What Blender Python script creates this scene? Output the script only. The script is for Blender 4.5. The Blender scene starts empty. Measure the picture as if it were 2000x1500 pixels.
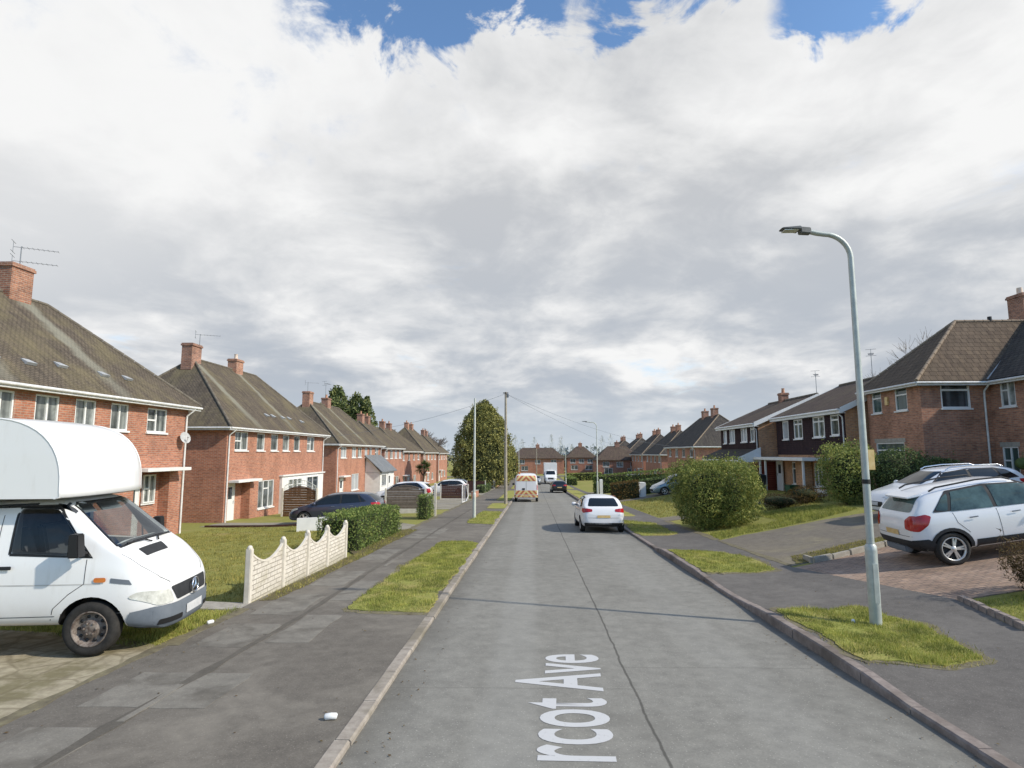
import bpy, bmesh, math, random
import numpy as np
from math import pi, sin, cos, radians, sqrt, atan2, hypot
from mathutils import Vector, Matrix, noise
from mathutils.bvhtree import BVHTree

random.seed(7)
rng = np.random.default_rng(7)
S = bpy.context.scene
COL = S.collection

# ------------------------------------------------------------------ terrain
def sm(a, b, x):
    t = min(1.0, max(0.0, (x - a) / (b - a)))
    return t * t * (3 - 2 * t)

def base_z(y):
    if y < 70: return -0.0304 * y
    t = min(y, 130) - 70
    return -2.128 - 0.0304 * (t - t * t / 120)

def H(x, y):
    z = base_z(y)
    if x < -5: z += -0.25 * sm(5, 15, -x)
    if x > 4: z += 1.2 * sm(4.5, 15.5, x) * (1 - 0.8 * sm(45, 85, y))
    return z

def bump(y, a, b, c, d): return sm(a, b, y) * (1 - sm(c, d, y))
def kerb_right(y):
    return 0.06 + 0.075 * max(bump(y, 6.6, 7.8, 10.6, 11.5), bump(y, 13.4, 14.4, 18.4, 19.4), sm(25, 27, y))
def kerb_left(y): return 0.045 + 0.03 * sm(10, 11.5, y)

XL, XR = -1.65, 3.85
def surf(x, y):
    if x < XL: return H(x, y) + kerb_left(y)
    if x > XR:
        s = sm(4.0, 5.4, x)
        return H(x, y) + kerb_right(y) * (1 - s) + 0.06 * s
    return H(x, y)

# ------------------------------------------------------------------ object helpers
def tag(o, label=None, cat=None, group=None, kind=None):
    if label: o['label'] = label
    if cat: o['category'] = cat
    if group: o['group'] = group
    if kind: o['kind'] = kind
    return o

def empty(name, loc=(0, 0, 0), rz=0.0, parent=None):
    o = bpy.data.objects.new(name, None)
    o.empty_display_size = 0.3
    o.location = loc
    o.rotation_euler = (0, 0, rz)
    COL.objects.link(o)
    if parent: o.parent = parent
    return o

def link_mesh(name, me, parent=None):
    o = bpy.data.objects.new(name, me)
    COL.objects.link(o)
    if parent: o.parent = parent
    return o

def box_uv(me):
    uvl = me.uv_layers.new(name='UVMap')
    n = len(me.loops)
    if n == 0: return
    buf = np.zeros(n * 2)
    vs = [v.co for v in me.vertices]
    Z = Vector((0, 0, 1))
    for p in me.polygons:
        nn = p.normal
        if abs(nn.z) > 0.985 or nn.length < .1:
            h, v = Vector((1, 0, 0)), Vector((0, 1, 0))
        else:
            h = Z.cross(nn).normalized(); v = nn.cross(h)
        for li, vi in zip(p.loop_indices, p.vertices):
            c = vs[vi]
            buf[2 * li] = c.dot(h); buf[2 * li + 1] = c.dot(v)
    uvl.data.foreach_set('uv', buf)

class Fr:
    """wall frame: origin, along, outward normal (up is z)"""
    def __init__(s, O, U, N): s.O, s.U, s.N, s.V = Vector(O), Vector(U), Vector(N), Vector((0, 0, 1))
    def p(s, u, v, n=0.0): return s.O + s.U * u + s.V * v + s.N * n

class MB:
    def __init__(s): s.v = []; s.f = []; s.m = []; s.sm = []
    def add(s, vs, fs, m=0, smooth=False):
        b = len(s.v)
        s.v.extend(tuple(v) for v in vs)
        for f in fs:
            s.f.append([b + i for i in f]); s.m.append(m); s.sm.append(smooth)
    def poly(s, pts, m=0): s.add(pts, [list(range(len(pts)))], m)
    def hexa(s, p, m=0):
        s.add(p, [(0, 3, 2, 1), (4, 5, 6, 7), (0, 1, 5, 4), (1, 2, 6, 5), (2, 3, 7, 6), (3, 0, 4, 7)], m)
    def box(s, a, b, m=0):
        x0, y0, z0 = a; x1, y1, z1 = b
        s.hexa([(x0, y0, z0), (x1, y0, z0), (x1, y1, z0), (x0, y1, z0), (x0, y0, z1), (x1, y0, z1), (x1, y1, z1), (x0, y1, z1)], m)
    def obox(s, fr, u0, u1, v0, v1, n0, n1, m=0):
        s.hexa([fr.p(u0, v0, n0), fr.p(u1, v0, n0), fr.p(u1, v0, n1), fr.p(u0, v0, n1),
                fr.p(u0, v1, n0), fr.p(u1, v1, n0), fr.p(u1, v1, n1), fr.p(u0, v1, n1)], m)
    def prism(s, pts, d, m=0):
        d = Vector(d); n = len(pts)
        a = [Vector(p) for p in pts]; b = [p + d for p in a]
        s.add(a + b, [list(range(n))[::-1], list(range(n, 2 * n))] + [(i, (i + 1) % n, n + (i + 1) % n, n + i) for i in range(n)], m)
    def tube(s, pts, r, seg=8, m=0, caps=True):
        pts = [Vector(p) for p in pts]; n = len(pts)
        rs = r if isinstance(r, (list, tuple)) else [r] * n
        rings = []; up = None
        for i, p in enumerate(pts):
            t = (pts[min(i + 1, n - 1)] - pts[max(i - 1, 0)]).normalized()
            if up is None: up = Vector((0, 0, 1)) if abs(t.z) < .9 else Vector((1, 0, 0))
            a = t.cross(up).normalized(); b = a.cross(t).normalized(); up = b
            rings.append([p + (a * cos(2 * pi * k / seg) + b * sin(2 * pi * k / seg)) * rs[i] for k in range(seg)])
        vs = [q for rg in rings for q in rg]; fs = []
        for i in range(n - 1):
            for k in range(seg):
                k2 = (k + 1) % seg
                fs.append((i * seg + k, i * seg + k2, (i + 1) * seg + k2, (i + 1) * seg + k))
        s.add(vs, fs, m, True)
        if caps:
            s.add(rings[0], [list(range(seg))], m); s.add(rings[-1], [list(range(seg))[::-1]], m)
    def lathe(s, prof, seg=24, axis='y', m=0, smooth=True):
        """prof: (r, h) along axis"""
        vs = []
        for r, h in prof:
            for k in range(seg):
                a = 2 * pi * k / seg
                c, d = r * cos(a), r * sin(a)
                vs.append((c, h, d) if axis == 'y' else (c, d, h))
        fs = []
        for i in range(len(prof) - 1):
            for k in range(seg):
                k2 = (k + 1) % seg
                fs.append((i * seg + k, i * seg + k2, (i + 1) * seg + k2, (i + 1) * seg + k))
        s.add(vs, fs, m, smooth)
    def ball(s, c, r, m=0, nu=10, nv=6):
        c = Vector(c); rx, ry, rz = r if isinstance(r, (tuple, list)) else (r, r, r)
        vs = []
        for j in range(nv + 1):
            t = pi * j / nv
            for k in range(nu):
                a = 2 * pi * k / nu
                vs.append(c + Vector((rx * sin(t) * cos(a), ry * sin(t) * sin(a), rz * cos(t))))
        fs = [(j * nu + k, j * nu + (k + 1) % nu, (j + 1) * nu + (k + 1) % nu, (j + 1) * nu + k) for j in range(nv) for k in range(nu)]
        s.add(vs, fs, m, True)
    def build(s, name, mats, parent=None, bevel=0, uv=True, recalc=True):
        me = bpy.data.meshes.new(name)
        me.from_pydata(s.v, [], s.f)
        if not isinstance(mats, (list, tuple)): mats = [mats]
        for m in mats: me.materials.append(m)
        me.polygons.foreach_set('material_index', s.m)
        me.polygons.foreach_set('use_smooth', s.sm)
        if recalc or bevel:
            bm = bmesh.new(); bm.from_mesh(me)
            if recalc: bmesh.ops.recalc_face_normals(bm, faces=bm.faces)
            if bevel:
                bmesh.ops.bevel(bm, geom=list(bm.edges), offset=bevel, segments=2, affect='EDGES', clamp_overlap=True)
            bm.to_mesh(me); bm.free()
        me.update()
        if uv: box_uv(me)
        return link_mesh(name, me, parent)

# ------------------------------------------------------------------ materials
def newmat(name):
    m = bpy.data.materials.new(name); m.use_nodes = True
    nt = m.node_tree
    return m, nt, nt.nodes['Principled BSDF']
def N(nt, t, **kw):
    n = nt.nodes.new(t)
    for k, v in kw.items():
        if k in n.inputs: n.inputs[k].default_value = v
        else: setattr(n, k, v)
    return n
def ramp(nt, stops):
    r = nt.nodes.new('ShaderNodeValToRGB'); e = r.color_ramp.elements
    while len(e) < len(stops): e.new(0.5)
    for i, (p, c) in enumerate(stops):
        e[i].position = p; e[i].color = (*c, 1) if len(c) == 3 else c
    return r
def mth(nt, op, a, b=None, c=None, clamp=False):
    n = nt.nodes.new('ShaderNodeMath'); n.operation = op; n.use_clamp = clamp
    for i, x in enumerate((a, b, c)):
        if x is None: continue
        if isinstance(x, (int, float)): n.inputs[i].default_value = x
        else: nt.links.new(x, n.inputs[i])
    return n.outputs[0]
def mix(nt, f, a, b, mode='MIX'):
    n = nt.nodes.new('ShaderNodeMix'); n.data_type = 'RGBA'; n.blend_type = mode
    for i, x in ((0, f), (6, a), (7, b)):
        if isinstance(x, (int, float)): n.inputs[i].default_value = x
        elif isinstance(x, tuple): n.inputs[i].default_value = (*x, 1)
        else: nt.links.new(x, n.inputs[i])
    return n.outputs[2]
def sstep(nt, x, a, b):
    n = nt.nodes.new('ShaderNodeMapRange'); n.interpolation_type = 'SMOOTHSTEP'
    n.inputs[1].default_value = a; n.inputs[2].default_value = b
    nt.links.new(x, n.inputs[0]); return n.outputs[0]
def coords(nt, kind='Object', scale=None):
    t = nt.nodes.new('ShaderNodeTexCoord'); o = t.outputs[kind]
    if scale:
        mp = nt.nodes.new('ShaderNodeMapping'); mp.inputs['Scale'].default_value = scale
        nt.links.new(o, mp.inputs[0]); o = mp.outputs[0]
    return o
def tnoise(nt, co, scale, detail=4, rough=.6, dist=0.0, dims='3D'):
    n = nt.nodes.new('ShaderNodeTexNoise'); n.noise_dimensions = dims
    n.inputs['Scale'].default_value = scale; n.inputs['Detail'].default_value = detail
    n.inputs['Roughness'].default_value = rough; n.inputs['Distortion'].default_value = dist
    nt.links.new(co, n.inputs['Vector']); return n.outputs[0]
def bumpn(nt, h, strength, dist, b):
    n = nt.nodes.new('ShaderNodeBump'); n.inputs['Strength'].default_value = strength; n.inputs['Distance'].default_value = dist
    nt.links.new(h, n.inputs['Height']); nt.links.new(n.outputs[0], b.inputs['Normal'])

def plain(name, col, rough=.5, metal=0.0, spec=.5, coat=0.0):
    m, nt, b = newmat(name)
    b.inputs['Base Color'].default_value = (*col, 1); b.inputs['Roughness'].default_value = rough
    b.inputs['Metallic'].default_value = metal; b.inputs['Specular IOR Level'].default_value = spec
    b.inputs['Coat Weight'].default_value = coat; b.inputs['Coat Roughness'].default_value = .03
    return m

def noisy(name, c1, c2, scale=8, rough=.8, bump_s=0, bump_scale=60, c3=None, big=.6, metal=0.0, bd=.01, lo=.32, hi=.68, spec=.3):
    m, nt, b = newmat(name); co = coords(nt)
    n = tnoise(nt, co, scale, 6, .65)
    r = ramp(nt, [(lo, c1), (hi, c2)]); nt.links.new(n, r.inputs[0]); out = r.outputs[0]
    if c3:
        n2 = tnoise(nt, co, big, 5, .6, .4); f = sstep(nt, n2, .45, .68)
        out = mix(nt, f, out, c3)
    nt.links.new(out, b.inputs['Base Color'])
    b.inputs['Roughness'].default_value = rough; b.inputs['Metallic'].default_value = metal
    b.inputs['Specular IOR Level'].default_value = spec
    if bump_s: bumpn(nt, tnoise(nt, co, bump_scale, 4, .7), bump_s, bd, b)
    return m

def brick(name, c1, c2, mortar, dirt=.35, bw=.225, bh=.075, ms=.010, hue=1.0):
    m, nt, b = newmat(name); uv = coords(nt, 'UV'); ob = coords(nt)
    t = N(nt, 'ShaderNodeTexBrick'); t.offset = .5
    nt.links.new(uv, t.inputs['Vector'])
    for k, v in (('Color1', (*c1, 1)), ('Color2', (*c2, 1)), ('Mortar', (*mortar, 1)), ('Scale', 1.0), ('Mortar Size', ms),
                 ('Brick Width', bw), ('Row Height', bh), ('Bias', -.1), ('Mortar Smooth', .2)): t.inputs[k].default_value = v
    big = tnoise(nt, ob, .9, 6, .65)
    r = ramp(nt, [(.3, (1 - dirt,) * 3), (.55, (1, 1, 1)), (.75, (1 + dirt * .35,) * 3)]); nt.links.new(big, r.inputs[0])
    c = mix(nt, 1.0, t.outputs[0], r.outputs[0], 'MULTIPLY')
    fine = tnoise(nt, coords(nt, 'UV', (4.4, 13.3, 1)), 1.0, 2, .5)
    r2 = ramp(nt, [(.3, (.72, .7, .72)), (.5, (1, 1, 1)), (.72, (1.2, 1.12, 1.02))]); nt.links.new(fine, r2.inputs[0])
    c = mix(nt, 1.0, c, r2.outputs[0], 'MULTIPLY')
    oi = N(nt, 'ShaderNodeObjectInfo'); rt = ramp(nt, [(0, (.86, .86, .88)), (.5, (1, 1, 1)), (1, (1.10, 1.04, .98))]); nt.links.new(oi.outputs['Random'], rt.inputs[0])
    c = mix(nt, 1.0, c, rt.outputs[0], 'MULTIPLY')
    # rain staining: pale bloom and dark runs down the wall
    st = tnoise(nt, coords(nt, 'UV', (1.6, .22, 1)), 1.4, 6, .65)
    c = mix(nt, mth(nt, 'MULTIPLY', sstep(nt, st, .56, .74), .28), c, (.55, .45, .38)); c = mix(nt, mth(nt, 'MULTIPLY', sstep(nt, st, .46, .28), .30), c, (.12, .085, .07))
    nt.links.new(c, b.inputs['Base Color']); b.inputs['Roughness'].default_value = .85; b.inputs['Specular IOR Level'].default_value = .25
    bumpn(nt, mth(nt, 'SUBTRACT', 1.0, t.outputs[1]), .5, .006, b)
    return m

def tiles(name, c1, c2, moss, streaks=(), tw=.27, th=.20, mossamt=.5, streakcol=(.30, .295, .235)):
    """roof tiles; streaks: (axis value along the eave in object space) where rain has washed a pale run below a chimney"""
    m, nt, b = newmat(name); uv = coords(nt, 'UV'); ob = coords(nt)
    t = N(nt, 'ShaderNodeTexBrick'); t.offset = .5; nt.links.new(uv, t.inputs['Vector'])
    for k, v in (('Color1', (*c1, 1)), ('Color2', (*c2, 1)), ('Mortar', (*[x * .35 for x in c1], 1)), ('Scale', 1.0), ('Mortar Size', .014),
                 ('Brick Width', tw), ('Row Height', th), ('Mortar Smooth', .6)): t.inputs[k].default_value = v
    n1 = tnoise(nt, ob, .55, 8, .68, .3); f = sstep(nt, n1, .42, .66)
    c = mix(nt, mth(nt, 'MULTIPLY', f, mossamt), t.outputs[0], moss)
    n2 = tnoise(nt, coords(nt, 'UV', (3.5, .5, 1)), 1.6, 5, .6)
    r = ramp(nt, [(.3, (.68, .68, .7)), (.52, (1, 1, 1)), (.75, (1.3, 1.28, 1.2))]); nt.links.new(n2, r.inputs[0])
    c = mix(nt, 1.0, c, r.outputs[0], 'MULTIPLY')
    if streaks:
        sep = N(nt, 'ShaderNodeSeparateXYZ'); nt.links.new(ob, sep.inputs[0])
        wob = tnoise(nt, ob, 1.3, 4, .6)
        tot = None
        for y0, w, z0, zf in streaks:
            d = mth(nt, 'ABSOLUTE', mth(nt, 'ADD', mth(nt, 'SUBTRACT', sep.outputs[1], y0), mth(nt, 'MULTIPLY', mth(nt, 'SUBTRACT', wob, .5), .9)))
            k = mth(nt, 'MULTIPLY', mth(nt, 'SUBTRACT', 1.0, sstep(nt, d, w * .15, w)), sstep(nt, sep.outputs[2], zf, z0))
            tot = k if tot is None else mth(nt, 'MAXIMUM', tot, k)
        c = mix(nt, mth(nt, 'MULTIPLY', tot, .6), c, streakcol)
    nt.links.new(c, b.inputs['Base Color']); b.inputs['Roughness'].default_value = .9; b.inputs['Specular IOR Level'].default_value = .2
    bumpn(nt, mth(nt, 'SUBTRACT', 1.0, t.outputs[1]), .7, .02, b)
    return m

def leafmat(name, c1, c2, c3, trans=.25):
    m, nt, b = newmat(name)
    g = N(nt, 'ShaderNodeNewGeometry'); ob = coords(nt)
    r = ramp(nt, [(0, c1), (.5, c2), (1, c3)]); nt.links.new(g.outputs['Random Per Island'], r.inputs[0])
    n = tnoise(nt, ob, 2.6, 4, .65); r2 = ramp(nt, [(.33, (.5, .55, .5)), (.66, (1.35, 1.28, 1.1))]); nt.links.new(n, r2.inputs[0])
    c = mix(nt, 1.0, r.outputs[0], r2.outputs[0], 'MULTIPLY')
    nt.links.new(c, b.inputs['Base Color']); b.inputs['Roughness'].default_value = .7; b.inputs['Specular IOR Level'].default_value = .2
    tr = N(nt, 'ShaderNodeBsdfTranslucent'); nt.links.new(c, tr.inputs[0])
    mx = N(nt, 'ShaderNodeMixShader'); mx.inputs[0].default_value = trans
    nt.links.new(b.outputs[0], mx.inputs[1]); nt.links.new(tr.outputs[0], mx.inputs[2])
    nt.links.new(mx.outputs[0], nt.nodes['Material Output'].inputs[0])
    return m

def pane_mat(name, dark, light, amount, fold=22.0):
    """window glass: dark room with net curtain folds behind, mirror-like surface"""
    m, nt, b = newmat(name); uv = coords(nt, 'UV')
    oi = N(nt, 'ShaderNodeObjectInfo')
    sep = N(nt, 'ShaderNodeSeparateXYZ'); nt.links.new(uv, sep.inputs[0])
    a = mth(nt, 'ADD', mth(nt, 'MULTIPLY', sep.outputs[0], fold), mth(nt, 'MULTIPLY', oi.outputs['Random'], 30.0))
    w = mth(nt, 'ADD', mth(nt, 'MULTIPLY', mth(nt, 'SINE', a), .5), .5)
    n = tnoise(nt, uv, 1.7, 3, .6)
    f = mth(nt, 'MULTIPLY', mth(nt, 'ADD', .35, mth(nt, 'MULTIPLY', sstep(nt, n, .32, .6), .65)), amount)
    f = mth(nt, 'MULTIPLY', f, mth(nt, 'ADD', mth(nt, 'MULTIPLY', w, .45), .55))
    lvl = mth(nt, 'ADD', .35, mth(nt, 'MULTIPLY', mth(nt, 'FRACT', mth(nt, 'MULTIPLY', oi.outputs['Random'], 7.3)), .75))
    gap = sstep(nt, mth(nt, 'ABSOLUTE', mth(nt, 'SUBTRACT', tnoise(nt, coords(nt, 'UV', (1, .05, 1)), 1.9, 2, .5), .5)), .015, .10)
    f = mth(nt, 'MULTIPLY', mth(nt, 'MULTIPLY', f, lvl), mth(nt, 'ADD', .35, mth(nt, 'MULTIPLY', gap, .65)))
    nt.links.new(mix(nt, f, dark, light), b.inputs['Base Color'])
    b.inputs['Roughness'].default_value = .04; b.inputs['Specular IOR Level'].default_value = .5
    return m

M = {}
M['brick_red'] = brick('brick_red', (.50, .205, .122), (.40, .150, .090), (.42, .32, .25), .28)
M['brick_far'] = brick('brick_far', (.46, .195, .125), (.37, .145, .095), (.40, .31, .25), .3)
M['brick_brown'] = brick('brick_brown', (.56, .275, .17), (.39, .185, .12), (.44, .33, .25), .4)
M['brick_orange'] = brick('brick_orange', (.52, .28, .145), (.42, .21, .115), (.45, .36, .27), .28)
M['brick_chimney'] = brick('brick_chimney', (.42, .20, .13), (.28, .135, .095), (.42, .34, .28), .45)
M['tile_hung'] = tiles('tile_hung', (.050, .028, .030), (.037, .022, .025), (.06, .035, .035), (), .17, .12, .3)
ROOF = dict(c1=(.150, .122, .092), c2=(.112, .092, .072), moss=(.175, .148, .085))
M['tile_council'] = tiles('tile_council', **ROOF, tw=.17, th=.1, mossamt=.6)
M['tile_dark'] = tiles('tile_dark', (.092, .080, .070), (.068, .060, .055), (.11, .10, .07), mossamt=.35)
M['tile_pan'] = tiles('tile_pan', (.15, .112, .08), (.12, .088, .064), (.10, .08, .055), tw=.3, th=.27, mossamt=.35)
M['tile_brown'] = tiles('tile_brown', (.12, .088, .07), (.09, .066, .055), (.13, .105, .07), tw=.3, th=.24, mossamt=.5)
M['tile_slate'] = tiles('tile_slate', (.22, .235, .25), (.18, .195, .21), (.2, .2, .19), tw=.25, th=.2, mossamt=.3)
M['ridge'] = noisy('ridge', (.10, .085, .07), (.19, .165, .125), 4, .9)
M['ridge_pale'] = noisy('ridge_pale', (.2, .15, .11), (.32, .25, .18), 4, .9)
M['lead'] = noisy('lead', (.30, .31, .32), (.46, .47, .47), 5, .6)
M['upvc'] = noisy('upvc', (.72, .72, .70), (.82, .82, .80), 3, .35, spec=.5)
M['gutter'] = noisy('gutter', (.55, .55, .53), (.78, .78, .76), 5, .45)
M['render_white'] = noisy('render_white', (.66, .65, .61), (.78, .77, .74), 2.5, .8)
M['soffit'] = noisy('soffit', (.45, .44, .42), (.6, .59, .56), 4, .7)
M['pane_net'] = pane_mat('pane_net', (.03, .036, .036), (.50, .53, .50), .85)
M['pane_dark'] = pane_mat('pane_dark', (.018, .024, .027), (.16, .18, .19), .7, 9)
M['pane_green'] = pane_mat('pane_green', (.03, .06, .055), (.20, .27, .24), .6, 6)
M['pane_blind'] = pane_mat('pane_blind', (.34, .36, .38), (.55, .57, .58), .9, 40)
M['door_white'] = noisy('door_white', (.74, .74, .72), (.80, .80, .78), 3, .4, spec=.5)
M['concrete'] = noisy('concrete', (.28, .26, .225), (.42, .395, .345), 7, .9, .25, 90)
M['concrete_pale'] = noisy('concrete_pale', (.58, .53, .45), (.72, .67, .58), 6, .9, .3, 120)
M['pot'] = noisy('pot', (.42, .2, .12), (.55, .32, .2), 6, .8)
M['pot_pale'] = noisy('pot_pale', (.6, .47, .36), (.72, .6, .5), 6, .8)
M['wood_brown'] = noisy('wood_brown', (.09, .045, .022), (.17, .085, .04), 6, .8)
M['wood_grey'] = noisy('wood_grey', (.13, .10, .08), (.23, .185, .15), 6, .85)
M['wood_dark'] = noisy('wood_dark', (.045, .022, .018), (.10, .045, .035), 6, .8)
M['wood_red'] = noisy('wood_red', (.16, .035, .025), (.24, .06, .04), 4, .8)
M['wood_pole'] = noisy('wood_pole', (.27, .24, .19), (.42, .37, .29), 7, .85)
M['galv'] = noisy('galv', (.36, .385, .37), (.50, .53, .50), 5, .5, metal=.25, spec=.5)
M['galv_pale'] = noisy('galv_pale', (.50, .52, .47), (.62, .64, .58), 5, .5, metal=.1, spec=.5)
M['aerial'] = plain('aerial', (.23, .24, .25), .4, .6)
M['black'] = plain('black', (.012, .012, .013), .55)
M['rubber'] = noisy('rubber', (.018, .017, .016), (.042, .039, .035), 9, .85)
M['trim_dark'] = noisy('trim_dark', (.022, .023, .025), (.035, .036, .038), 9, .6)
M['trim_grey'] = noisy('trim_grey', (.125, .145, .17), (.165, .185, .21), 4, .6)
M['glass_car'] = plain('glass_car', (.012, .016, .018), .03, 0, .6)
M['glass_green'] = noisy('glass_green', (.02, .035, .034), (.10, .16, .15), 2.3, .05, spec=.6)
M['lamp_clear'] = noisy('lamp_clear', (.42, .42, .37), (.72, .72, .66), 9, .08, spec=.7)
M['lamp_red'] = noisy('lamp_red', (.30, .008, .012), (.48, .02, .02), 9, .1, spec=.7)
M['lamp_amber'] = noisy('lamp_amber', (.5, .13, .03), (.62, .2, .05), 9, .15, spec=.6)
M['plate_yellow'] = noisy('plate_yellow', (.62, .42, .16), (.74, .55, .28), 9, .4)
M['plate_white'] = noisy('plate_white', (.5, .51, .52), (.66, .66, .66), 9, .4)
M['alloy'] = noisy('alloy', (.52, .50, .47), (.68, .66, .62), 7, .3, metal=.5, spec=.5)
M['steel_rust'] = noisy('steel_rust', (.06, .035, .025), (.30, .26, .225), 16, .65, metal=.2)
M['chrome'] = plain('chrome', (.75, .76, .78), .15, 1.0)
def carpaint(name, c, dirt=0.0, rough=.22, metal=0.0, z0=.25, z1=.75):
    m, nt, b = newmat(name)
    out = c
    if dirt:
        co = coords(nt); sep = N(nt, 'ShaderNodeSeparateXYZ'); nt.links.new(co, sep.inputs[0])
        f = mth(nt, 'SUBTRACT', 1.0, sstep(nt, mth(nt, 'ADD', sep.outputs[2], mth(nt, 'MULTIPLY', tnoise(nt, co, 3, 5, .6), .4)), z0 + .2, z1 + .3))
        f2 = mth(nt, 'MULTIPLY', sstep(nt, tnoise(nt, coords(nt, 'Object', (6, 6, 1.2)), 1.2, 6, .65), .5, .75), .35)
        f = mth(nt, 'MULTIPLY', mth(nt, 'MAXIMUM', f, f2), dirt)
        out = mix(nt, f, c, (.38, .33, .26)); nt.links.new(out, b.inputs['Base Color'])
    else: b.inputs['Base Color'].default_value = (*c, 1)
    b.inputs['Roughness'].default_value = rough; b.inputs['Metallic'].default_value = metal
    b.inputs['Coat Weight'].default_value = .6; b.inputs['Coat Roughness'].default_value = .04
    return m
M['paint_van'] = carpaint('paint_van', (.80, .80, .79), .55, .35, 0, .1, .8)
M['paint_white'] = carpaint('paint_white', (.80, .80, .80), .12)
M['paint_white_b'] = carpaint('paint_white_b', (.74, .76, .78), .08)
M['paint_navy'] = carpaint('paint_navy', (.055, .065, .10), .0, .2, .35)
M['paint_black'] = carpaint('paint_black', (.02, .021, .024), .0, .2, .2)
M['paint_silver'] = carpaint('paint_silver', (.36, .39, .42), .0, .25, .5)
M['paint_blue'] = carpaint('paint_blue', (.20, .27, .31), .0, .25, .45)
M['paint_red'] = carpaint('paint_red', (.50, .045, .06), .0, .25)

M['grp'] = carpaint('grp', (.80, .80, .79), .35, .45, 0, -3, -2)
M['trim_mid'] = noisy('trim_mid', (.36, .36, .35), (.5, .5, .49), 6, .6)
# leaves
M['leaf_hedge'] = leafmat('leaf_hedge', (.085, .145, .045), (.175, .245, .075), (.31, .345, .12))
M['leaf_bush'] = leafmat('leaf_bush', (.10, .14, .045), (.24, .29, .085), (.46, .44, .15))
M['leaf_dark'] = leafmat('leaf_dark', (.062, .10, .048), (.115, .165, .07), (.20, .245, .10), .15)
M['leaf_light'] = leafmat('leaf_light', (.14, .19, .065), (.28, .33, .105), (.44, .44, .16))
M['leaf_conifer'] = leafmat('leaf_conifer', (.15, .16, .062), (.275, .27, .10), (.42, .39, .14), .15)
M['leaf_fir'] = leafmat('leaf_fir', (.075, .108, .052), (.14, .175, .07), (.23, .24, .095), .12)
M['leaf_brown'] = leafmat('leaf_brown', (.07, .045, .028), (.13, .09, .05), (.2, .15, .075))
M['leaf_red'] = leafmat('leaf_red', (.09, .05, .022), (.14, .10, .035), (.2, .14, .05))
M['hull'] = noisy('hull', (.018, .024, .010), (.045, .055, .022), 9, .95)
M['margin'] = noisy('margin', (.115, .098, .068), (.215, .19, .115), 7, .95, .4, 60)
M['twig'] = noisy('twig', (.16, .135, .12), (.25, .215, .19), 5, .9)
M['twig_far'] = noisy('twig_far', (.42, .43, .425), (.53, .535, .52), 5, .9)  # pale tone is distance haze put into the twig colour
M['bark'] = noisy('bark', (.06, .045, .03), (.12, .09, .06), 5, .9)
M['far_wood'] = noisy('far_wood', (.20, .23, .25), (.33, .355, .36), .06, .9)  # tree colour lightened to blue grey, painting in the distance haze
M['mid_wood'] = noisy('mid_wood', (.10, .11, .07), (.21, .19, .13), .12, .9)
M['grass_blade'] = leafmat('grass_blade', (.205, .25, .062), (.31, .345, .09), (.50, .46, .17), .3)
M['grass_lawn'] = leafmat('grass_lawn', (.21, .215, .062), (.31, .30, .09), (.46, .39, .15), .3)

def ground_mat(name, g1, g2, brown, bare, big=.35, th=(.5, .7)):
    m, nt, b = newmat(name); co = coords(nt)
    n = tnoise(nt, co, 9, 7, .7); r = ramp(nt, [(.3, g1), (.7, g2)]); nt.links.new(n, r.inputs[0])
    n2 = tnoise(nt, co, big, 6, .6, .5); c = mix(nt, sstep(nt, n2, *th), r.outputs[0], brown)
    n3 = tnoise(nt, co, 2.2, 6, .7); c = mix(nt, mth(nt, 'MULTIPLY', sstep(nt, n3, .58, .74), .7), c, bare)
    nt.links.new(c, b.inputs['Base Color']); b.inputs['Roughness'].default_value = .95; b.inputs['Specular IOR Level'].default_value = .1
    bumpn(nt, tnoise(nt, co, 35, 5, .7), .6, .03, b); return m
M['ground'] = ground_mat('ground', (.20, .205, .058), (.31, .30, .09), (.33, .27, .11), (.26, .21, .11))
M['verge'] = ground_mat('verge', (.21, .225, .06), (.33, .335, .09), (.35, .30, .11), (.27, .22, .11), .9, (.44, .64))
M['soil'] = ground_mat('soil', (.10, .085, .05), (.17, .145, .08), (.14, .14, .05), (.22, .18, .10), .8)

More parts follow.
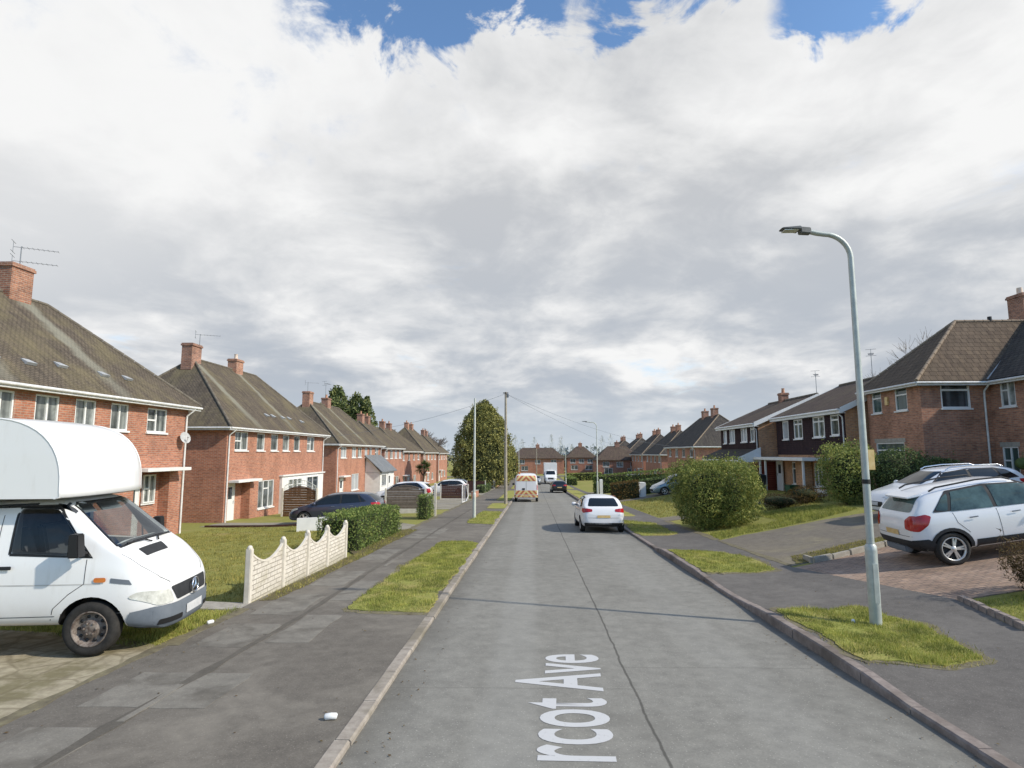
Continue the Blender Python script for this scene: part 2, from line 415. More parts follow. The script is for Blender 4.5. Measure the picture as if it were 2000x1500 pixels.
def asphalt(name, c1, c2, blotch, big=.5, spot=.3, joints=False, speck=.5):
    m, nt, b = newmat(name); co = coords(nt)
    n = tnoise(nt, co, 55, 4, .8); r = ramp(nt, [(.3, c1), (.7, c2)]); nt.links.new(n, r.inputs[0])
    n2 = tnoise(nt, co, big, 7, .62, .6); c = mix(nt, mth(nt, 'MULTIPLY', sstep(nt, n2, .44, .66), spot), r.outputs[0], blotch)
    n3 = tnoise(nt, co, 4.5, 5, .7); r3 = ramp(nt, [(.3, (.82, .82, .82)), (.7, (1.16, 1.16, 1.15))]); nt.links.new(n3, r3.inputs[0])
    c = mix(nt, 1.0, c, r3.outputs[0], 'MULTIPLY')
    v = N(nt, 'ShaderNodeTexVoronoi'); v.inputs['Scale'].default_value = 26; nt.links.new(co, v.inputs['Vector'])
    c = mix(nt, mth(nt, 'MULTIPLY', mth(nt, 'SUBTRACT', 1.0, sstep(nt, v.outputs[0], .1, .2)), speck), c, tuple(min(1, x * 1.8) for x in c2))
    if joints:
        sep = N(nt, 'ShaderNodeSeparateXYZ'); nt.links.new(co, sep.inputs[0]); X, Y = sep.outputs[0], sep.outputs[1]
        # worn lighter wheel tracks and slab joints, wobbling with noise
        ws = tnoise(nt, co, .35, 3, .6); wl = tnoise(nt, co, 2.5, 4, .7)
        wob = mth(nt, 'ADD', mth(nt, 'MULTIPLY', mth(nt, 'SUBTRACT', ws, .5), .09), mth(nt, 'MULTIPLY', mth(nt, 'SUBTRACT', wl, .5), .055))
        ln = mth(nt, 'ABSOLUTE', mth(nt, 'ADD', mth(nt, 'SUBTRACT', X, 1.14), wob))
        cr = mth(nt, 'SUBTRACT', 1.0, sstep(nt, ln, .006, .022))
        for x0, y0, x1, y1 in ((1.2, 7.85, 3.9, 7.9), (-1.7, 7.05, 1.2, 7.1), (-1.7, 16.4, 3.9, 16.1), (-1.7, 22.1, 3.9, 21.7), (-1.7, 29, 3.9, 28.8), (-1.7, 37, 3.9, 37.2)):
            sl = (y1 - y0) / (x1 - x0)
            d = mth(nt, 'ABSOLUTE', mth(nt, 'ADD', mth(nt, 'SUBTRACT', Y, mth(nt, 'ADD', mth(nt, 'MULTIPLY', X, sl), y0 - sl * x0)), wob))
            k = mth(nt, 'SUBTRACT', 1.0, sstep(nt, d, .006, .026))
            if x1 < 3: k = mth(nt, 'MULTIPLY', k, mth(nt, 'LESS_THAN', X, 1.2))
            if x0 > 0: k = mth(nt, 'MULTIPLY', k, mth(nt, 'GREATER_THAN', X, 1.15))
            cr = mth(nt, 'MAXIMUM', cr, mth(nt, 'MULTIPLY', k, .26))
        band = None
        for xc, w, a in ((-.25, .42, .18), (2.5, .5, .10)):
            k = mth(nt, 'MULTIPLY', mth(nt, 'SUBTRACT', 1.0, sstep(nt, mth(nt, 'ABSOLUTE', mth(nt, 'SUBTRACT', X, xc)), w * .4, w)), a)
            band = k if band is None else mth(nt, 'ADD', band, k)
        c = mix(nt, band, c, (.40, .395, .365))
        # darker grime along the channels
        e = mth(nt, 'MAXIMUM', mth(nt, 'SUBTRACT', 1.0, sstep(nt, mth(nt, 'SUBTRACT', X, XL), .0, .55)), mth(nt, 'SUBTRACT', 1.0, sstep(nt, mth(nt, 'SUBTRACT', XR, X), .0, .4)))
        c = mix(nt, mth(nt, 'MULTIPLY', mth(nt, 'MULTIPLY', e, tnoise(nt, co, 1.6, 5, .7)), .85), c, (.10, .092, .078))
        c = mix(nt, mth(nt, 'MULTIPLY', cr, .72), c, (.055, .052, .045))
    nt.links.new(c, b.inputs['Base Color']); b.inputs['Roughness'].default_value = .9; b.inputs['Specular IOR Level'].default_value = .25
    bumpn(nt, n, .35, .006, b); return m
M['road'] = asphalt('road', (.190, .183, .162), (.268, .259, .230), (.182, .175, .154), .45, .55, True, .5)
M['pavement'] = asphalt('pavement', (.112, .100, .084), (.178, .160, .136), (.235, .213, .178), .55, .55, False, .5)
M['pavement_r'] = asphalt('pavement_r', (.100, .092, .084), (.155, .144, .132), (.19, .176, .158), .5, .5, False, .6)
M['patch_pale'] = asphalt('patch_pale', (.175, .162, .138), (.240, .223, .192), (.125, .113, .095), 1.3, .85, False, .3)
M['patch_dark'] = asphalt('patch_dark', (.088, .079, .066), (.132, .119, .10), (.15, .135, .112), .9, .6, False, .3)
M['drive_tar'] = asphalt('drive_tar', (.14, .122, .098), (.21, .185, .150), (.24, .21, .14), .5, .7, False, .6)
M['drive_conc'] = asphalt('drive_conc', (.24, .22, .18), (.34, .31, .25), (.15, .135, .08), .5, .7, False, .3)
M['kerb'] = noisy('kerb', (.26, .225, .19), (.40, .355, .30), 9, .9, .3, 90, (.20, .175, .13), .9)
M['kerb_r'] = noisy('kerb_r', (.19, .155, .14), (.31, .265, .235), 9, .9, .3, 90, (.14, .115, .095), .9)
M['pavers'] = brick('pavers', (.44, .315, .235), (.34, .24, .18), (.24, .195, .15), .35, .2, .1, .012)
M['crazy'] = None
def crazy():
    m, nt, b = newmat('crazy'); co = coords(nt, 'Object', (1, 1, .01))
    v = N(nt, 'ShaderNodeTexVoronoi'); v.feature = 'DISTANCE_TO_EDGE'; v.inputs['Scale'].default_value = 1.7; nt.links.new(co, v.inputs['Vector'])
    n = tnoise(nt, co, 6, 6, .65); r = ramp(nt, [(.3, (.25, .215, .15)), (.7, (.44, .39, .28))]); nt.links.new(n, r.inputs[0])
    n2 = tnoise(nt, co, 1.1, 5, .65); c = mix(nt, mth(nt, 'MULTIPLY', sstep(nt, n2, .45, .62), .8), r.outputs[0], (.16, .14, .075))
    e = mth(nt, 'SUBTRACT', 1.0, sstep(nt, mth(nt, 'ADD', v.outputs[0], mth(nt, 'MULTIPLY', mth(nt, 'SUBTRACT', tnoise(nt, co, 9, 3, .6), .5), .05)), .01, .05))
    c = mix(nt, mth(nt, 'MULTIPLY', e, .5), c, (.16, .135, .085))
    nt.links.new(c, b.inputs['Base Color']); b.inputs['Roughness'].default_value = .95; b.inputs['Specular IOR Level'].default_value = .1
    bumpn(nt, n, .5, .02, b); return m
M['crazy'] = crazy()
M['overlay_white'] = noisy('overlay_white', (.40, .40, .39), (.54, .54, .535), 24, .8, lo=.22, hi=.42)

# ------------------------------------------------------------------ setting: ground, road, pavements
def frange(a, b, s):
    n = max(1, int(round((b - a) / s))); return [a + (b - a) * i / n for i in range(n)]
GX = sorted(set(frange(-900, -120, 130) + frange(-120, -24, 8) + frange(-24, -1.78, .5) + [-1.78, XL, 0.0, 1.5, 3.0, XR, 3.98] + frange(4.2, 24, .4) + frange(24, 120, 8) + frange(120, 900, 130) + [900]))
GY = sorted(set(frange(-80, 0, 5) + frange(0, 60, .5) + frange(60, 150, 2.5) + frange(150, 300, 15) + frange(300, 1800, 150) + [1800]))

def terrain():
    vs = []; fs = []
    nx = len(GX)
    for y in GY:
        for x in GX:
            z = H(x, y) - .07 if -1.7 < x < 3.9 and y < 150 else surf(x, y) - .03
            vs.append((x, y, z))
    for j in range(len(GY) - 1):
        for i in range(nx - 1):
            a = j * nx + i; fs.append((a, a + 1, a + nx + 1, a + nx))
    me = bpy.data.meshes.new('ground'); me.from_pydata(vs, [], fs); me.materials.append(M['ground'])
    me.polygons.foreach_set('use_smooth', [True] * len(fs))
    return tag(link_mesh('ground', me), kind='structure')
terrain()

def jag(poly, step=.15, amp=.04, seed=0):
    out = []
    n = len(poly)
    for i in range(n):
        a, b = Vector(poly[i]), Vector(poly[(i + 1) % n]); L = (b - a).length; k = max(1, int(L / step))
        nrm = Vector((-(b - a).y, (b - a).x)).normalized()
        for j in range(k):
            p = a.lerp(b, j / k)
            d = amp * (noise.noise((p.x * 1.3, p.y * 1.3, seed)) * 1.6 + noise.noise((p.x * 7, p.y * 7, seed + 9)) * .7)
            p = p + nrm * d; out.append((p.x, p.y))
    return out
def rpoly(poly, r, n=4):
    out = []
    k = len(poly)
    for i in range(k):
        p = Vector(poly[i]); a = Vector(poly[i - 1]); b = Vector(poly[(i + 1) % k])
        rr = r[i] if isinstance(r, (list, tuple)) else r
        da, db = (a - p), (b - p)
        ra = min(rr, da.length * .48); rb = min(rr, db.length * .48)
        p0 = p + da.normalized() * ra; p1 = p + db.normalized() * rb
        if rr <= 1e-4: out.append(tuple(p)); continue
        for j in range(n + 1):
            t = j / n; q = p0 * (1 - t) ** 2 + p * 2 * t * (1 - t) + p1 * t * t
            out.append(tuple(q))
    return out

def patch(name, poly, off, mat, zf=surf, kind='structure', uv=False, skirt=.035):
    """a sheet with this outline, draped on the terrain `off` above it"""
    bm = bmesh.new()
    bm.faces.new([bm.verts.new((x, y, 0)) for x, y in poly])
    xs = [p[0] for p in poly]; ys = [p[1] for p in poly]
    for axis, G, lo, hi in ((0, GX, min(xs), max(xs)), (1, GY, min(ys), max(ys))):
        for g in G:
            if lo + 1e-4 < g < hi - 1e-4:
                co = [0, 0, 0]; co[axis] = g; no = [0, 0, 0]; no[axis] = 1
                bmesh.ops.bisect_plane(bm, geom=list(bm.verts) + list(bm.edges) + list(bm.faces), plane_co=co, plane_no=no, dist=1e-5)
    bmesh.ops.triangulate(bm, faces=[f for f in bm.faces if len(f.verts) > 4])
    for f in bm.faces: f.smooth = True
    for v in bm.verts: v.co.z = zf(v.co.x, v.co.y) + off
    if skirt:
        be = [e for e in bm.edges if e.is_boundary]
        r = bmesh.ops.extrude_edge_only(bm, edges=be)
        for v in [g for g in r['geom'] if isinstance(g, bmesh.types.BMVert)]: v.co.z -= skirt
        for g in r['geom']:
            if isinstance(g, bmesh.types.BMFace): g.smooth = False
    bmesh.ops.recalc_face_normals(bm, faces=bm.faces)
    me = bpy.data.meshes.new(name); bm.to_mesh(me); bm.free(); me.materials.append(mat); me.set_sharp_from_angle(angle=radians(40))
    if uv: box_uv(me)
    return tag(link_mesh(name, me), kind=kind)

patch('road', [(XL, -40), (XR, -40), (XR, 139), (XL, 139)], 0, M['road'], H, skirt=0)
patch('cross_road', [(-70, 139), (70, 139), (70, 145), (-70, 145)], .03, M['road'], surf)
patch('pavement', [(-5.15, -40), (-1.78, -40), (-1.78, 138), (-5.15, 138)], 0, M['pavement'])
patch('pavement', [(3.98, -40), (6.9, -40), (6.94, 8.9), (7.34, 10.86), (6.30, 15.1), (6.25, 138), (3.98, 138)], 0, M['pavement_r'])

def kerb(name, x0, x1, kh, mat):
    mb = MB(); y = -20.0; i = 0
    r = random.Random(3)
    while y < 138:
        L = .914; a, b = y + .006, y + L - .006
        d0, d1 = r.uniform(-.004, .004), r.uniform(-.006, .006)
        z = lambda yy: H(XL if x0 < 0 else XR, yy)
        h0, h1 = kh(a) + .006 + d0, kh(b) + .006 + d0
        e = .018
        road = 1 if x0 < 0 else 0
        vs = []
        for yy, hh in ((a, h0), (b, h1)):
            zz = z(yy)
            if x0 < 0: prof = [(x0 + d1, zz - .1), (x1 + d1, zz - .1), (x1 + d1, zz + max(.01, hh - e)), (x1 - e + d1, zz + hh), (x0 + d1, zz + hh)]
            else: prof = [(x0 + d1, zz - .1), (x1 + d1, zz - .1), (x1 + d1, zz + hh), (x0 + e + d1, zz + hh), (x0 + d1, zz + max(.01, hh - e))]
            vs += [(px, yy, pz) for px, pz in prof]
        mb.add(vs, [(0, 1, 2, 3, 4), (9, 8, 7, 6, 5)] + [(k, (k + 1) % 5, 5 + (k + 1) % 5, 5 + k) for k in range(5)], 0)
        y += L; i += 1
    return tag(mb.build(name, mat, uv=False), kind='structure')
kerb('kerb', -1.79, XL + .002, kerb_left, M['kerb'])
kerb('kerb', XR - .002, 3.985, kerb_right, M['kerb_r'])

# verges along the kerbs
VERGES = []
def verge(poly, r, seed, amp=.09):
    p = jag(rpoly(poly, r), .10, amp, seed); VERGES.append(p)
    c = Vector((sum(q[0] for q in p) / len(p), sum(q[1] for q in p) / len(p)))
    big = [Vector(q) + (Vector(q) - c).normalized() * .13 for q in p]
    patch('soil_margin', jag([(max(q.x, -1e9) if q.x < 0 or q.x > 4.0 else 4.0, q.y) if not -1.82 < q.x < 0 else (-1.82, q.y) for q in big], .10, .09, seed + 40), .004, M['margin'], skirt=.01)
    return patch('verge', p, .016, M['verge'])
verge([(-1.83, 10.45), (-1.83, 20.2), (-3.1, 20.7), (-3.3, 10.6)], [.05, .5, .8, .15], 1)
verge([(-1.83, 27.2), (-1.83, 35.5), (-3.0, 35.8), (-3.1, 27.6)], [.1, .4, .6, .5], 2)
verge([(-1.83, 38.5), (-1.83, 45), (-3.0, 45.2), (-3.0, 38.7)], [.1, .4, .6, .5], 3)
verge([(-1.83, 49), (-1.83, 74), (-3.0, 74.2), (-3.0, 49.4)], [.1, .4, .6, .5], 4)
verge([(-1.83, 80), (-1.83, 126), (-3.0, 126), (-3.0, 80.4)], [.1, .4, .6, .5], 5)
verge([(4.06, 7.75), (5.65, 7.95), (6.0, 8.9), (5.75, 10.95), (4.06, 10.55)], [.1, .1, .8, .25, .1], 6)
verge([(4.06, 14.3), (5.85, 14.75), (6.0, 16.6), (5.5, 18.3), (4.06, 18.2)], [.1, .15, .8, .5, .1], 7)
verge([(4.06, 22.8), (5.5, 22.9), (5.6, 28.6), (4.06, 29)], [.1, .6, .8, .3], 8)
verge([(4.06, 32), (5.5, 32.3), (5.5, 45), (4.06, 45.2)], [.1, .4, .6, .5], 9)
verge([(4.06, 49), (5.6, 49.3), (5.6, 76), (4.06, 76.2)], [.1, .4, .6, .5], 10)
verge([(4.06, 80), (5.6, 80.3), (5.6, 128), (4.06, 128)], [.1, .4, .6, .5], 11)

# repairs and worn slabs in the left pavement
def band(name, pts, w, off, mat, seed=0, amp=.015):
    L = []; R = []
    for i, p in enumerate(pts):
        p = Vector(p); t = (Vector(pts[min(i + 1, len(pts) - 1)]) - Vector(pts[max(0, i - 1)])).normalized(); n = Vector((-t.y, t.x))
        L.append(tuple(p + n * w / 2)); R.append(tuple(p - n * w / 2))
    return patch(name, jag(R + L[::-1], .2, amp, seed), off, mat)
band('trench_repair', [(-4.15, 2), (-4.05, 5), (-3.95, 8), (-3.85, 11), (-3.9, 15), (-3.85, 19), (-3.9, 26), (-3.9, 38)], .10, .006, M['patch_dark'], 2, .03)
for i, (x0, x1, y0, y1) in enumerate(((-4.75, -3.98, 4.55, 5.75), (-4.7, -3.35, 6.25, 7.3), (-4.75, -4.0, 8.35, 9.6), (-3.8, -3.2, 8.6, 10.2), (-4.8, -4.0, 10.2, 11.7), (-3.78, -3.35, 11.2, 13.2), (-4.7, -4.0, 12.6, 14.4), (-4.7, -4.0, 16.2, 18.4), (-4.6, -3.5, 21.5, 25))):
    patch('pavement_repair', jag([(x0, y0), (x1, y0), (x1, y1), (x0, y1)], .2, .03, i), .004, M['patch_pale'])
for i, (x, y, L, w) in enumerate(((-4.0, 5.9, 1.0, .07), (-3.98, 9.0, .5, .06), (-3.75, 15.2, 2.2, .07), (-3.7, 22, 3.5, .07))):
    band('trench_repair', [(x, y), (x + .02, y + L * .5), (x, y + L)], w, .010, M['patch_pale'], 20 + i, .02)

# drives and gardens, left
patch('driveway', jag([(-5.15, 5.2), (-5.15, 8.35), (-6.2, 9.0), (-15, 10.4), (-15, 5.0)], .2, .05, 3), -.012, M['crazy'])
patch('garden_path', jag([(-5.15, 10.55), (-5.15, 11.0), (-9.5, 11.75), (-9.5, 10.9)], .3, .02, 4), -.010, M['concrete'])
patch('driveway', jag([(-5.15, 24.6), (-5.15, 26.8), (-8, 30.2), (-15.9, 30.4), (-15.9, 28.2), (-10.6, 28.2), (-10.2, 25.6), (-8.3, 25.1)], .3, .03, 5), -.010, M['drive_conc'])
patch('driveway', jag([(-5.15, 38), (-5.15, 52), (-17, 52), (-15.5, 37.5)], .4, .03, 6), -.010, M['drive_conc'])
patch('driveway', jag([(-5.15, 60), (-5.15, 92), (-17.5, 92), (-17.5, 60)], .5, .03, 6), -.010, M['drive_conc'])
patch('flower_bed', jag([(-5.06, 11.1), (-4.78, 11.2), (-4.72, 24.5), (-5.7, 24.5), (-5.5, 18), (-5.14, 17.2)], .2, .05, 7), .008, M['soil'])
# drives and gardens, right
patch('driveway', jag([(6.75, 11.0), (6.35, 15.0), (7.3, 15.4), (9.6, 16.2), (19.5, 16.8), (19.5, 11.6), (7.4, 10.85)], .3, .015, 8), -.012, M['pavers'], uv=True)
patch('driveway', jag([(6.35, 15.2), (6.25, 20.7), (7.4, 21.4), (10.6, 22.1), (15.2, 22.6), (15.2, 16.7), (9.5, 16.4), (7.2, 15.6)], .2, .05, 9), -.014, M['drive_tar'])
patch('garden_strip', jag([(6.6, 15.35), (7.1, 15.6), (9.6, 16.4), (12.5, 17.0), (12.5, 17.7), (9.2, 17.3), (6.9, 16.5)], .15, .09, 10), -.004, M['soil'])
patch('garden_path', jag([(6.25, 28.6), (6.25, 30.4), (11.5, 31.5), (16.3, 32.5), (16.3, 31), (11.5, 29.6)], .2, .04, 11), -.010, M['drive_tar'])
patch('driveway', jag([(6.25, 45.8), (6.25, 49), (14, 49.6), (14, 46.4)], .3, .03, 12), -.010, M['drive_tar'])
patch('driveway', jag([(6.25, 62), (6.25, 68), (20, 68), (20, 62)], .3, .03, 12), -.010, M['drive_tar'])

band('soil_margin', [(6.93, 1), (6.92, 5), (6.93, 8.6)], .22, .006, M['margin'], 31, .07)
band('soil_margin', [(6.36, 15.3), (6.30, 18), (6.27, 20.6)], .16, .006, M['margin'], 32, .06)
band('soil_margin', [(6.27, 20.8), (6.27, 28.5)], .22, .006, M['margin'], 33, .07)
band('soil_margin', [(-5.13, 2), (-5.13, 5.2)], .2, .006, M['margin'], 34, .07); band('soil_margin', [(-5.14, 5.2), (-5.15, 8.4)], .12, .006, M['margin'], 35, .05)
band('soil_margin', [(-5.1, 8.4), (-5.1, 10.6)], .26, .006, M['margin'], 36, .07)
band('soil_margin', [(-5.1, 24.6), (-5.12, 38), (-5.12, 60)], .2, .006, M['margin'], 37, .07)
# map overlay street name, added as lettering laid along the road, read from the near end, tops of the letters to the left
def lettering():
    cu = bpy.data.curves.new('overlay_lettering', 'FONT'); cu.body = 'rcot Ave'; cu.size = 1.0; cu.resolution_u = 6; cu.offset = .012
    t = bpy.data.objects.new('tmp', cu); COL.objects.link(t)
    bpy.context.view_layer.update()
    me = bpy.data.meshes.new_from_object(t.evaluated_get(bpy.context.evaluated_depsgraph_get()))
    bpy.data.objects.remove(t)
    xs = [v.co.x for v in me.vertices]; ys = [v.co.y for v in me.vertices]
    x0, x1 = min(xs), max(xs); cap = max(ys)
    bm = bmesh.new(); bm.from_mesh(me)
    for v in bm.verts:
        u = (v.co.x - x0) / (x1 - x0); h = v.co.y / cap
        Y = 5.38 + u * 2.97; X = .69 + .15 * u - h * 1.0
        v.co = (X, Y, H(X, Y) + .004)
    bmesh.ops.recalc_face_normals(bm, faces=bm.faces)
    bm.to_mesh(me); bm.free(); me.materials.clear(); me.materials.append(M['overlay_white'])
    return tag(link_mesh('overlay_lettering', me), kind='structure')
lettering()

# ------------------------------------------------------------------ sky, sun, camera
SUN_EL, SUN_AZ = radians(37), radians(17)          # the sun stands to the right (+X) and a little behind the camera
SUN_DIR = Vector((cos(SUN_EL) * cos(SUN_AZ), -cos(SUN_EL) * sin(SUN_AZ), sin(SUN_EL)))
def make_world():
    w = bpy.data.worlds.new('World'); S.world = w; w.use_nodes = True
    nt = w.node_tree; nt.nodes.clear()
    out = nt.nodes.new('ShaderNodeOutputWorld')
    sky = nt.nodes.new('ShaderNodeTexSky'); sky.sky_type = 'NISHITA'; sky.sun_disc = False
    sky.sun_elevation = SUN_EL; sky.sun_rotation = atan2(SUN_DIR.x, SUN_DIR.y)
    sky.dust_density = .6; sky.ozone_density = 1.5
    bg1 = nt.nodes.new('ShaderNodeBackground'); bg1.inputs[1].default_value = SKY_K
    nt.links.new(mix(nt, 1.0, sky.outputs[0], (1.05, 1.25, 1.38), 'MULTIPLY'), bg1.inputs[0])
    g = nt.nodes.new('ShaderNodeTexCoord').outputs['Generated']
    sep = nt.nodes.new('ShaderNodeSeparateXYZ'); nt.links.new(g, sep.inputs[0])
    x, y, z = sep.outputs
    zz = mth(nt, 'MAXIMUM', z, 0.0)
    inv = mth(nt, 'DIVIDE', 1.0, mth(nt, 'ADD', zz, .24))
    u = mth(nt, 'MULTIPLY', x, inv); v = mth(nt, 'MULTIPLY', y, inv)
    def pt(du=0.0, dv=0.0, k=0.0, sx=1.0, sy=1.0):
        c = nt.nodes.new('ShaderNodeCombineXYZ')
        nt.links.new(mth(nt, 'MULTIPLY', mth(nt, 'ADD', u, du), sx), c.inputs[0]); nt.links.new(mth(nt, 'MULTIPLY', mth(nt, 'ADD', v, dv), sy), c.inputs[1]); c.inputs[2].default_value = k
        return c.outputs[0]
    o1, o2, k = CLOUD_OFF
    # cumulus field, and the same field a little towards the sun: their difference lights the edges
    big = tnoise(nt, pt(o1, o2, k), 1.75, 9, .57, .30)
    bigs = tnoise(nt, pt(o1 + .14, o2 + .09, k), 1.75, 6, .54, .30)
    soft = tnoise(nt, pt(o1 + 7, o2 + 3, k), .75, 4, .5, .2)
    puff = tnoise(nt, pt(o2, o1, k), 6.0, 6, .62, .5)
    light = mth(nt, 'SUBTRACT', big, bigs)
    low = mth(nt, 'SUBTRACT', 1.0, sstep(nt, z, .04, .50))
    dens = mth(nt, 'ADD', mth(nt, 'MULTIPLY', big, .62), mth(nt, 'MULTIPLY', soft, .42))
    dens = mth(nt, 'ADD', dens, mth(nt, 'MULTIPLY', mth(nt, 'SUBTRACT', puff, .5), .12))
    dens = mth(nt, 'ADD', dens, mth(nt, 'MULTIPLY', low, .035))
    gsh = sstep(nt, mth(nt, 'SUBTRACT', dens, mth(nt, 'MULTIPLY', light, .80)), .40, .665)
    gsh = mth(nt, 'ADD', gsh, mth(nt, 'MULTIPLY', mth(nt, 'SUBTRACT', puff, .5), .30), clamp=True)
    # thinner and brighter high up on the left
    lf = mth(nt, 'MULTIPLY', sstep(nt, mth(nt, 'SUBTRACT', z, mth(nt, 'MULTIPLY', x, .9)), .50, .95), .55)
    gsh = mth(nt, 'MULTIPLY', gsh, mth(nt, 'SUBTRACT', 1.0, lf))
    # bluish shadowed bases in a band above the horizon
    cr = ramp(nt, [(0, (.93, .932, .93)), (.22, (.85, .853, .857)), (.55, (.755, .762, .77)), (1, (.575, .59, .615))])
    nt.links.new(gsh, cr.inputs[0])
    blue = mth(nt, 'MULTIPLY', low, mth(nt, 'MULTIPLY', gsh, .8))
    col = mix(nt, blue, cr.outputs[0], (.44, .50, .585))
    haze = sstep(nt, z, -.02, .13)
    col = mix(nt, haze, (.56, .63, .70), col)
    bg2 = nt.nodes.new('ShaderNodeBackground'); nt.links.new(col, bg2.inputs[0]); bg2.inputs[1].default_value = CLOUD_K
    # a break in the cloud high up ahead; out of view overhead and behind, cloud is thinned to blue to lower the fill light
    wis = tnoise(nt, pt(o2 + 2, o1 + 5, k, 1.0, .45), 4.2, 8, .66, .8)
    az = mth(nt, 'ADD', z, mth(nt, 'ADD', mth(nt, 'MULTIPLY', mth(nt, 'SUBTRACT', big, .5), -.22), mth(nt, 'MULTIPLY', mth(nt, 'SUBTRACT', puff, .5), -.22)))
    def lobe(c, w): return mth(nt, 'SUBTRACT', 1.0, sstep(nt, mth(nt, 'ABSOLUTE', mth(nt, 'SUBTRACT', x, c)), w * .45, w))
    l1 = mth(nt, 'MULTIPLY', lobe(-.13, .26), sstep(nt, az, .570, .645))
    l2 = mth(nt, 'MULTIPLY', lobe(.45, .16), sstep(nt, az, .515, .590))
    l3 = mth(nt, 'MULTIPLY', lobe(.24, .24), mth(nt, 'MULTIPLY', sstep(nt, az, .592, .665), .8))
    hole = mth(nt, 'MAXIMUM', l1, mth(nt, 'MAXIMUM', l2, l3))
    hole = mth(nt, 'MULTIPLY', hole, mth(nt, 'SUBTRACT', 1.12, mth(nt, 'MULTIPLY', sstep(nt, wis, .44, .68), .55)))
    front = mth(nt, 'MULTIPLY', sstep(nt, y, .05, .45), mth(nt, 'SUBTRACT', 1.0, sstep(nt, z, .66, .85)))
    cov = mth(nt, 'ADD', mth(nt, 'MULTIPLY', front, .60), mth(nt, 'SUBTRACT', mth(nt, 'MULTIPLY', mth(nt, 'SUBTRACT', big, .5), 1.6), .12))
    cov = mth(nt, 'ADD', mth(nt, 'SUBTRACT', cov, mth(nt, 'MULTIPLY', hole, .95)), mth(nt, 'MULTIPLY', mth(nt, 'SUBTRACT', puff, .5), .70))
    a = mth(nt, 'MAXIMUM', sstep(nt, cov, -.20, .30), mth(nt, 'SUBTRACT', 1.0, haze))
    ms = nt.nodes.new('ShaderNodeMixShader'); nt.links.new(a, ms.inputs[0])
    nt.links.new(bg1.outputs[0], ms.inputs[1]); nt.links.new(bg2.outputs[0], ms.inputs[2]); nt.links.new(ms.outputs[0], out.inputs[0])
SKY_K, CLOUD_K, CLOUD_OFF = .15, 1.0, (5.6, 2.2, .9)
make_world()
sd = bpy.data.lights.new('sun', 'SUN'); sd.energy = 4.4; sd.angle = radians(1.0); sd.color = (1.0, .92, .79)
so = bpy.data.objects.new('sun', sd); COL.objects.link(so)
so.rotation_euler = (-SUN_DIR).to_track_quat('-Z', 'Y').to_euler(); so.location = (30, -10, 40)

cd = bpy.data.cameras.new('camera'); cam = bpy.data.objects.new('camera', cd); COL.objects.link(cam); S.camera = cam
cd.sensor_fit = 'HORIZONTAL'; cd.sensor_width = 36; cd.lens = 36 * 1150 / 2000
cd.clip_end = 4000; cd.clip_start = .05
cam.location = (0, 0, 2.45); cam.rotation_euler = (pi / 2 + math.atan(135 / 1150), 0, radians(1.97866))
S.view_settings.view_transform = 'Standard'; S.view_settings.look = 'None'; S.view_settings.exposure = 0; S.view_settings.gamma = 1
S.render.engine = 'CYCLES'; S.cycles.use_denoising = True; S.cycles.max_bounces = 6; S.cycles.transparent_max_bounces = 8
S.cycles.sample_clamp_indirect = 6

# ------------------------------------------------------------------ houses
def wall_sheet(mb, fr, L, z0, z1, holes=(), m=0, top=None):
    """wall with openings; holes: (u0,u1,v0,v1,reveal depth, back?)"""
    us = sorted({0.0, L} | {h[0] for h in holes} | {h[1] for h in holes})
    zs = sorted({z0, z1} | {h[2] for h in holes} | {h[3] for h in holes})
    for i in range(len(us) - 1):
        for j in range(len(zs) - 1):
            uc, vc = (us[i] + us[i + 1]) / 2, (zs[j] + zs[j + 1]) / 2
            if any(h[0] < uc < h[1] and h[2] < vc < h[3] for h in holes): continue
            mb.add([fr.p(us[i], zs[j]), fr.p(us[i + 1], zs[j]), fr.p(us[i + 1], zs[j + 1]), fr.p(us[i], zs[j + 1])], [(0, 1, 2, 3)], m)
    for h in holes:
        u0, u1, v0, v1, d = h[:5]
        c = [(u0, v0), (u1, v0), (u1, v1), (u0, v1)]
        for k in range(4):
            a, b = c[k], c[(k + 1) % 4]
            mb.add([fr.p(*a), fr.p(*b), fr.p(*b, -d), fr.p(*a, -d)], [(0, 1, 2, 3)], m)
        mb.add([fr.p(*q, -d) for q in c], [(0, 1, 2, 3)], m)

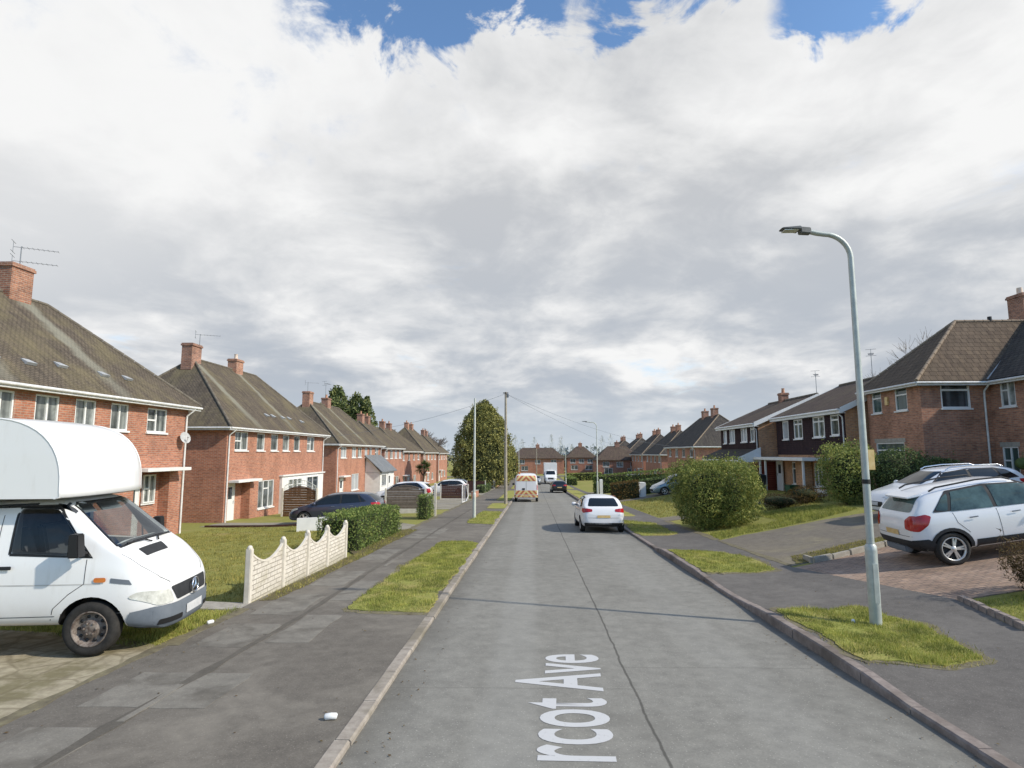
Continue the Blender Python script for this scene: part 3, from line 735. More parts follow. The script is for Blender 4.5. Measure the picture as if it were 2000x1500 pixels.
def window(parent, fr, u0, u1, v0, v1, n=-.07, mull=(), trans=(), pane='pane_net', sill=True, frame='upvc', t=.055, simple=False):
    """trans: (ua fraction, ub fraction, height fraction)"""
    mb = MB(); w, h = u1 - u0, v1 - v0; d = .05
    n0, n1 = n - .02, n + d
    for a in ((u0, u0 + t, v0, v1), (u1 - t, u1, v0, v1), (u0 + t, u1 - t, v0, v0 + t), (u0 + t, u1 - t, v1 - t, v1)):
        mb.obox(fr, *a, n0, n1)
    for f in mull: mb.obox(fr, u0 + f * w - t * .6, u0 + f * w + t * .6, v0 + t, v1 - t, n0, n1 - .004)
    for a, b, f in trans:
        ua = u0 + (t if a <= 0 else a * w + t * .6); ub = u1 - t if b >= 1 else u0 + b * w - t * .6
        mb.obox(fr, ua, ub, v0 + f * h - t * .6, v0 + f * h + t * .6, n0, n1 - .006)
    o = mb.build('window', M[frame], parent, uv=False)
    p = MB(); p.add([fr.p(u0 + t * .5, v0 + t * .5, n), fr.p(u1 - t * .5, v0 + t * .5, n), fr.p(u1 - t * .5, v1 - t * .5, n), fr.p(u0 + t * .5, v1 - t * .5, n)], [(0, 1, 2, 3)])
    p.build('pane', M[pane], o, recalc=False)
    if sill:
        s = MB(); s.obox(fr, u0 - .05, u1 + .05, v0 - .07, v0 - .004, n, .07); s.build('sill', M['upvc'], o, uv=False)
    return o

def door(parent, fr, u0, u1, v0, v1, n=-.06, mat='door_white', lights=True):
    mb = MB(); t = .05
    mb.obox(fr, u0 + t, u1 - t, v0, v1 - t, n - .03, n + .02)
    for a in ((u0, u0 + t, v0, v1), (u1 - t, u1, v0, v1), (u0 + t, u1 - t, v1 - t, v1)): mb.obox(fr, *a, n - .03, n + .045)
    o = mb.build('door', M[mat], parent, uv=False)
    if lights:
        g = MB(); w = u1 - u0; h = v1 - v0
        g.obox(fr, u0 + w * .28, u1 - w * .28, v0 + h * .58, v0 + h * .88, n + .01, n + .026); g.build('pane', M['pane_dark'], o)
    k = MB(); k.obox(fr, u1 - t - .11, u1 - t - .07, v0 + .95, v0 + 1.12, n + .02, n + .06); k.build('handle', M['chrome'], o, uv=False)
    return o

def strip_tube(p0, p1, r, m, mb, lift=0.0): mb.tube([p0, p1], r, 6, m)

def chimney(parent, c, w, d, z0, z1, mat, pots=1, potmat='pot', seed=0):
    x, y = c; mb = MB()
    mb.box((x - w / 2, y - d / 2, z0), (x + w / 2, y + d / 2, z1 - .16))
    mb.box((x - w / 2 - .05, y - d / 2 - .05, z1 - .16), (x + w / 2 + .05, y + d / 2 + .05, z1 - .06))
    mb.box((x - w / 2 - .02, y - d / 2 - .02, z1 - .06), (x + w / 2 + .02, y + d / 2 + .02, z1))
    o = mb.build('chimney', M[mat], parent)
    for i in range(pots):
        p = MB(); px = y + (i - (pots - 1) / 2) * .4
        p.tube([(x, px, z1 - .01), (x, px, z1 + .06), (x, px, z1 + .30), (x, px, z1 + .36)], [.14, .12, .10, .125], 10)
        p.build('chimney_pot', M[potmat], o, uv=False)
    f = MB(); f.box((x - w / 2 - .03, y - d / 2 - .03, z0), (x + w / 2 + .03, y + d / 2 + .03, z0 + 0.02))
    return o

def aerial(parent, p, h, dirx=(1, .3), n=9, L=1.4, two=False):
    mb = MB(); p = Vector(p); d = Vector((dirx[0], dirx[1], 0)).normalized(); q = Vector((-d.y, d.x, 0))
    mb.tube([p, p + Vector((0, 0, h))], .018, 6)
    for k in range(2 if two else 1):
        t = p + Vector((0, 0, h - .04 - k * .55))
        mb.tube([t - d * .25, t + d * L], .009, 5)
        for i in range(n):
            c = t + d * (L * (i / (n - 1)) * .95 + .05); hl = .17 - .006 * i
            mb.tube([c - q * hl, c + q * hl], .007, 4)
        mb.tube([t - d * .25 - q * .28 + Vector((0, 0, .2)), t - d * .25 + q * .28 + Vector((0, 0, .2))], .01, 4)
        mb.tube([t - d * .25 - q * .28 - Vector((0, 0, .2)), t - d * .25 + q * .28 - Vector((0, 0, .2))], .01, 4)
        mb.tube([t - d * .25 - Vector((0, 0, .22)), t - d * .25 + Vector((0, 0, .22))], .012, 4)
    return mb.build('tv_aerial', M['aerial'], parent, uv=False)

def downpipe(parent, fr, u, z0, z1, out=.38, mat='gutter'):
    mb = MB()
    mb.tube([fr.p(u, z1, out), fr.p(u, z1 - .14, out), fr.p(u, z1 - .38, .07), fr.p(u, z1 - .55, .055), fr.p(u, z0, .055)], .042, 8)
    return mb.build('downpipe', M[mat], parent, uv=False)

def dish(parent, c, r, d, mat='trim_grey'):
    """satellite dish: c wall point, d aim"""
    d = Vector(d).normalized(); mb = MB(); c = Vector(c)
    a = d.cross(Vector((0, 0, 1))).normalized(); b = a.cross(d)
    rings = [(0, 0), (.35, .012), (.7, .05), (1, .10)]; seg = 16; vs = []
    for t, h in rings:
        for k in range(seg): vs.append(c + (a * cos(2 * pi * k / seg) + b * sin(2 * pi * k / seg) * 1.1) * r * t + d * h * r * 1.6)
    mb.add(vs, [(i * seg + k, i * seg + (k + 1) % seg, (i + 1) * seg + (k + 1) % seg, (i + 1) * seg + k) for i in range(3) for k in range(seg)], 0, True)
    mb.tube([c, c - d * .28], .02, 6); mb.tube([c - b * r, c + d * r * .9 - b * r * .2], .012, 5); mb.ball(c + d * r * .9 - b * r * .2, .04)
    return mb.build('satellite_dish', M[mat], parent, uv=False, recalc=False)

def hip_roof(parent, x0, x1, y0, y1, ze, zr, h0, h1, mat, name='roof', over=.36, ridge='ridge', axis='y', fascia=True, gut='gutter', r=.075):
    """hipped roof over the rectangle (walls), ridge along y; h0/h1 = hip run at the two ends (0 = gable)"""
    xa, xb = min(x0, x1) - over, max(x0, x1) + over
    ya, yb = y0 - (over if h0 else .12), y1 + (over if h1 else .12)
    xm = (xa + xb) / 2
    A, B, C, D = (xa, ya, ze), (xb, ya, ze), (xb, yb, ze), (xa, yb, ze)
    R0, R1 = (xm, ya + h0, zr), (xm, yb - h1, zr)
    mb = MB()
    mb.poly([B, C, R1, R0]); mb.poly([D, A, R0, R1])
    mb.poly([A, B, R0]) if h0 else None
    mb.poly([C, D, R1]) if h1 else None
    t = .06
    under = [(p[0], p[1], p[2] - t) for p in (A, B, C, D)]
    mb.add([A, B, C, D] + under, [(0, 1, 5, 4), (1, 2, 6, 5), (2, 3, 7, 6), (3, 0, 4, 7)])
    o = mb.build(name, mat, parent, recalc=True)
    rm = MB(); up = Vector((0, 0, .01))
    def run(a, b):
        a, b = Vector(a) + up, Vector(b) + up; n = max(2, int((b - a).length / .45))
        for i in range(n):
            p, q = a.lerp(b, i / n), a.lerp(b, (i + .97) / n)
            rm.tube([p, q], [r, r * .9], 7)
    run(R0, R1)
    if h0: run(A, R0); run(B, R0)
    if h1: run(C, R1); run(D, R1)
    rm.build('ridge_tiles', M[ridge], o, uv=False)
    if fascia:
        e = MB(); g = MB()
        x_, X_ = min(x0, x1), max(x0, x1)
        e.box((xa + .03, ya + .03, ze - .20), (xb - .03, yb - .03, ze - t - .004))
        e.build('eaves', M['soffit'], parent, uv=False)
        def gutter(a, b):
            g.tube([a, b], .055, 8); 
        gutter((xa - .03, ya, ze - .10), (xa - .03, yb, ze - .10)); gutter((xb + .03, ya, ze - .10), (xb + .03, yb, ze - .10))
        if h0: gutter((xa, ya - .03, ze - .10), (xb, ya - .03, ze - .10))
        if h1: gutter((xa, yb + .03, ze - .10), (xb, yb + .03, ze - .10))
        fw = .022
        for a, b in (((xa - .004, ya, ze - .215), (xa + fw, yb, ze - .07)), ((xb - fw, ya, ze - .215), (xb + .004, yb, ze - .07))): g.box(a, b)
        if h0: g.box((xa + fw + .001, ya - .004, ze - .214), (xb - fw - .001, ya + fw, ze - .071))
        if h1: g.box((xa + fw + .001, yb - fw, ze - .214), (xb - fw - .001, yb + .004, ze - .071))
        g.build('gutter', M[gut], parent, uv=False)
    return o, (R0, R1)

def roof_vents(parent, xe, ze, slope_dx, slope_dz, pts):
    """small lead slates in a row near the eaves"""
    mb_all = []
    for yv, t in pts:
        mb = MB(); x = xe + slope_dx * t; z = ze + slope_dz * t
        sgn = -1 if slope_dx < 0 else 1
        a = Vector((slope_dx, 0, slope_dz)).normalized(); n = Vector((-sgn * a.z, 0, abs(a.x)))
        p = Vector((x, yv, z)) + n * .01; w = .19; h = .30
        q = [p + Vector((0, -w, 0)), p + Vector((0, w, 0)), p + Vector((0, w * .7, 0)) + a * h, p + Vector((0, -w * .7, 0)) + a * h]
        top = [q[0] + n * .10, q[1] + n * .10, q[2] + n * .02, q[3] + n * .02]
        mb.hexa(q + top); mb.build('roof_vent', M['lead'], parent, uv=False)

def council(X, Y0, Y1, s, ze, zr, depth, label, group, wins, lower, doors, chims, hip=3.6, roofmat='tile_council', wallmat='brick_red',
            canopies=(), porch=(), pipes=(), aer=(), ridge='ridge', name='semi_detached_house', vents=(), extra=None, gut='gutter'):
    """semi-detached house: front at X facing the road, body on side s (-1 left of the road, +1 right)"""
    zg = min(H(X, Y0), H(X, Y1)) - .02
    o = tag(empty(name, (X, Y0, zg)), label, 'house', group)
    L = Y1 - Y0
    F = Fr((0, 0, 0), (0, 1, 0), (-s, 0, 0)); ZE = ze - zg; ZR = zr - zg
    near = Fr((0, 0, 0), (s, 0, 0), (0, -1, 0)); farw = Fr((0, L, 0), (s, 0, 0), (0, 1, 0)); back = Fr((s * depth, 0, 0), (0, 1, 0), (s, 0, 0))
    holes = [(a - Y0, b - Y0, c - zg, d - zg, .09) for a, b, c, d, *_ in list(wins) + list(lower)]
    holes += [(a - Y0, b - Y0, max(0.0, c - zg), d - zg, e) for a, b, c, d, e in porch]
    holes += [(a - Y0, b - Y0, max(0.0, c - zg), d - zg, .09) for a, b, c, d, dep in doors if not dep]
    mb = MB()
    wall_sheet(mb, F, L, -.7, ZE - .15, holes)
    wall_sheet(mb, near, depth, -.7, ZE - .15); wall_sheet(mb, farw, depth, -.7, ZE - .15); wall_sheet(mb, back, L, -.7, ZE - .15)
    mb.build('wall', M[wallmat], o, recalc=False)
    rm = roofmat if not isinstance(roofmat, str) else M[roofmat]
    r, _ = hip_roof(o, 0, s * depth, 0, L, ZE, ZR, hip, hip, rm, ridge=ridge, gut=gut)
    for a, b, c, d, *st in list(wins) + list(lower):
        st = st[0] if st else 'N'
        kw = dict(A=dict(mull=(.46,), trans=((0, .46, .5),)), B=dict(mull=(.5,), trans=((0, .5, .5),)), N=dict(mull=(.52,)), S=dict(), T=dict(mull=(.33, .67), trans=((.33, .67, .7),)),
                  W=dict(mull=(.25, .5, .75)), D=dict(mull=(.5,), pane='pane_dark'), L=dict(mull=(.5,), pane='pane_blind'))[st]
        window(o, F, a - Y0, b - Y0, c - zg, d - zg, **kw)
    for a, b, c, d, dep in doors:
        fr = Fr(F.p(0, 0, -dep), F.U, F.N) if dep else F
        door(o, fr, a - Y0, b - Y0, max(.03, c - zg), d - zg, n=.04 if dep else -.06)
    for a, b, z, out in canopies:
        cb = MB(); cb.obox(F, a - Y0, b - Y0, z - zg - .13, z - zg, -.1, out); cb.build('canopy', M['render_white'], o, bevel=.01)
    for c in chims:
        y, w, d, zt, pots = c[:5]
        chimney(r, (s * (depth / 2 + (c[5] if len(c) > 5 else 0)), y - Y0), w, d, ZR - .75, zt - zg, 'brick_chimney', pots, c[6] if len(c) > 6 else 'pot')
    for u in pipes: downpipe(o, F, u - Y0, 0.0, ZE - .06)
    for y, z, h, *k in aer: aerial(o, (s * depth / 2 + s * .2, y - Y0, z - zg), h, *(k[0] if k else ((1, .35),)), two=(len(k) > 1))
    if vents: roof_vents(o, -s * .36, ZE, s * (depth / 2 + .36), ZR - ZE, [(y - Y0, t) for y, t in vents])
    if extra: extra(o, F, zg)
    return o

GL = 'brick council houses with hipped roofs along the left side'
GR = 'brick houses with hipped roofs along the right side'
def streaky(nm, items, zr, ze): return tiles(nm, **ROOF, tw=.17, th=.1, mossamt=.65, streaks=[(y, w, zr, ze) for y, w in items])

# nearest house on the left, behind the van
def ex1(o, F, zg):
    dish(o, F.p(24.93 - 11.0, 3.1 - zg, .26), .235, (.75, -.35, .3), 'trim_mid')
    window(o, Fr(F.p(0, 0, -.45), F.U, F.N), 23.35 - 11, 24.1 - 11, .45 - zg, 1.58 - zg, n=.05, mull=(.5,), trans=((0, .5, .5),))
council(-15.2, 11.0, 25.5, -1, 4.52, 8.3, 8.2, 'nearest brick house behind the white van, with a dish by its corner downpipe', GL,
        [(22.75, 24.0, 3.28, 4.24, 'A'), (20.72, 21.65, 3.28, 4.26), (19.05, 19.98, 3.28, 4.26), (17.45, 18.38, 3.28, 4.26), (15.8, 16.72, 3.28, 4.26), (13.2, 14.5, 3.28, 4.26, 'A')],
        [(17.6, 19.6, -.05, 1.45, 'T'), (13.5, 15.5, -.05, 1.45, 'T')], [(22.3, 23.15, -.95, 1.58, .45)],
        [(20.72, .62, .95, 9.42, 0), (16.2, .62, .95, 9.42, 1)], roofmat=streaky('roof_near_left', [(9.95, .55), (5.2, .55)], 7.5, 3.8),
        canopies=[(22.1, 24.95, 1.86, .62)], porch=[(22.25, 24.45, -1.2, 1.72, .45)], pipes=(25.32,), aer=[(21.1, 9.3, 1.0, ((.9, .5), 8, 1.15), True)],
        vents=[(22.2, .19), (20.9, .185), (19.0, .2), (17.6, .17), (16.3, .17)], extra=ex1)

# second house on the left
def ex2(o, F, zg):
    Y0 = 30.45
    # white rendered ground floor bay of the far half, with its own wide window
    b = MB(); b.obox(F, 37.2 - Y0, 44.55 - Y0, -.2, .98 - zg, .002, .16); b.obox(F, 37.1 - Y0, 44.7 - Y0, .98 - zg, 1.06 - zg, -.05, .26)
    b.build('bay', M['render_white'], o)
    f2 = Fr(F.p(0, 0, .17), F.U, F.N)
    window(o, f2, 38.1 - Y0, 40.3 - Y0, -.45 - zg, .78 - zg, n=.0, mull=(.33, .67), trans=((0, .33, .68), (.67, 1, .68)), sill=True)
    window(o, f2, 41.2 - Y0, 43.4 - Y0, -.9 - zg, .82 - zg, n=.0, mull=(.5,), pane='pane_dark', sill=False)
    dish(o, (-2.6, -.30, 2.55), .30, (.5, -.8, .3), 'trim_grey')
    window(o, Fr(F.p(0, 0, -.5), F.U, F.N), .45, .9, -.2 - zg, .85 - zg, n=.05, trans=((0, 1, .5),), sill=True)
    fl = MB(); fl.tube([(-4.0, 3.3, 8.0 - zg - .05), (-4.0, 3.3, 8.0 - zg + .2)], .08, 8); fl.build('flue', M['black'], o, uv=False)
council(-16.0, 30.45, 44.8, -1, 3.86, 8.0, 8.0, 'second brick house from the left, white ground floor bay behind an arched gate', GL,
        [(31.3, 32.75, 2.6, 3.62, 'B'), (33.85, 34.85, 2.6, 3.6, 'S'), (35.7, 36.7, 2.6, 3.6, 'S'), (37.42, 38.42, 2.6, 3.6, 'S'), (39.2, 40.2, 2.6, 3.6, 'S'), (41.5, 42.9, 2.6, 3.62, 'B')],
        [(34.3, 36.4, -.78, .84, 'T')], [(31.45, 32.4, -1.25, .85, .5)],
        [(33.5, .62, .98, 8.82, 0), (38.65, .60, .92, 8.72, 1, 0, 'pot_pale')], roofmat=streaky('roof_second_left', [(3.1, .5), (8.2, .42)], 7.6, 4.0),
        canopies=[(30.85, 33.6, 1.02, .55)], porch=[(30.85, 33.3, -1.3, .88, .5)], pipes=(30.6, 44.65), aer=[(34.6, 8.0, 1.65, ((1, .45), 7, 1.1))],
        vents=[(36.2, .20), (37.1, .2), (38.6, .2), (39.6, .2), (41.5, .17)], extra=ex2)

# third house on the left, slate-roofed porch
def ex3(o, F, zg):
    Y0 = 51.8; z1 = 1.75 - zg; z0 = .55 - zg
    u0, u1 = 60.6 - Y0, 67.2 - Y0
    p = MB(); a, b = F.p(u0, z0, 2.0), F.p(u1, z0, 2.0)
    p.add([F.p(u0, z0, 1.9), F.p(u1, z0, 1.9), F.p(u1, z1 + .5, .02), F.p(u0, z1 + .5, .02),
           F.p(u0, z0 - .1, 1.9), F.p(u1, z0 - .1, 1.9), F.p(u1, z1 + .4, .02), F.p(u0, z1 + .4, .02)], [(0, 1, 2, 3), (4, 5, 6, 7), (0, 1, 5, 4), (1, 2, 6, 5), (3, 0, 4, 7)])
    pr = p.build('porch_roof', M['tile_slate'], o)
    w = MB()
    w.obox(F, u0 + .3, u1 - .3, -.2, z0 - .1, .02, 1.6); w.build('porch', M['render_white'], o)
    g = MB(); g.poly([F.p(u0 + .28, z0 - .08, 1.62), F.p(u0 + .28, z0 - .08, .05), F.p(u0 + .28, z1 + .36, .05)])
    g.build('porch_gable', M['render_white'], o)
    f2 = Fr(F.p(0, 0, 1.6), F.U, F.N)
    window(o, f2, u0 + .8, u0 + 2.6, -1.0 - zg + .05, .25 - zg, n=.02, mull=(.33, .67), pane='pane_dark', sill=False)
    door(o, f2, u0 + 3.4, u0 + 4.5, .1, .3 - zg, n=.05)
council(-17.3, 51.8, 67.2, -1, 3.30, 7.35, 8.0, 'third brick house from the left, with a grey slate roofed porch', GL,
        [(53.0, 54.6, 2.02, 3.0, 'L'), (56.3, 57.6, 2.02, 3.0, 'L'), (58.2, 59.5, 2.02, 3.0), (60.6, 61.6, 2.02, 3.0, 'L'), (62.3, 63.3, 2.02, 3.0), (64.6, 66.0, 2.02, 3.0, 'B')],
        [(56.4, 58.7, -1.1, .45, 'L')], [(52.9, 54.0, -1.9, .2, 0)],
        [(55.0, .68, 1.0, 8.25, 0), (60.0, .66, 1.0, 8.1, 1)], roofmat=streaky('roof_third_left', [(3.2, .45), (8.2, .45)], 7.2, 4.0),
        canopies=[(52.6, 54.5, .42, .5)], pipes=(52.0, 66.9), aer=[(55.4, 8.2, 1.0, ((.8, .4), 6, 1.0)), (60.3, 8.1, 1.6, ((.2, .9), 7, .8))], extra=ex3)

def small_house(X, Y0, Y1, s, ze, zr, label, group, seed, depth=8.0, roofmat='tile_council', wallmat='brick_far', hip=3.6, pots=1, canopy=True, gut='gutter', ridge='ridge', nwin=4):
    r = random.Random(seed); L = Y1 - Y0; wins = []; low = []
    n = nwin
    for i in range(n):
        c = Y0 + L * (i + .5) / n; w = r.choice((.55, .7, .75))
        wins.append((c - w, c + w, ze - 1.35, ze - .3, r.choice('NBSL')))
    zg = min(H(X, Y0), H(X, Y1))
    low.append((Y0 + L * .30, Y0 + L * .30 + 1.9, zg + .85, zg + 2.1, 'T')); low.append((Y0 + L * .62, Y0 + L * .62 + 1.9, zg + .85, zg + 2.1, 'N'))
    d = [(Y0 + L * .12, Y0 + L * .12 + .95, zg + .05, zg + 2.1, 0)]
    return council(X, Y0, Y1, s, ze, zr, depth, label, group, wins, low, d, [(Y0 + L * .34, .7, 1.0, zr + .95, pots), (Y0 + L * .62, .7, 1.0, zr + .85, pots)],
                   hip=hip, roofmat=roofmat, wallmat=wallmat, canopies=[(Y0 + L * .09, Y0 + L * .09 + 2.2, zg + 2.35, .6)] if canopy else [], pipes=(Y0 + .15,), gut=gut, ridge=ridge)

small_house(-18.0, 71.5, 81.3, -1, 3.12, 6.5, 'fourth brick house on the left, taller of the two joined ones', GL, 1, hip=3)
small_house(-18.3, 82.0, 96.5, -1, 2.75, 6.2, 'fifth brick house on the left, lower eaves, palm in front', GL, 2)
small_house(-18.7, 101, 115, -1, 2.6, 7.0, 'sixth brick house on the left, pale ground floor', GL, 3)
small_house(-18.9, 118.5, 131, -1, 2.5, 6.3, 'last brick house on the left beside the big round conifer', GL, 4)
small_house(-27, 140, 153, -1, 3.4, 7.6, 'red roofed house behind the last left houses, above the conifer edge', GL, 14, roofmat='tile_brown')

# right row beyond the maroon houses
RB = dict(roofmat='tile_dark', ridge='ridge_pale', gut='gutter')
small_house(19.6, 72, 87, 1, 3.3, 7.3, 'dark roofed house just beyond the maroon pair, pale hip edge, nearest of its row', GR, 5, **RB)
small_house(21.0, 97.5, 111, 1, 2.25, 6.3, 'second dark roofed house of the far right row', GR, 6, **RB)
small_house(21.2, 114.5, 128, 1, 2.2, 6.2, 'third dark roofed house of the far right row', GR, 7, **RB)
small_house(20.6, 131, 144, 1, 2.15, 5.9, 'fourth dark roofed house of the far right row', GR, 8, **RB)
small_house(19.4, 148, 160, 1, 2.1, 5.7, 'last dark roofed house of the far right row', GR, 9, **RB)

# houses closing the view across the end of the road (fronts face the camera)
def end_house(x0, x1, Y, ze, zr, label, depth=8, roofmat='tile_brown', gable=False):
    zg = H((x0 + x1) / 2, Y) - .05
    o = tag(empty('terraced_house', (x0, Y, zg)), label, 'house', 'brick houses across the far end of the road')
    L = x1 - x0; F = Fr((0, 0, 0), (1, 0, 0), (0, -1, 0))
    ups = [(L * f - .7, L * f + .7, ze - zg - 1.5, ze - zg - .4) for f in (.2, .5, .8)]
    lows = [(L * f - .9, L * f + .9, .9, 2.1) for f in (.25, .75)]
    mb = MB(); wall_sheet(mb, F, L, -.4, ze - zg - .15, [(*h, .1) for h in ups + lows])
    for fr, l in ((Fr((0, 0, 0), (0, 1, 0), (-1, 0, 0)), depth), (Fr((L, 0, 0), (0, 1, 0), (1, 0, 0)), depth), (Fr((0, depth, 0), (1, 0, 0), (0, 1, 0)), L)): wall_sheet(mb, fr, l, -.4, ze - zg - .15)
    mb.build('wall', M['brick_far'], o, recalc=False)
    for h in ups + lows: window(o, F, *h, mull=(.5,))
    # ridge across the view
    over = .35; A = [(-over, -over), (L + over, -over), (L + over, depth + over), (-over, depth + over)]
    e, z = ze - zg, zr - zg; hp = 0 if gable else 3.2
    R0, R1 = (-over + hp, depth / 2, z), (L + over - hp, depth / 2, z)
    P = [(x, y, e) for x, y in A]; r = MB()
    r.poly([P[0], P[1], R1, R0]); r.poly([P[2], P[3], R0, R1]); r.poly([P[3], P[0], R0]); r.poly([P[1], P[2], R1])
    r.add(P + [(a, b, c - .15) for a, b, c in P], [(0, 1, 5, 4), (1, 2, 6, 5), (2, 3, 7, 6), (3, 0, 4, 7), (4, 5, 6, 7)])
    rf = r.build('roof', M[roofmat], o)
    chimney(rf, (L * .5, depth / 2), 1.0, .7, z - .5, z + .9, 'brick_chimney', 1)
    door(o, F, L * .5 - .5, L * .5 + .5, .05, 2.1)
    return o
end_house(-5.6, 8.4, 158, 1.1, 3.9, 'long brown roofed house across the road end, behind the striped van and white lorry')
end_house(9.3, 17.0, 160, 1.3, 4.3, 'narrower brick house across the road end beside the pale far pole')
end_house(13.8, 23.6, 128, 1.0, 4.0, 'brick house with brown hipped roof behind the far lamp post on the right')

# ---- large brick house on the right: cross wing towards the road, main range behind
def big_house():
    zg = .28
    o = tag(empty('brick_house', (17.2, 26.6, zg)), 'dark brown brick house with hipped wing and tall chimney at the right edge', 'house')
    W0, D0 = 4.15, 6.0
    side = Fr((0, 0, 0), (1, 0, 0), (0, -1, 0)); front = Fr((0, 0, 0), (0, 1, 0), (-1, 0, 0))
    main = Fr((3.0, -13.0, 0), (0, 1, 0), (-1, 0, 0))
    ze = 5.62 - zg; zr = 8.78 - zg
    f_h = [(.95, 1.85, 4.42 - zg, 5.5 - zg, .08), (2.95, 3.75, 4.42 - zg, 5.5 - zg, .08), (1.4, 3.65, 1.75 - zg, 2.95 - zg, .08)]
    s_h = [(.88, 2.15, 4.42 - zg, 5.58 - zg, .08)]
    m_h = [(11.62, 12.42, 4.42 - zg, 5.55 - zg, .08), (11.75, 12.6, .35, 2.72 - zg, .08), (7, 8.4, 4.4 - zg, 5.5 - zg, .08), (7, 9, 1.1, 2.4, .08)]
    mb = MB()
    wall_sheet(mb, side, 3.0, -.9, ze - .15, s_h); wall_sheet(mb, front, W0, -.9, ze - .15, f_h)
    wall_sheet(mb, Fr((0, W0, 0), (1, 0, 0), (0, 1, 0)), 11, -.9, ze - .15)
    wall_sheet(mb, main, 13.0, -.9, ze - .15, m_h)
    wall_sheet(mb, Fr((3, -13, 0), (1, 0, 0), (0, -1, 0)), 8, -.9, ze - .15); wall_sheet(mb, Fr((11, -13, 0), (0, 1, 0), (1, 0, 0)), 17.15, -.9, ze - .15)
    mb.build('wall', M['brick_brown'], o, recalc=False)
    # soldier-course lintels
    for fr, hs in ((front, f_h), (main, m_h)):
        for h in hs:
            if h[3] < ze - 1:
                ln = MB(); ln.obox(fr, h[0] - .1, h[1] + .1, h[3], h[3] + .2, -.02, .006); ln.build('lintel', M['concrete'], o)
    for h, kw in zip(f_h, (dict(trans=((0, 1, .68),), pane='pane_green'), dict(trans=((0, 1, .68),), pane='pane_green'), dict(trans=((0, 1, .7),), pane='pane_green'))): window(o, front, *h[:4], **kw)
    window(o, side, *s_h[0][:4], trans=((0, 1, .70),), pane='pane_dark', t=.07)
    window(o, main, *m_h[0][:4], mull=(.5,), trans=((.5, 1, .62),), pane='pane_net')
    window(o, main, *m_h[1][:4], mull=(.5,), trans=((.5, 1, .72), (0, .5, .3)), pane='pane_green', sill=False)
    window(o, main, *m_h[2][:4], mull=(.5,)); window(o, main, *m_h[3][:4], mull=(.5,))
    # wing roof: ridge along x, hip end to the road
    ov = .34; ya, yb = -ov, W0 + ov; ym = (ya + yb) / 2; xa = -ov
    apex = (3.25, ym, zr); rend = (7.2, ym, zr)
    r = MB()
    r.poly([(xa, yb, ze), (xa, ya, ze), apex])
    r.poly([(xa, ya, ze), (3.0 - ov, ya, ze), (3.0 - ov, ya, ze), rend, apex][:2] + [rend, apex])
    r.poly([(7.2, yb, ze), (xa, yb, ze), apex, rend])
    r.add([(xa, ya, ze), (2.7, ya, ze), (xa, yb, ze), (xa, ya, ze - .06), (2.7, ya, ze - .06), (xa, yb, ze - .06)], [(0, 1, 4, 3), (2, 0, 3, 5)])
    rf = r.build('roof', [M['tile_pan']], o)
    # main range roof
    xm0 = 3.0 - ov; xr = 7.0; zr2 = 9.15 - zg; y0, y1 = -13.3, W0 + .1
    r2 = MB(); r2.poly([(xm0, y1, ze), (xm0, y0, ze), (xr, y0, zr2), (xr, y1 - .6, zr2)]); r2.poly([(11.3, y0, ze), (11.3, y1, ze), (xr, y1 - .6, zr2), (xr, y0, zr2)])
    r2.poly([(xm0, y1, ze), (xr, y1 - .6, zr2), (11.3, y1, ze)])
    r2.build('roof', M['tile_dark'], o)
    rt = MB()
    def run(a, b, rr=.085):
        a, b = Vector(a), Vector(b); n = int((b - a).length / .42)
        for i in range(n): rt.tube([a.lerp(b, i / n), a.lerp(b, (i + .97) / n)], [rr, rr * .88], 7)
    run((xa, ya, ze), apex); run(apex, rend); run((xa, yb, ze), apex); run((xr, y0, zr2), (xr, y1 - .6, zr2))
    rt.build('ridge_tiles', M['ridge_pale'], rf, uv=False)
    vl = MB(); vl.tube([(2.72, ya + .02, ze + .03), (6.3, ym - .5, zr - .35)], .05, 6); vl.build('valley', M['lead'], rf, uv=False)
    c = chimney(rf, (7.3, 2.75), 1.15, .95, zr - .9, 10.25 - zg, 'brick_chimney', 0)
    for dx in (-.3, .3):
        p = MB(); p.tube([(7.3 + dx, 2.75, 10.24 - zg), (7.3 + dx, 2.75, 10.3 - zg), (7.3 + dx, 2.75, 10.6 - zg)], [.15, .13, .12], 10); p.build('chimney_pot', M['pot_pale'], c, uv=False)
    fl = MB(); fl.tube([(4.9, ym, zr), (4.9, ym, zr + .22)], .09, 8); fl.build('flue', M['black'], rf, uv=False)
    e = MB()
    e.box((xa + .03, ya + .03, ze - .2), (2.95, 0, ze - .066)); e.box((xa + .03, 0.001, ze - .2), (0, W0 + .2, ze - .066)); e.box((2.70, -13.2, ze - .2), (3.0, ya + .02, ze - .066))
    e.build('eaves', M['soffit'], o, uv=False)
    g = MB()
    g.tube([(xa - .03, ya - .03, ze - .1), (xa - .03, yb, ze - .1)], .055, 8); g.tube([(xa - .03, ya - .03, ze - .1), (2.7, ya - .03, ze - .1)], .055, 8); g.tube([(2.62, ya - .03, ze - .1), (2.62, -13.2, ze - .1)], .055, 8)
    g.box((xa - .005, ya - .005, ze - .215), (xa + .02, yb, ze - .07)); g.box((xa + .021, ya - .006, ze - .214), (2.66, ya + .018, ze - .071)); g.box((2.655, -13.2, ze - .216), (2.68, ya - .01, ze - .072))
    g.build('gutter', M['gutter'], o, uv=False)
    downpipe(o, side, 2.72, 0, ze - .06, .36)
    al = MB(); al.obox(front, 2.32, 2.55, 4.75 - zg, 5.15 - zg, .003, .09); al.build('alarm_box', M['plate_yellow'], o, bevel=.015)
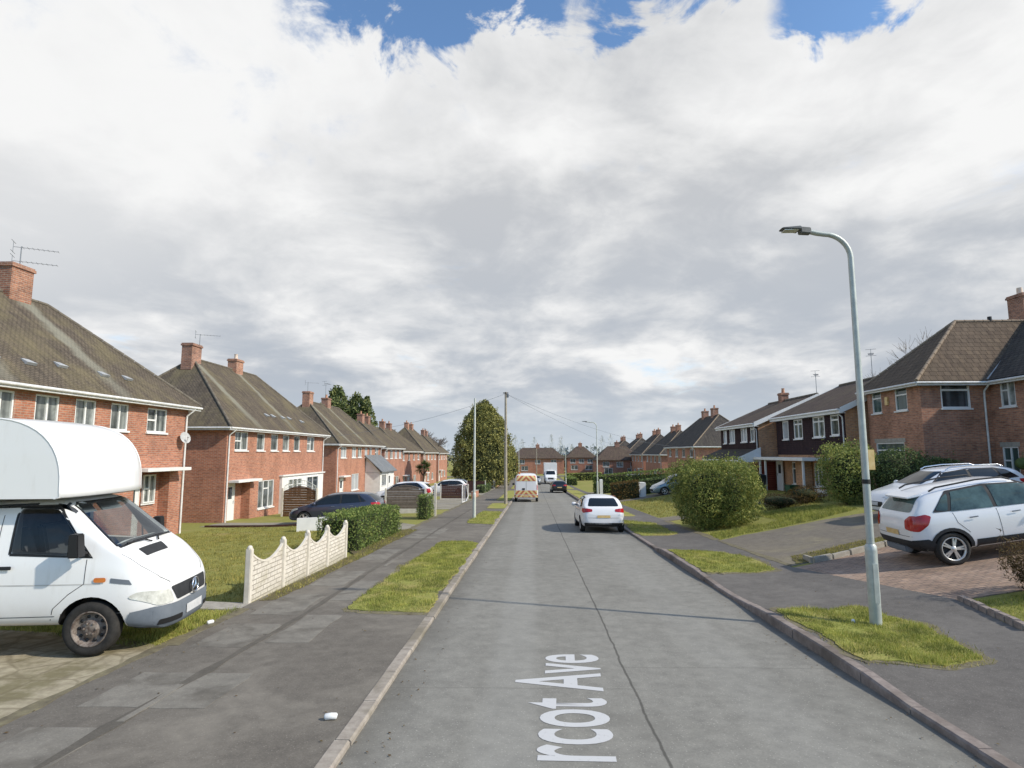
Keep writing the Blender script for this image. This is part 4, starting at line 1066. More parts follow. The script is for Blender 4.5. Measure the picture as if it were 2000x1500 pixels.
    hb = MB(); hb.ball(main.p(11.2, 1.75, .3), (.28, .28, .25)); hb.tube([main.p(11.2, 2.2, .02), main.p(11.2, 2.2, .3), main.p(11.2, 1.95, .3)], .012, 5)
    hb.build('hanging_basket', M['leaf_dark'], o, uv=False)
    return o
big_house()

# ---- pair of gabled houses with maroon tile-hung upper floors
def maroon(X, Y0, Y1, ze, xr, zr, label, wins, extra, low):
    zg = min(H(X, Y0), H(X, Y1)) - .05
    o = tag(empty('gabled_house', (X, Y0, zg)), label, 'house', 'gabled houses with maroon tile hung upper floors')
    L = Y1 - Y0; F = Fr((0, 0, 0), (0, 1, 0), (-1, 0, 0)); D = (xr - X) * 2; E = ze - zg; R = zr - zg; zf = 2.42
    near = Fr((0, 0, 0), (1, 0, 0), (0, -1, 0)); farw = Fr((0, L, 0), (1, 0, 0), (0, 1, 0))
    mb = MB()
    wall_sheet(mb, F, L, -.6, zf, [(a - Y0, b - Y0, c - zg, d - zg, .08) for a, b, c, d, *_ in low])
    for fr in (near, farw):
        mb.poly([fr.p(0, -.6), fr.p(D, -.6), fr.p(D, E - .05), fr.p(D / 2, R - .08), fr.p(0, E - .05)])
    wall_sheet(mb, Fr((D, 0, 0), (0, 1, 0), (1, 0, 0)), L, -.6, E)
    mb.build('wall', M['brick_orange'], o, recalc=False)
    cl = MB(); F2 = Fr(F.p(0, 0, .05), F.U, F.N)
    wall_sheet(cl, F2, L, zf, E - .12, [(a - Y0, b - Y0, c - zg, d - zg, .1) for a, b, c, d, *_ in wins])
    cl.add([F.p(0, zf), F.p(L, zf), F.p(L, zf, .05), F.p(0, zf, .05)], [(0, 1, 2, 3)]); cl.add([F.p(0, zf), F.p(0, zf, .05), F.p(0, E - .12, .05), F.p(0, E - .12)], [(0, 1, 2, 3)])
    cl.build('tile_cladding', M['tile_hung'], o, recalc=False)
    for a, b, c, d, st in wins: window(o, F2, a - Y0, b - Y0, c - zg, d - zg, n=-.05, mull=(.5,) if b - a > .9 else (), trans=((0, 1, .75),) if st == 'net' else (), pane='pane_blind' if st == 'blind' else 'pane_net', t=.07)
    for a, b, c, d, st in low: window(o, F, a - Y0, b - Y0, c - zg, d - zg, n=-.05, mull=(.33, .67) if b - a > 1.1 else (.5,), trans=((0, 1, .7),), pane='pane_net', t=.06)
    ov = .3; xa, xb = -.35, D + .35; ya, yb = -.22, L + .22
    sl = (R - E) / (D / 2 + .35); R0 = R
    r = MB(); t = .12
    for s_ in (0, 1):
        x = xa if s_ == 0 else xb
        p = [(x, ya, E - .02), (x, yb, E - .02), (D / 2, yb, R0), (D / 2, ya, R0)]
        r.hexa([(a, b, c - t) for a, b, c in p] + p)
    rf = r.build('roof', M['tile_brown'], o)
    for yy, yo in ((ya - .03, ya), (yb, yb + .03)):
        bb = MB()
        for x in (xa, xb):
            p = [(x, yy, E - .30), (D / 2, yy, R0 - .26), (D / 2, yy, R0 + .03), (x, yy, E + .01)]
            bb.hexa([(a, yy, c) for a, _, c in p] + [(a, yo, c) for a, _, c in p])
        bb.build('bargeboard', M['upvc'], o, uv=False)
    g = MB(); g.box((xa - .03, ya, E - .28), (xa, yb, E - .06)); g.tube([(xa - .08, ya, E - .1), (xa - .08, yb, E - .1)], .055, 8); g.box((xa, ya, E - .28), (-.055, yb, E - .255)); g.build('gutter', M['upvc'], o, uv=False)
    downpipe(o, F, .14, 0, E - .08, .36)
    rt = MB(); rt.tube([(D / 2, ya, R0 + .02), (D / 2, yb, R0 + .02)], .09, 7); rt.build('ridge_tiles', M['ridge'], rf, uv=False)
    extra(o, F, zg, Y0, L, rf, R0, D)
    return o
def exA(o, F, zg, Y0, L, rf, R0, D):
    c = MB(); c.obox(F, 33.0 - Y0, 40.3 - Y0, 2.02 - zg, 2.2 - zg, .06, 1.55); c.build('canopy', M['render_white'], o, bevel=.01)
    for u in (33.4, 38.7, 39.6):
        p = MB(); p.obox(F, u - Y0 - .05, u - Y0 + .05, -.3, 2.02 - zg, 1.3, 1.4); p.build('canopy_post', M['upvc'], o)
    pr = MB(); pr.obox(F, 35.15 - Y0, 36.2 - Y0, -.3, 2.02 - zg, .06, .55); pr.build('brick_pier', M['brick_orange'], o)
    door(o, Fr(F.p(0, 0, .1), F.U, F.N), 39.0 - Y0, 39.9 - Y0, .1, 2.0, n=.04)
    for u0, u1 in ((36.4, 37.9), (33.7, 35.0)):
        w = MB(); w.obox(F, u0 - Y0 - .02, u1 - Y0 + .02, .1, .24, .004, .05); w.obox(F, u0 - Y0 - .02, u1 - Y0 + .02, .24, .50 - zg - .08, .004, .045); w.build('white_panel', M['upvc'], o, uv=False)
    aerial(rf, (D / 2 + .3, 5.5, R0), 1.7, (.5, .9), 6, .8)
maroon(16.3, 31.3, 39.9, 4.80, 20.7, 6.95, 'maroon clad gabled house with a flat white canopy beside the big bushes',
       [(31.85, 32.7, 3.4, 4.5, 'net'), (33.4, 34.75, 3.35, 4.52, 'net'), (36.1, 37.25, 3.32, 4.5, 'net'), (38.05, 38.9, 3.32, 4.5, 'blind')], exA,
       [(36.4, 37.9, .55, 1.9, 'n'), (33.7, 35.0, .55, 1.9, 'n')])
def exB(o, F, zg, Y0, L, rf, R0, D):
    p = MB(); z0, z1 = 2.1 - zg, 2.75 - zg
    q = [F.p(-.3, z0, 1.5), F.p(L + .4, z0, 1.5), F.p(L + .4, z1, .06), F.p(-.3, z1, .06)]
    p.hexa([v - Vector((0, 0, .12)) for v in q] + q); p.build('porch_roof', M['tile_dark'], o)
    w = MB(); w.poly([F.p(-.32, z0 - .25, 1.55), F.p(-.32, z0 - .25, .0), F.p(-.32, z1 + .1, .0), F.p(-.32, z0 + .05, 1.55)]); w.obox(F, -.3, L + .4, z0 - .26, z0 - .11, 1.4, 1.53)
    w.build('porch_gable', M['upvc'], o)
    chimney(rf, (D / 2, 5.2), .55, .6, R0 - .3, R0 + .62, 'brick_chimney', 1)
    aerial(rf, (D / 2 + .3, .5, R0), 1.5, (.5, .9), 6, .8)
maroon(15.3, 40.6, 48.4, 4.52, 19.3, 6.42, 'farther maroon clad gabled house with a dark lean-to porch roof',
       [(41.1, 41.85, 3.24, 4.4, 'net'), (42.55, 43.75, 3.24, 4.42, 'blind'), (45.1, 46.25, 3.2, 4.4, 'blind'), (46.95, 47.7, 3.2, 4.36, 'blind')], exB,
       [(42.5, 44.4, .5, 1.8, 'n'), (45.5, 47.2, .5, 1.8, 'n')])

# ------------------------------------------------------------------ vehicles
def interp(tab, x):
    if x <= tab[0][0]: return tab[0][1]
    for (a, va), (b, vb) in zip(tab, tab[1:]):
        if x <= b: return va + (vb - va) * (x - a) / (b - a) if b > a else vb
    return tab[-1][1]

class Body:
    """shell lofted along x from a top line, belt line, bottom line and half width; subdivided, wheel arches cut out"""
    def __init__(s, st, top, belt, bot, hw, tumble=.36, arches=(), arch_r=.36, sub=2, squeeze=.94, arch_d=.30, crown=.05, cutters=()):
        rings = []
        for x in st:
            zt, zb, z0, w = interp(top, x), interp(belt, x), interp(bot, x), interp(hw, x)
            zb = min(zb, zt - .02); g = zt - zb; zm = z0 + (zb - z0) * .5
            wr = max(.2 * w, squeeze * w - tumble * g)
            wg = squeeze * w - tumble * g * .5
            half = [(0, z0), (.86 * w, z0), (.97 * w, z0 + .10), (w, zm), (.985 * w, zb - .12 * (zb - z0)), (squeeze * w, zb), (wg, zb + g * .55), (wr, zt - min(.07, g * .2) - crown * .4), (wr * .62, zt - crown * .25), (0, zt)]
            rings.append([(x, -y, z) for y, z in half] + [(x, y, z) for y, z in half[1:-1]][::-1])
        n = len(rings[0]); vs = [p for r in rings for p in r]; fs = []
        for i in range(len(rings) - 1):
            for k in range(n): fs.append((i * n + k, i * n + (k + 1) % n, (i + 1) * n + (k + 1) % n, (i + 1) * n + k))
        h = n // 2
        for b, rev in ((0, False), ((len(rings) - 1) * n, True)):
            for k in range(h):
                a0, a1, c1, c0 = k, k + 1, (n - k - 1) % n, (n - k) % n
                q = [b + i for i in dict.fromkeys((a0, a1, c1, c0))]
                if len(q) >= 3: fs.append(tuple(q[::-1] if rev else q))
        me = bpy.data.meshes.new('shell'); me.from_pydata(vs, [], fs)
        bm = bmesh.new(); bm.from_mesh(me); bmesh.ops.recalc_face_normals(bm, faces=bm.faces); bm.to_mesh(me); bm.free()
        o = bpy.data.objects.new('tmp', me); COL.objects.link(o)
        md = o.modifiers.new('s', 'SUBSURF'); md.levels = md.render_levels = sub
        tmp = [o]
        s.full = None
        cuts = []
        for ax, az in arches:
            for sy in (-1, 1):
                mb = MB(); W = max(v for _, v in hw); seg = 28
                y0, y1 = sorted((sy * (W + .2), sy * (W - arch_d)))
                ring = [(arch_r * cos(2 * pi * k / seg) + ax, arch_r * sin(2 * pi * k / seg) + az) for k in range(seg)]
                mb.prism([(a, y0, c) for a, c in ring], (0, y1 - y0, 0))
                c = mb.build('cut', [], None, uv=False); cuts.append(c); tmp.append(c)
        bpy.context.view_layer.update(); dg = bpy.context.evaluated_depsgraph_get()
        full = bpy.data.meshes.new_from_object(o.evaluated_get(dg))
        s.bvh = BVHTree.FromPolygons([v.co.copy() for v in full.vertices], [tuple(p.vertices) for p in full.polygons])
        for mb in cutters:
            c = mb.build('cut', [], None, uv=False); cuts.append(c); tmp.append(c)
        for c in cuts:
            b = o.modifiers.new('b', 'BOOLEAN'); b.operation = 'DIFFERENCE'; b.object = c; b.solver = 'EXACT'
        bpy.context.view_layer.update(); dg = bpy.context.evaluated_depsgraph_get()
        s.mesh = bpy.data.meshes.new_from_object(o.evaluated_get(dg))
        for t in tmp: bpy.data.objects.remove(t)
        s.arches = arches; s.arch_r = arch_r; s.W = max(v for _, v in hw); s.arch_d = arch_d
    def build(s, mats, parent, name='body', zone=None):
        me = s.mesh; me.materials.clear()
        for m in mats: me.materials.append(m)
        for p in me.polygons:
            c = p.center; p.material_index = 0; p.use_smooth = True
            if zone: p.material_index = zone(c)
            for ax, az in s.arches:
                if hypot(c.x - ax, c.z - az) < s.arch_r * 1.004 and abs(c.y) > s.W - s.arch_d - .01: p.material_index = len(mats) - 1
        me.set_sharp_from_angle(angle=radians(50)); me.name = name
        return link_mesh(name, me, parent)
    def panel(s, name, poly, plane, mat, parent, off=.005, grid=.07, r=0.0, D=None):
        """poly in the given plane ('R' right side x,z / 'L' left / 'B' back y,z / 'F' front y,z / 'T' top x,y), laid onto the shell"""
        if r: poly = rpoly(poly, r, 4)
        U, V, d = dict(R=((1, 0, 0), (0, 0, 1), (0, 1, 0)), L=((1, 0, 0), (0, 0, 1), (0, -1, 0)), B=((0, 1, 0), (0, 0, 1), (1, 0, 0)), F=((0, 1, 0), (0, 0, 1), (-1, 0, 0)), T=((1, 0, 0), (0, 1, 0), (0, 0, -1)))[plane]
        U, V, d = Vector(U), Vector(V), Vector(D) if D else Vector(d)
        bm = bmesh.new(); bm.faces.new([bm.verts.new(U * u + V * v) for u, v in poly])
        for ax, lo, hi in ((U, min(p[0] for p in poly), max(p[0] for p in poly)), (V, min(p[1] for p in poly), max(p[1] for p in poly))):
            k = int((hi - lo) / grid)
            for i in range(1, k + 1):
                g = lo + (hi - lo) * i / (k + 1)
                bmesh.ops.bisect_plane(bm, geom=list(bm.verts) + list(bm.edges) + list(bm.faces), plane_co=ax * g, plane_no=ax, dist=1e-5)
        bmesh.ops.triangulate(bm, faces=[f for f in bm.faces if len(f.verts) > 4])
        dn = d.normalized()
        for v in bm.verts:
            o = v.co - dn * 6
            hit, nn, _, _ = s.bvh.ray_cast(o, dn)
            if hit is None: hit, nn, _, _ = s.bvh.find_nearest(v.co - dn * .8)
            if nn.dot(dn) > 0: nn = -nn
            v.co = hit + (nn * .5 - dn * .5).normalized() * off
        bmesh.ops.recalc_face_normals(bm, faces=bm.faces)
        for f in bm.faces:
            if f.normal.dot(dn) > 0: f.normal_flip()
            f.smooth = True
        me = bpy.data.meshes.new(name); bm.to_mesh(me); bm.free(); me.materials.append(mat)
        return link_mesh(name, me, parent)
    def both(s, name, poly, mat, parent, **k):
        for pl in 'RL': s.panel(name, poly, pl, mat, parent, **k)
    def seam(s, name, pts, plane, parent, w=.010, mat=None):
        L, R = [], []
        for i, p in enumerate(pts):
            p = Vector(p); t = (Vector(pts[min(i + 1, len(pts) - 1)]) - Vector(pts[max(i - 1, 0)])).normalized(); n = Vector((-t.y, t.x)) * w / 2
            L.append(tuple(p + n)); R.append(tuple(p - n))
        return s.panel(name, R + L[::-1], plane, mat or M['trim_dark'], parent, off=.003, grid=.12)

def wheel(parent, x, y, r, side, spokes=5, w=.20, rim='alloy', steel=False, twin=True):
    """wheel > tyre, rim; side -1 right / +1 left gives the outer face"""
    e = empty('wheel', (x, y, r), 0, parent); s = side
    t = MB(); rr = r * (.66 if steel else .72)
    t.lathe([(rr, s * w * .42), (r * .80, s * w * .5), (r * .93, s * w * .46), (r, s * w * .30), (r, -s * w * .30), (r * .93, -s * w * .46), (r * .8, -s * w * .5), (rr, -s * w * .42)], 32)
    t.build('tyre', M['rubber'], e, uv=False)
    m = MB()
    m.lathe([(rr, -s * w * .4), (rr * .97, s * w * .2), (rr * 1.01, s * w * .44), (rr * .93, s * w * .44), (rr * .88, s * w * .30)], 32)
    if steel:
        m.lathe([(rr * .9, s * w * .30), (rr * .8, s * w * .10), (rr * .55, s * w * .14), (rr * .45, s * w * .30), (rr * .2, s * w * .34), (.001, s * w * .34)], 28)
        for k in range(6):
            a = 2 * pi * k / 6; c = Vector((cos(a) * rr * .33, s * w * .34, sin(a) * rr * .33)); m.ball(c, .016)
        for k in range(10):
            a = 2 * pi * k / 10; c = Vector((cos(a) * rr * .68, s * w * .125, sin(a) * rr * .68)); m.ball(c, (.024, .012, .024), 1)
        m.build('rim', [M['steel_rust'], M['black']], e, uv=False)
    else:
        for k in range(spokes):
            a0 = 2 * pi * k / spokes
            for da in ((-.13, .13) if twin else (0,)):
                a = a0 + da; wd = rr * (.065 if twin else .12)
                p = []
                for rad, hw_, yy in ((rr * .16, wd * 1.2, w * .40), (rr * .93, wd, w * .34)):
                    for sg in (-1, 1): p.append((cos(a) * rad - sin(a) * hw_ * sg, s * yy, sin(a) * rad + cos(a) * hw_ * sg))
                q = [(c[0], c[1] - s * .03, c[2]) for c in p]
                m.hexa([p[0], p[1], p[3], p[2], q[0], q[1], q[3], q[2]])
        m.lathe([(rr * .24, s * w * .38), (rr * .2, s * w * .43), (.001, s * w * .44)], 16)
        m.build('rim', M[rim], e, uv=False)
        d = MB(); d.lathe([(rr * .9, s * w * .12), (.001, s * w * .12)], 24); d.build('brake_disc', M['trim_dark'], e, uv=False)
    return e

def mirror(parent, x, y, z, side, mat, arm=.12):
    m = MB(); m.ball((x, y + side * arm, z), (.075, .12, .085), 0, 12, 8); m.tube([(x + .02, y - side * .03, z - .05), (x, y + side * arm * .7, z - .03)], .025, 6)
    m.build('mirror', M[mat], parent, uv=False)

def car(name, loc, rz, label, cat, paint, L=4.3, Wd=1.8, h=1.47, wr=.32, kind='hatch', group=None, rim='alloy', cladding=False, glass='glass_car', roofrails=False, detail=True, plate_front=False, pitch=0.0, roof=None, estate=False, spokes=5, lift=-.008):
    o = tag(empty(name, loc, rz), label, cat, group)
    # stand the car on the sloping ground: pitch from the heights under the two axles
    ax_ = 1.31 * L / 4.3; hx, hy = cos(rz), sin(rz)
    zf, zb_ = surf(loc[0] + hx * ax_, loc[1] + hy * ax_), surf(loc[0] - hx * ax_, loc[1] - hy * ax_)
    o.location.z = (zf + zb_) / 2 + lift
    o.rotation_euler = (0, -atan2(zf - zb_, 2 * ax_), rz)
    k = L / 4.3; q = h / 1.47; W = Wd / 2
    r_ = -2.15 * k; f_ = 2.15 * k
    zc = .20 if not cladding else .27
    up = 0 if not cladding else .10
    X = lambda t: t * k
    Z = lambda t: t * q
    rear_x = -1.95 if estate or cladding else -1.86
    rt = -1.80 if estate else (-1.72 if cladding else -1.62)
    top = [(X(-2.15), Z(.72)), (X(-2.10), Z(.98)), (X(-2.0), Z(1.06)), (X(rt), Z(1.36)), (X(-1.3), Z(1.43)), (X(-.5), Z(1.475)), (X(.15), Z(1.45)), (X(.42), Z(1.37)), (X(1.12), Z(1.0)), (X(1.3), Z(.95)), (X(1.8), Z(.84)), (X(2.05), Z(.70)), (X(2.15), Z(.52))]
    belt = [(X(-2.15), Z(.70)), (X(-2.0), Z(.96)), (X(-1.2), Z(.97)), (X(0), Z(.93)), (X(1.1), Z(.90)), (X(1.8), Z(.76)), (X(2.15), Z(.50))]
    bot = [(X(-2.15), zc + .18), (X(-1.9), zc + .03), (X(-1.5), zc), (X(1.6), zc), (X(2.0), zc), (X(2.15), zc + .10)]
    hw = [(X(-2.15), W * .74), (X(-2.05), W * .88), (X(-1.8), W * .96), (X(-1.2), W), (X(1.2), W), (X(1.7), W * .94), (X(2.0), W * .80), (X(2.15), W * .58)]
    st = [X(t) for t in (-2.15, -2.10, -2.0, (rt - 2.0) / 2, rt, -1.3, -.9, -.3, .15, .42, .78, 1.12, 1.3, 1.55, 1.8, 2.0, 2.1, 2.15)]
    ax = (X(-1.42), X(1.17)) if kind == 'suv' else (X(-1.32), X(1.30))
    B = Body(st, top, belt, bot, hw, .34, [(a, wr) for a in ax], wr + .045, crown=.06)
    B.build([M[paint], M['black']], o)
    ws = 'glass_car' if glass == 'glass_car' else glass
    # side glass
    zb, zt = Z(.965), Z(1.36)
    back = -1.78 if estate else (-1.62 if cladding else -1.55)
    B.both('window_trim', [(X(back - .02), zb + .05), (X(1.02), zb - .055), (X(.35), zt - .035), (X(-.4), zt + .03), (X(-1.2), zt - .005), (X(back + .28), zt - .10)], M['trim_dark'], o, off=.008, r=.04)
    B.both('side_window', [(X(-.34), zb - .005), (X(.92), zb - .03), (X(.34), zt - .065), (X(-.34), zt - .0)], M[ws], o, off=.013, r=.03)
    B.both('side_window', [(X(-1.28), zb + .03), (X(-.42), zb), (X(-.42), zt - .005), (X(-1.12), zt - .035)], M[ws], o, off=.013, r=.03)
    if estate or cladding or back < -1.5: B.both('side_window', [(X(back + .04), zb + .09), (X(-1.34), zb + .045), (X(-1.20), zt - .05), (X(back + .26), zt - .13)], M[ws], o, off=.013, r=.05)
    gw = W * .70
    B.panel('windscreen', [(-gw * 1.04, Z(1.03)), (gw * 1.04, Z(1.03)), (gw * .90, Z(1.36)), (-gw * .90, Z(1.36))], 'F', M['glass_car'], o, off=.008, r=.06)
    B.panel('rear_window', [(-gw * .98, Z(1.04)), (gw * .98, Z(1.04)), (gw * .80, Z(1.34)), (-gw * .80, Z(1.34))], 'B', M[glass], o, off=.008, r=.07)
    # lights
    for sg in (-1, 1):
        if kind == 'suv': tl = [(sg * W * .60, Z(.74)), (sg * W * .83, Z(.70)), (sg * W * .84, Z(.985)), (sg * W * .72, Z(.985)), (sg * W * .58, Z(.90))]
        else: tl = [(sg * W * .50, Z(.84)), (sg * W * .86, Z(.80)), (sg * W * .86, Z(.95)), (sg * W * .76, Z(.965)), (sg * W * .50, Z(.93))]
        B.panel('tail_light', tl, 'B', M['lamp_red'], o, off=.010, r=.03)
        hl = [(sg * W * .52, Z(.63)), (sg * W * .86, Z(.68)), (sg * W * .90, Z(.80)), (sg * W * .62, Z(.74))]
        B.panel('headlight', hl, 'F', M['lamp_clear'], o, off=.008, r=.02)
    sd = [(X(-2.08), Z(.80)), (X(-1.96), Z(.79)), (X(-1.78), Z(.88)), (X(-1.76), Z(.96)), (X(-2.02), Z(.965))]
    if kind == 'suv': sd = [(X(-2.10), Z(.70)), (X(-1.98), Z(.69)), (X(-1.80), Z(.80)), (X(-1.70), Z(.95)), (X(-1.80), Z(.995)), (X(-2.05), Z(.97))]
    B.both('tail_light', sd, M['lamp_red'], o, off=.009, r=.03)
    B.both('headlight', [(X(1.58), Z(.76)), (X(2.02), Z(.60)), (X(2.02), Z(.69)), (X(1.75), Z(.80))], M['lamp_clear'], o, off=.008, r=.02)
    # bumpers, plates, grille
    B.panel('bumper', [(-W * .80, zc + .06), (W * .80, zc + .06), (W * .86, zc + .22 + up), (-W * .86, zc + .22 + up)], 'B', M['trim_dark'], o, off=.010, r=.05)
    B.panel('number_plate', [(-.26, Z(.60)), (.26, Z(.60)), (.26, Z(.70)), (-.26, Z(.70))], 'B', M['plate_yellow'], o, off=.014)
    B.panel('grille', [(-W * .48, Z(.40)), (W * .48, Z(.40)), (W * .52, Z(.56)), (-W * .52, Z(.56))], 'F', M['black'], o, off=.010, r=.04)
    if plate_front: B.panel('number_plate', [(-.26, Z(.44)), (.26, Z(.44)), (.26, Z(.54)), (-.26, Z(.54))], 'F', M['plate_white'], o, off=.02)
    if detail:
        B.both('door_seam', [(0, 0)] and [(X(-.38), zc + .12), (X(-.38), zb - .02)], M['trim_dark'], o) if False else None
        for pl in 'RL':
            B.seam('door_seam', [(X(-.38), zc + .12), (X(-.38), zb - .03)], pl, o)
            B.seam('door_seam', [(X(.92), zc + .12), (X(.98), Z(.7)), (X(.96), zb - .05)], pl, o)
            B.seam('door_seam', [(X(-1.02), zc + .38), (X(-1.22), Z(.78)), (X(-1.26), zb - .0)], pl, o)
            for hx in (-.98, -.12): B.panel('door_handle', [(X(hx), Z(.83)), (X(hx) + .18, Z(.835)), (X(hx) + .18, Z(.855)), (X(hx), Z(.855))], pl, M['trim_grey'], o, off=.03, r=.01)
            if cladding:
                B.panel('sill_cladding', [(X(-.93), zc + .02), (X(.90), zc + .02), (X(.90), zc + .20), (X(-.93), zc + .22)], pl, M['trim_dark'], o, off=.012, r=.02)
                for a in ax:
                    arc = [(a + (wr + .10) * cos(t), wr + (wr + .10) * sin(t)) for t in [pi * i / 14 for i in range(15)]] + [(a + (wr + .03) * cos(t), wr + (wr + .03) * sin(t)) for t in [pi * i / 14 for i in range(14, -1, -1)]]
                    B.panel('arch_trim', arc, pl, M['trim_dark'], o, off=.012, grid=.09)
                B.panel('bumper', [(X(-2.13), zc + .1), (X(-1.74), zc + .06), (X(-1.70), zc + .20), (X(-1.86), zc + .34), (X(-2.13), zc + .33)], pl, M['trim_dark'], o, off=.011, r=.03)
        B.seam('tailgate_seam', [(-W * .78, Z(.60)), (W * .78, Z(.60))], 'B', o)
    for sg in (-1, 1):
        mirror(o, X(.80), sg * W * .93, Z(.99), sg, paint if paint != 'paint_white' else 'paint_white')
        for a in ax: wheel(o, a, sg * (W - .12), wr, sg, spokes, .21, rim)
    if roofrails:
        for sg in (-1, 1):
            m = MB(); y = sg * W * .66; z = Z(1.44)
            m.tube([(X(-1.5), y, z - .06), (X(-1.35), y, z + .0), (X(-.5), y, z + .045), (X(.05), y, z + .02), (X(.2), y, z - .05)], .02, 6); m.build('roof_rail', M['trim_dark' if roofrails == 'dark' else 'chrome'], o, uv=False)
    if kind == 'suv':
        sp = MB(); sp.hexa([(X(-1.93), -W * .52, Z(1.285)), (X(-1.60), -W * .58, Z(1.30)), (X(-1.60), W * .58, Z(1.30)), (X(-1.93), W * .52, Z(1.285)), (X(-1.93), -W * .52, Z(1.315)), (X(-1.60), -W * .56, Z(1.36)), (X(-1.60), W * .56, Z(1.36)), (X(-1.93), W * .52, Z(1.315))]); sp.build('spoiler', M[paint], o, bevel=.015, uv=False)
        sk = MB(); sk.box((X(-2.16), -.42, zc + .03), (X(-2.0), .42, zc + .20)); sk.build('skid_plate', M['trim_grey'], o, bevel=.03, uv=False)
    return o

# crossover on the block drive, tail to the road
car('parked_car', (10.48, 13.95, 0), radians(-4), 'white crossover with dark lower cladding reversed onto block paving, red tail light', 'car', 'paint_white', 4.28, 1.80, 1.66, .347, 'suv', None, 'alloy', True, 'glass_green', 'dark', spokes=5)
# estate facing the road, behind it
car('parked_car', (13.65, 20.3, 0), radians(181), 'white estate car facing the road on the worn tarmac drive behind the crossover', 'car', 'paint_white_b', 4.65, 1.82, 1.50, .32, 'hatch', None, 'alloy', False, 'glass_car', 'chrome', estate=True, plate_front=True)
# hatchback parked at the kerb
car('parked_car', (2.83, 26.3, H(2.8, 26.3)), radians(90.5), 'white hatchback parked against the right kerb, seen from behind', 'car', 'paint_white', 4.36, 1.82, 1.50, .32)
# dark car farther on the right
car('parked_car', (3.02, 70.5, H(3, 70)), radians(92), 'black car parked farther along the right kerb', 'car', 'paint_black', 4.2, 1.82, 1.45, .31)
# left drives
car('parked_car', (-9.6, 29.3, H(-9.6, 29.3) + .02), radians(181), 'dark blue hatchback facing the house on the drive behind the hedge', 'car', 'paint_navy', 4.5, 1.80, 1.48, .32)
car('parked_car', (-10.2, 46.6, H(-10.2, 46.6) + .02), radians(181), 'white sport utility car on the drive behind the arched fence panel', 'car', 'paint_white', 4.7, 1.88, 1.72, .35, 'suv', None, 'alloy', True, detail=False)
car('parked_car', (-9.2, 63.5, H(-9.2, 63.5) + .02), radians(181), 'white estate car above the dark brown fence panel', 'car', 'paint_white', 4.6, 1.82, 1.60, .32, estate=True, detail=False)
car('parked_car', (-10.0, 72.5, H(-10.0, 72.5) + .02), radians(181), 'silver estate car beyond the white one above the brown fence', 'car', 'paint_silver', 4.6, 1.82, 1.60, .32, estate=True, detail=False)
car('parked_car', (-8.6, 86, H(-8.6, 86) + .25), radians(176), 'red car on a drive below the big round conifer', 'car', 'paint_red', 4.2, 1.8, 1.5, .31, detail=False)
car('parked_car', (-6.6, 98, H(-6.6, 98) + .25), radians(181), 'small white car partly behind the left lamp post, under the conifer', 'car', 'paint_white_b', 3.9, 1.75, 1.5, .31, detail=False)
# right drive, far
car('parked_car', (11.4, 47.2, H(11.4, 47.2) + .05), radians(183), 'grey blue car on the drive beyond the big bush, nose to the road', 'car', 'paint_blue', 4.2, 1.75, 1.42, .31, detail=False)
car('parked_car', (.6, 104, H(.6, 104)), radians(270), 'pale grey car in the road between the striped van and the lorry', 'car', 'paint_silver', 4.2, 1.8, 1.45, .31, detail=False)
car('parked_car', (16.2, 101, H(16.2, 101) + .05), radians(183), 'black car parked far off above the long right hedge', 'car', 'paint_black', 4.2, 1.8, 1.45, .31, detail=False)

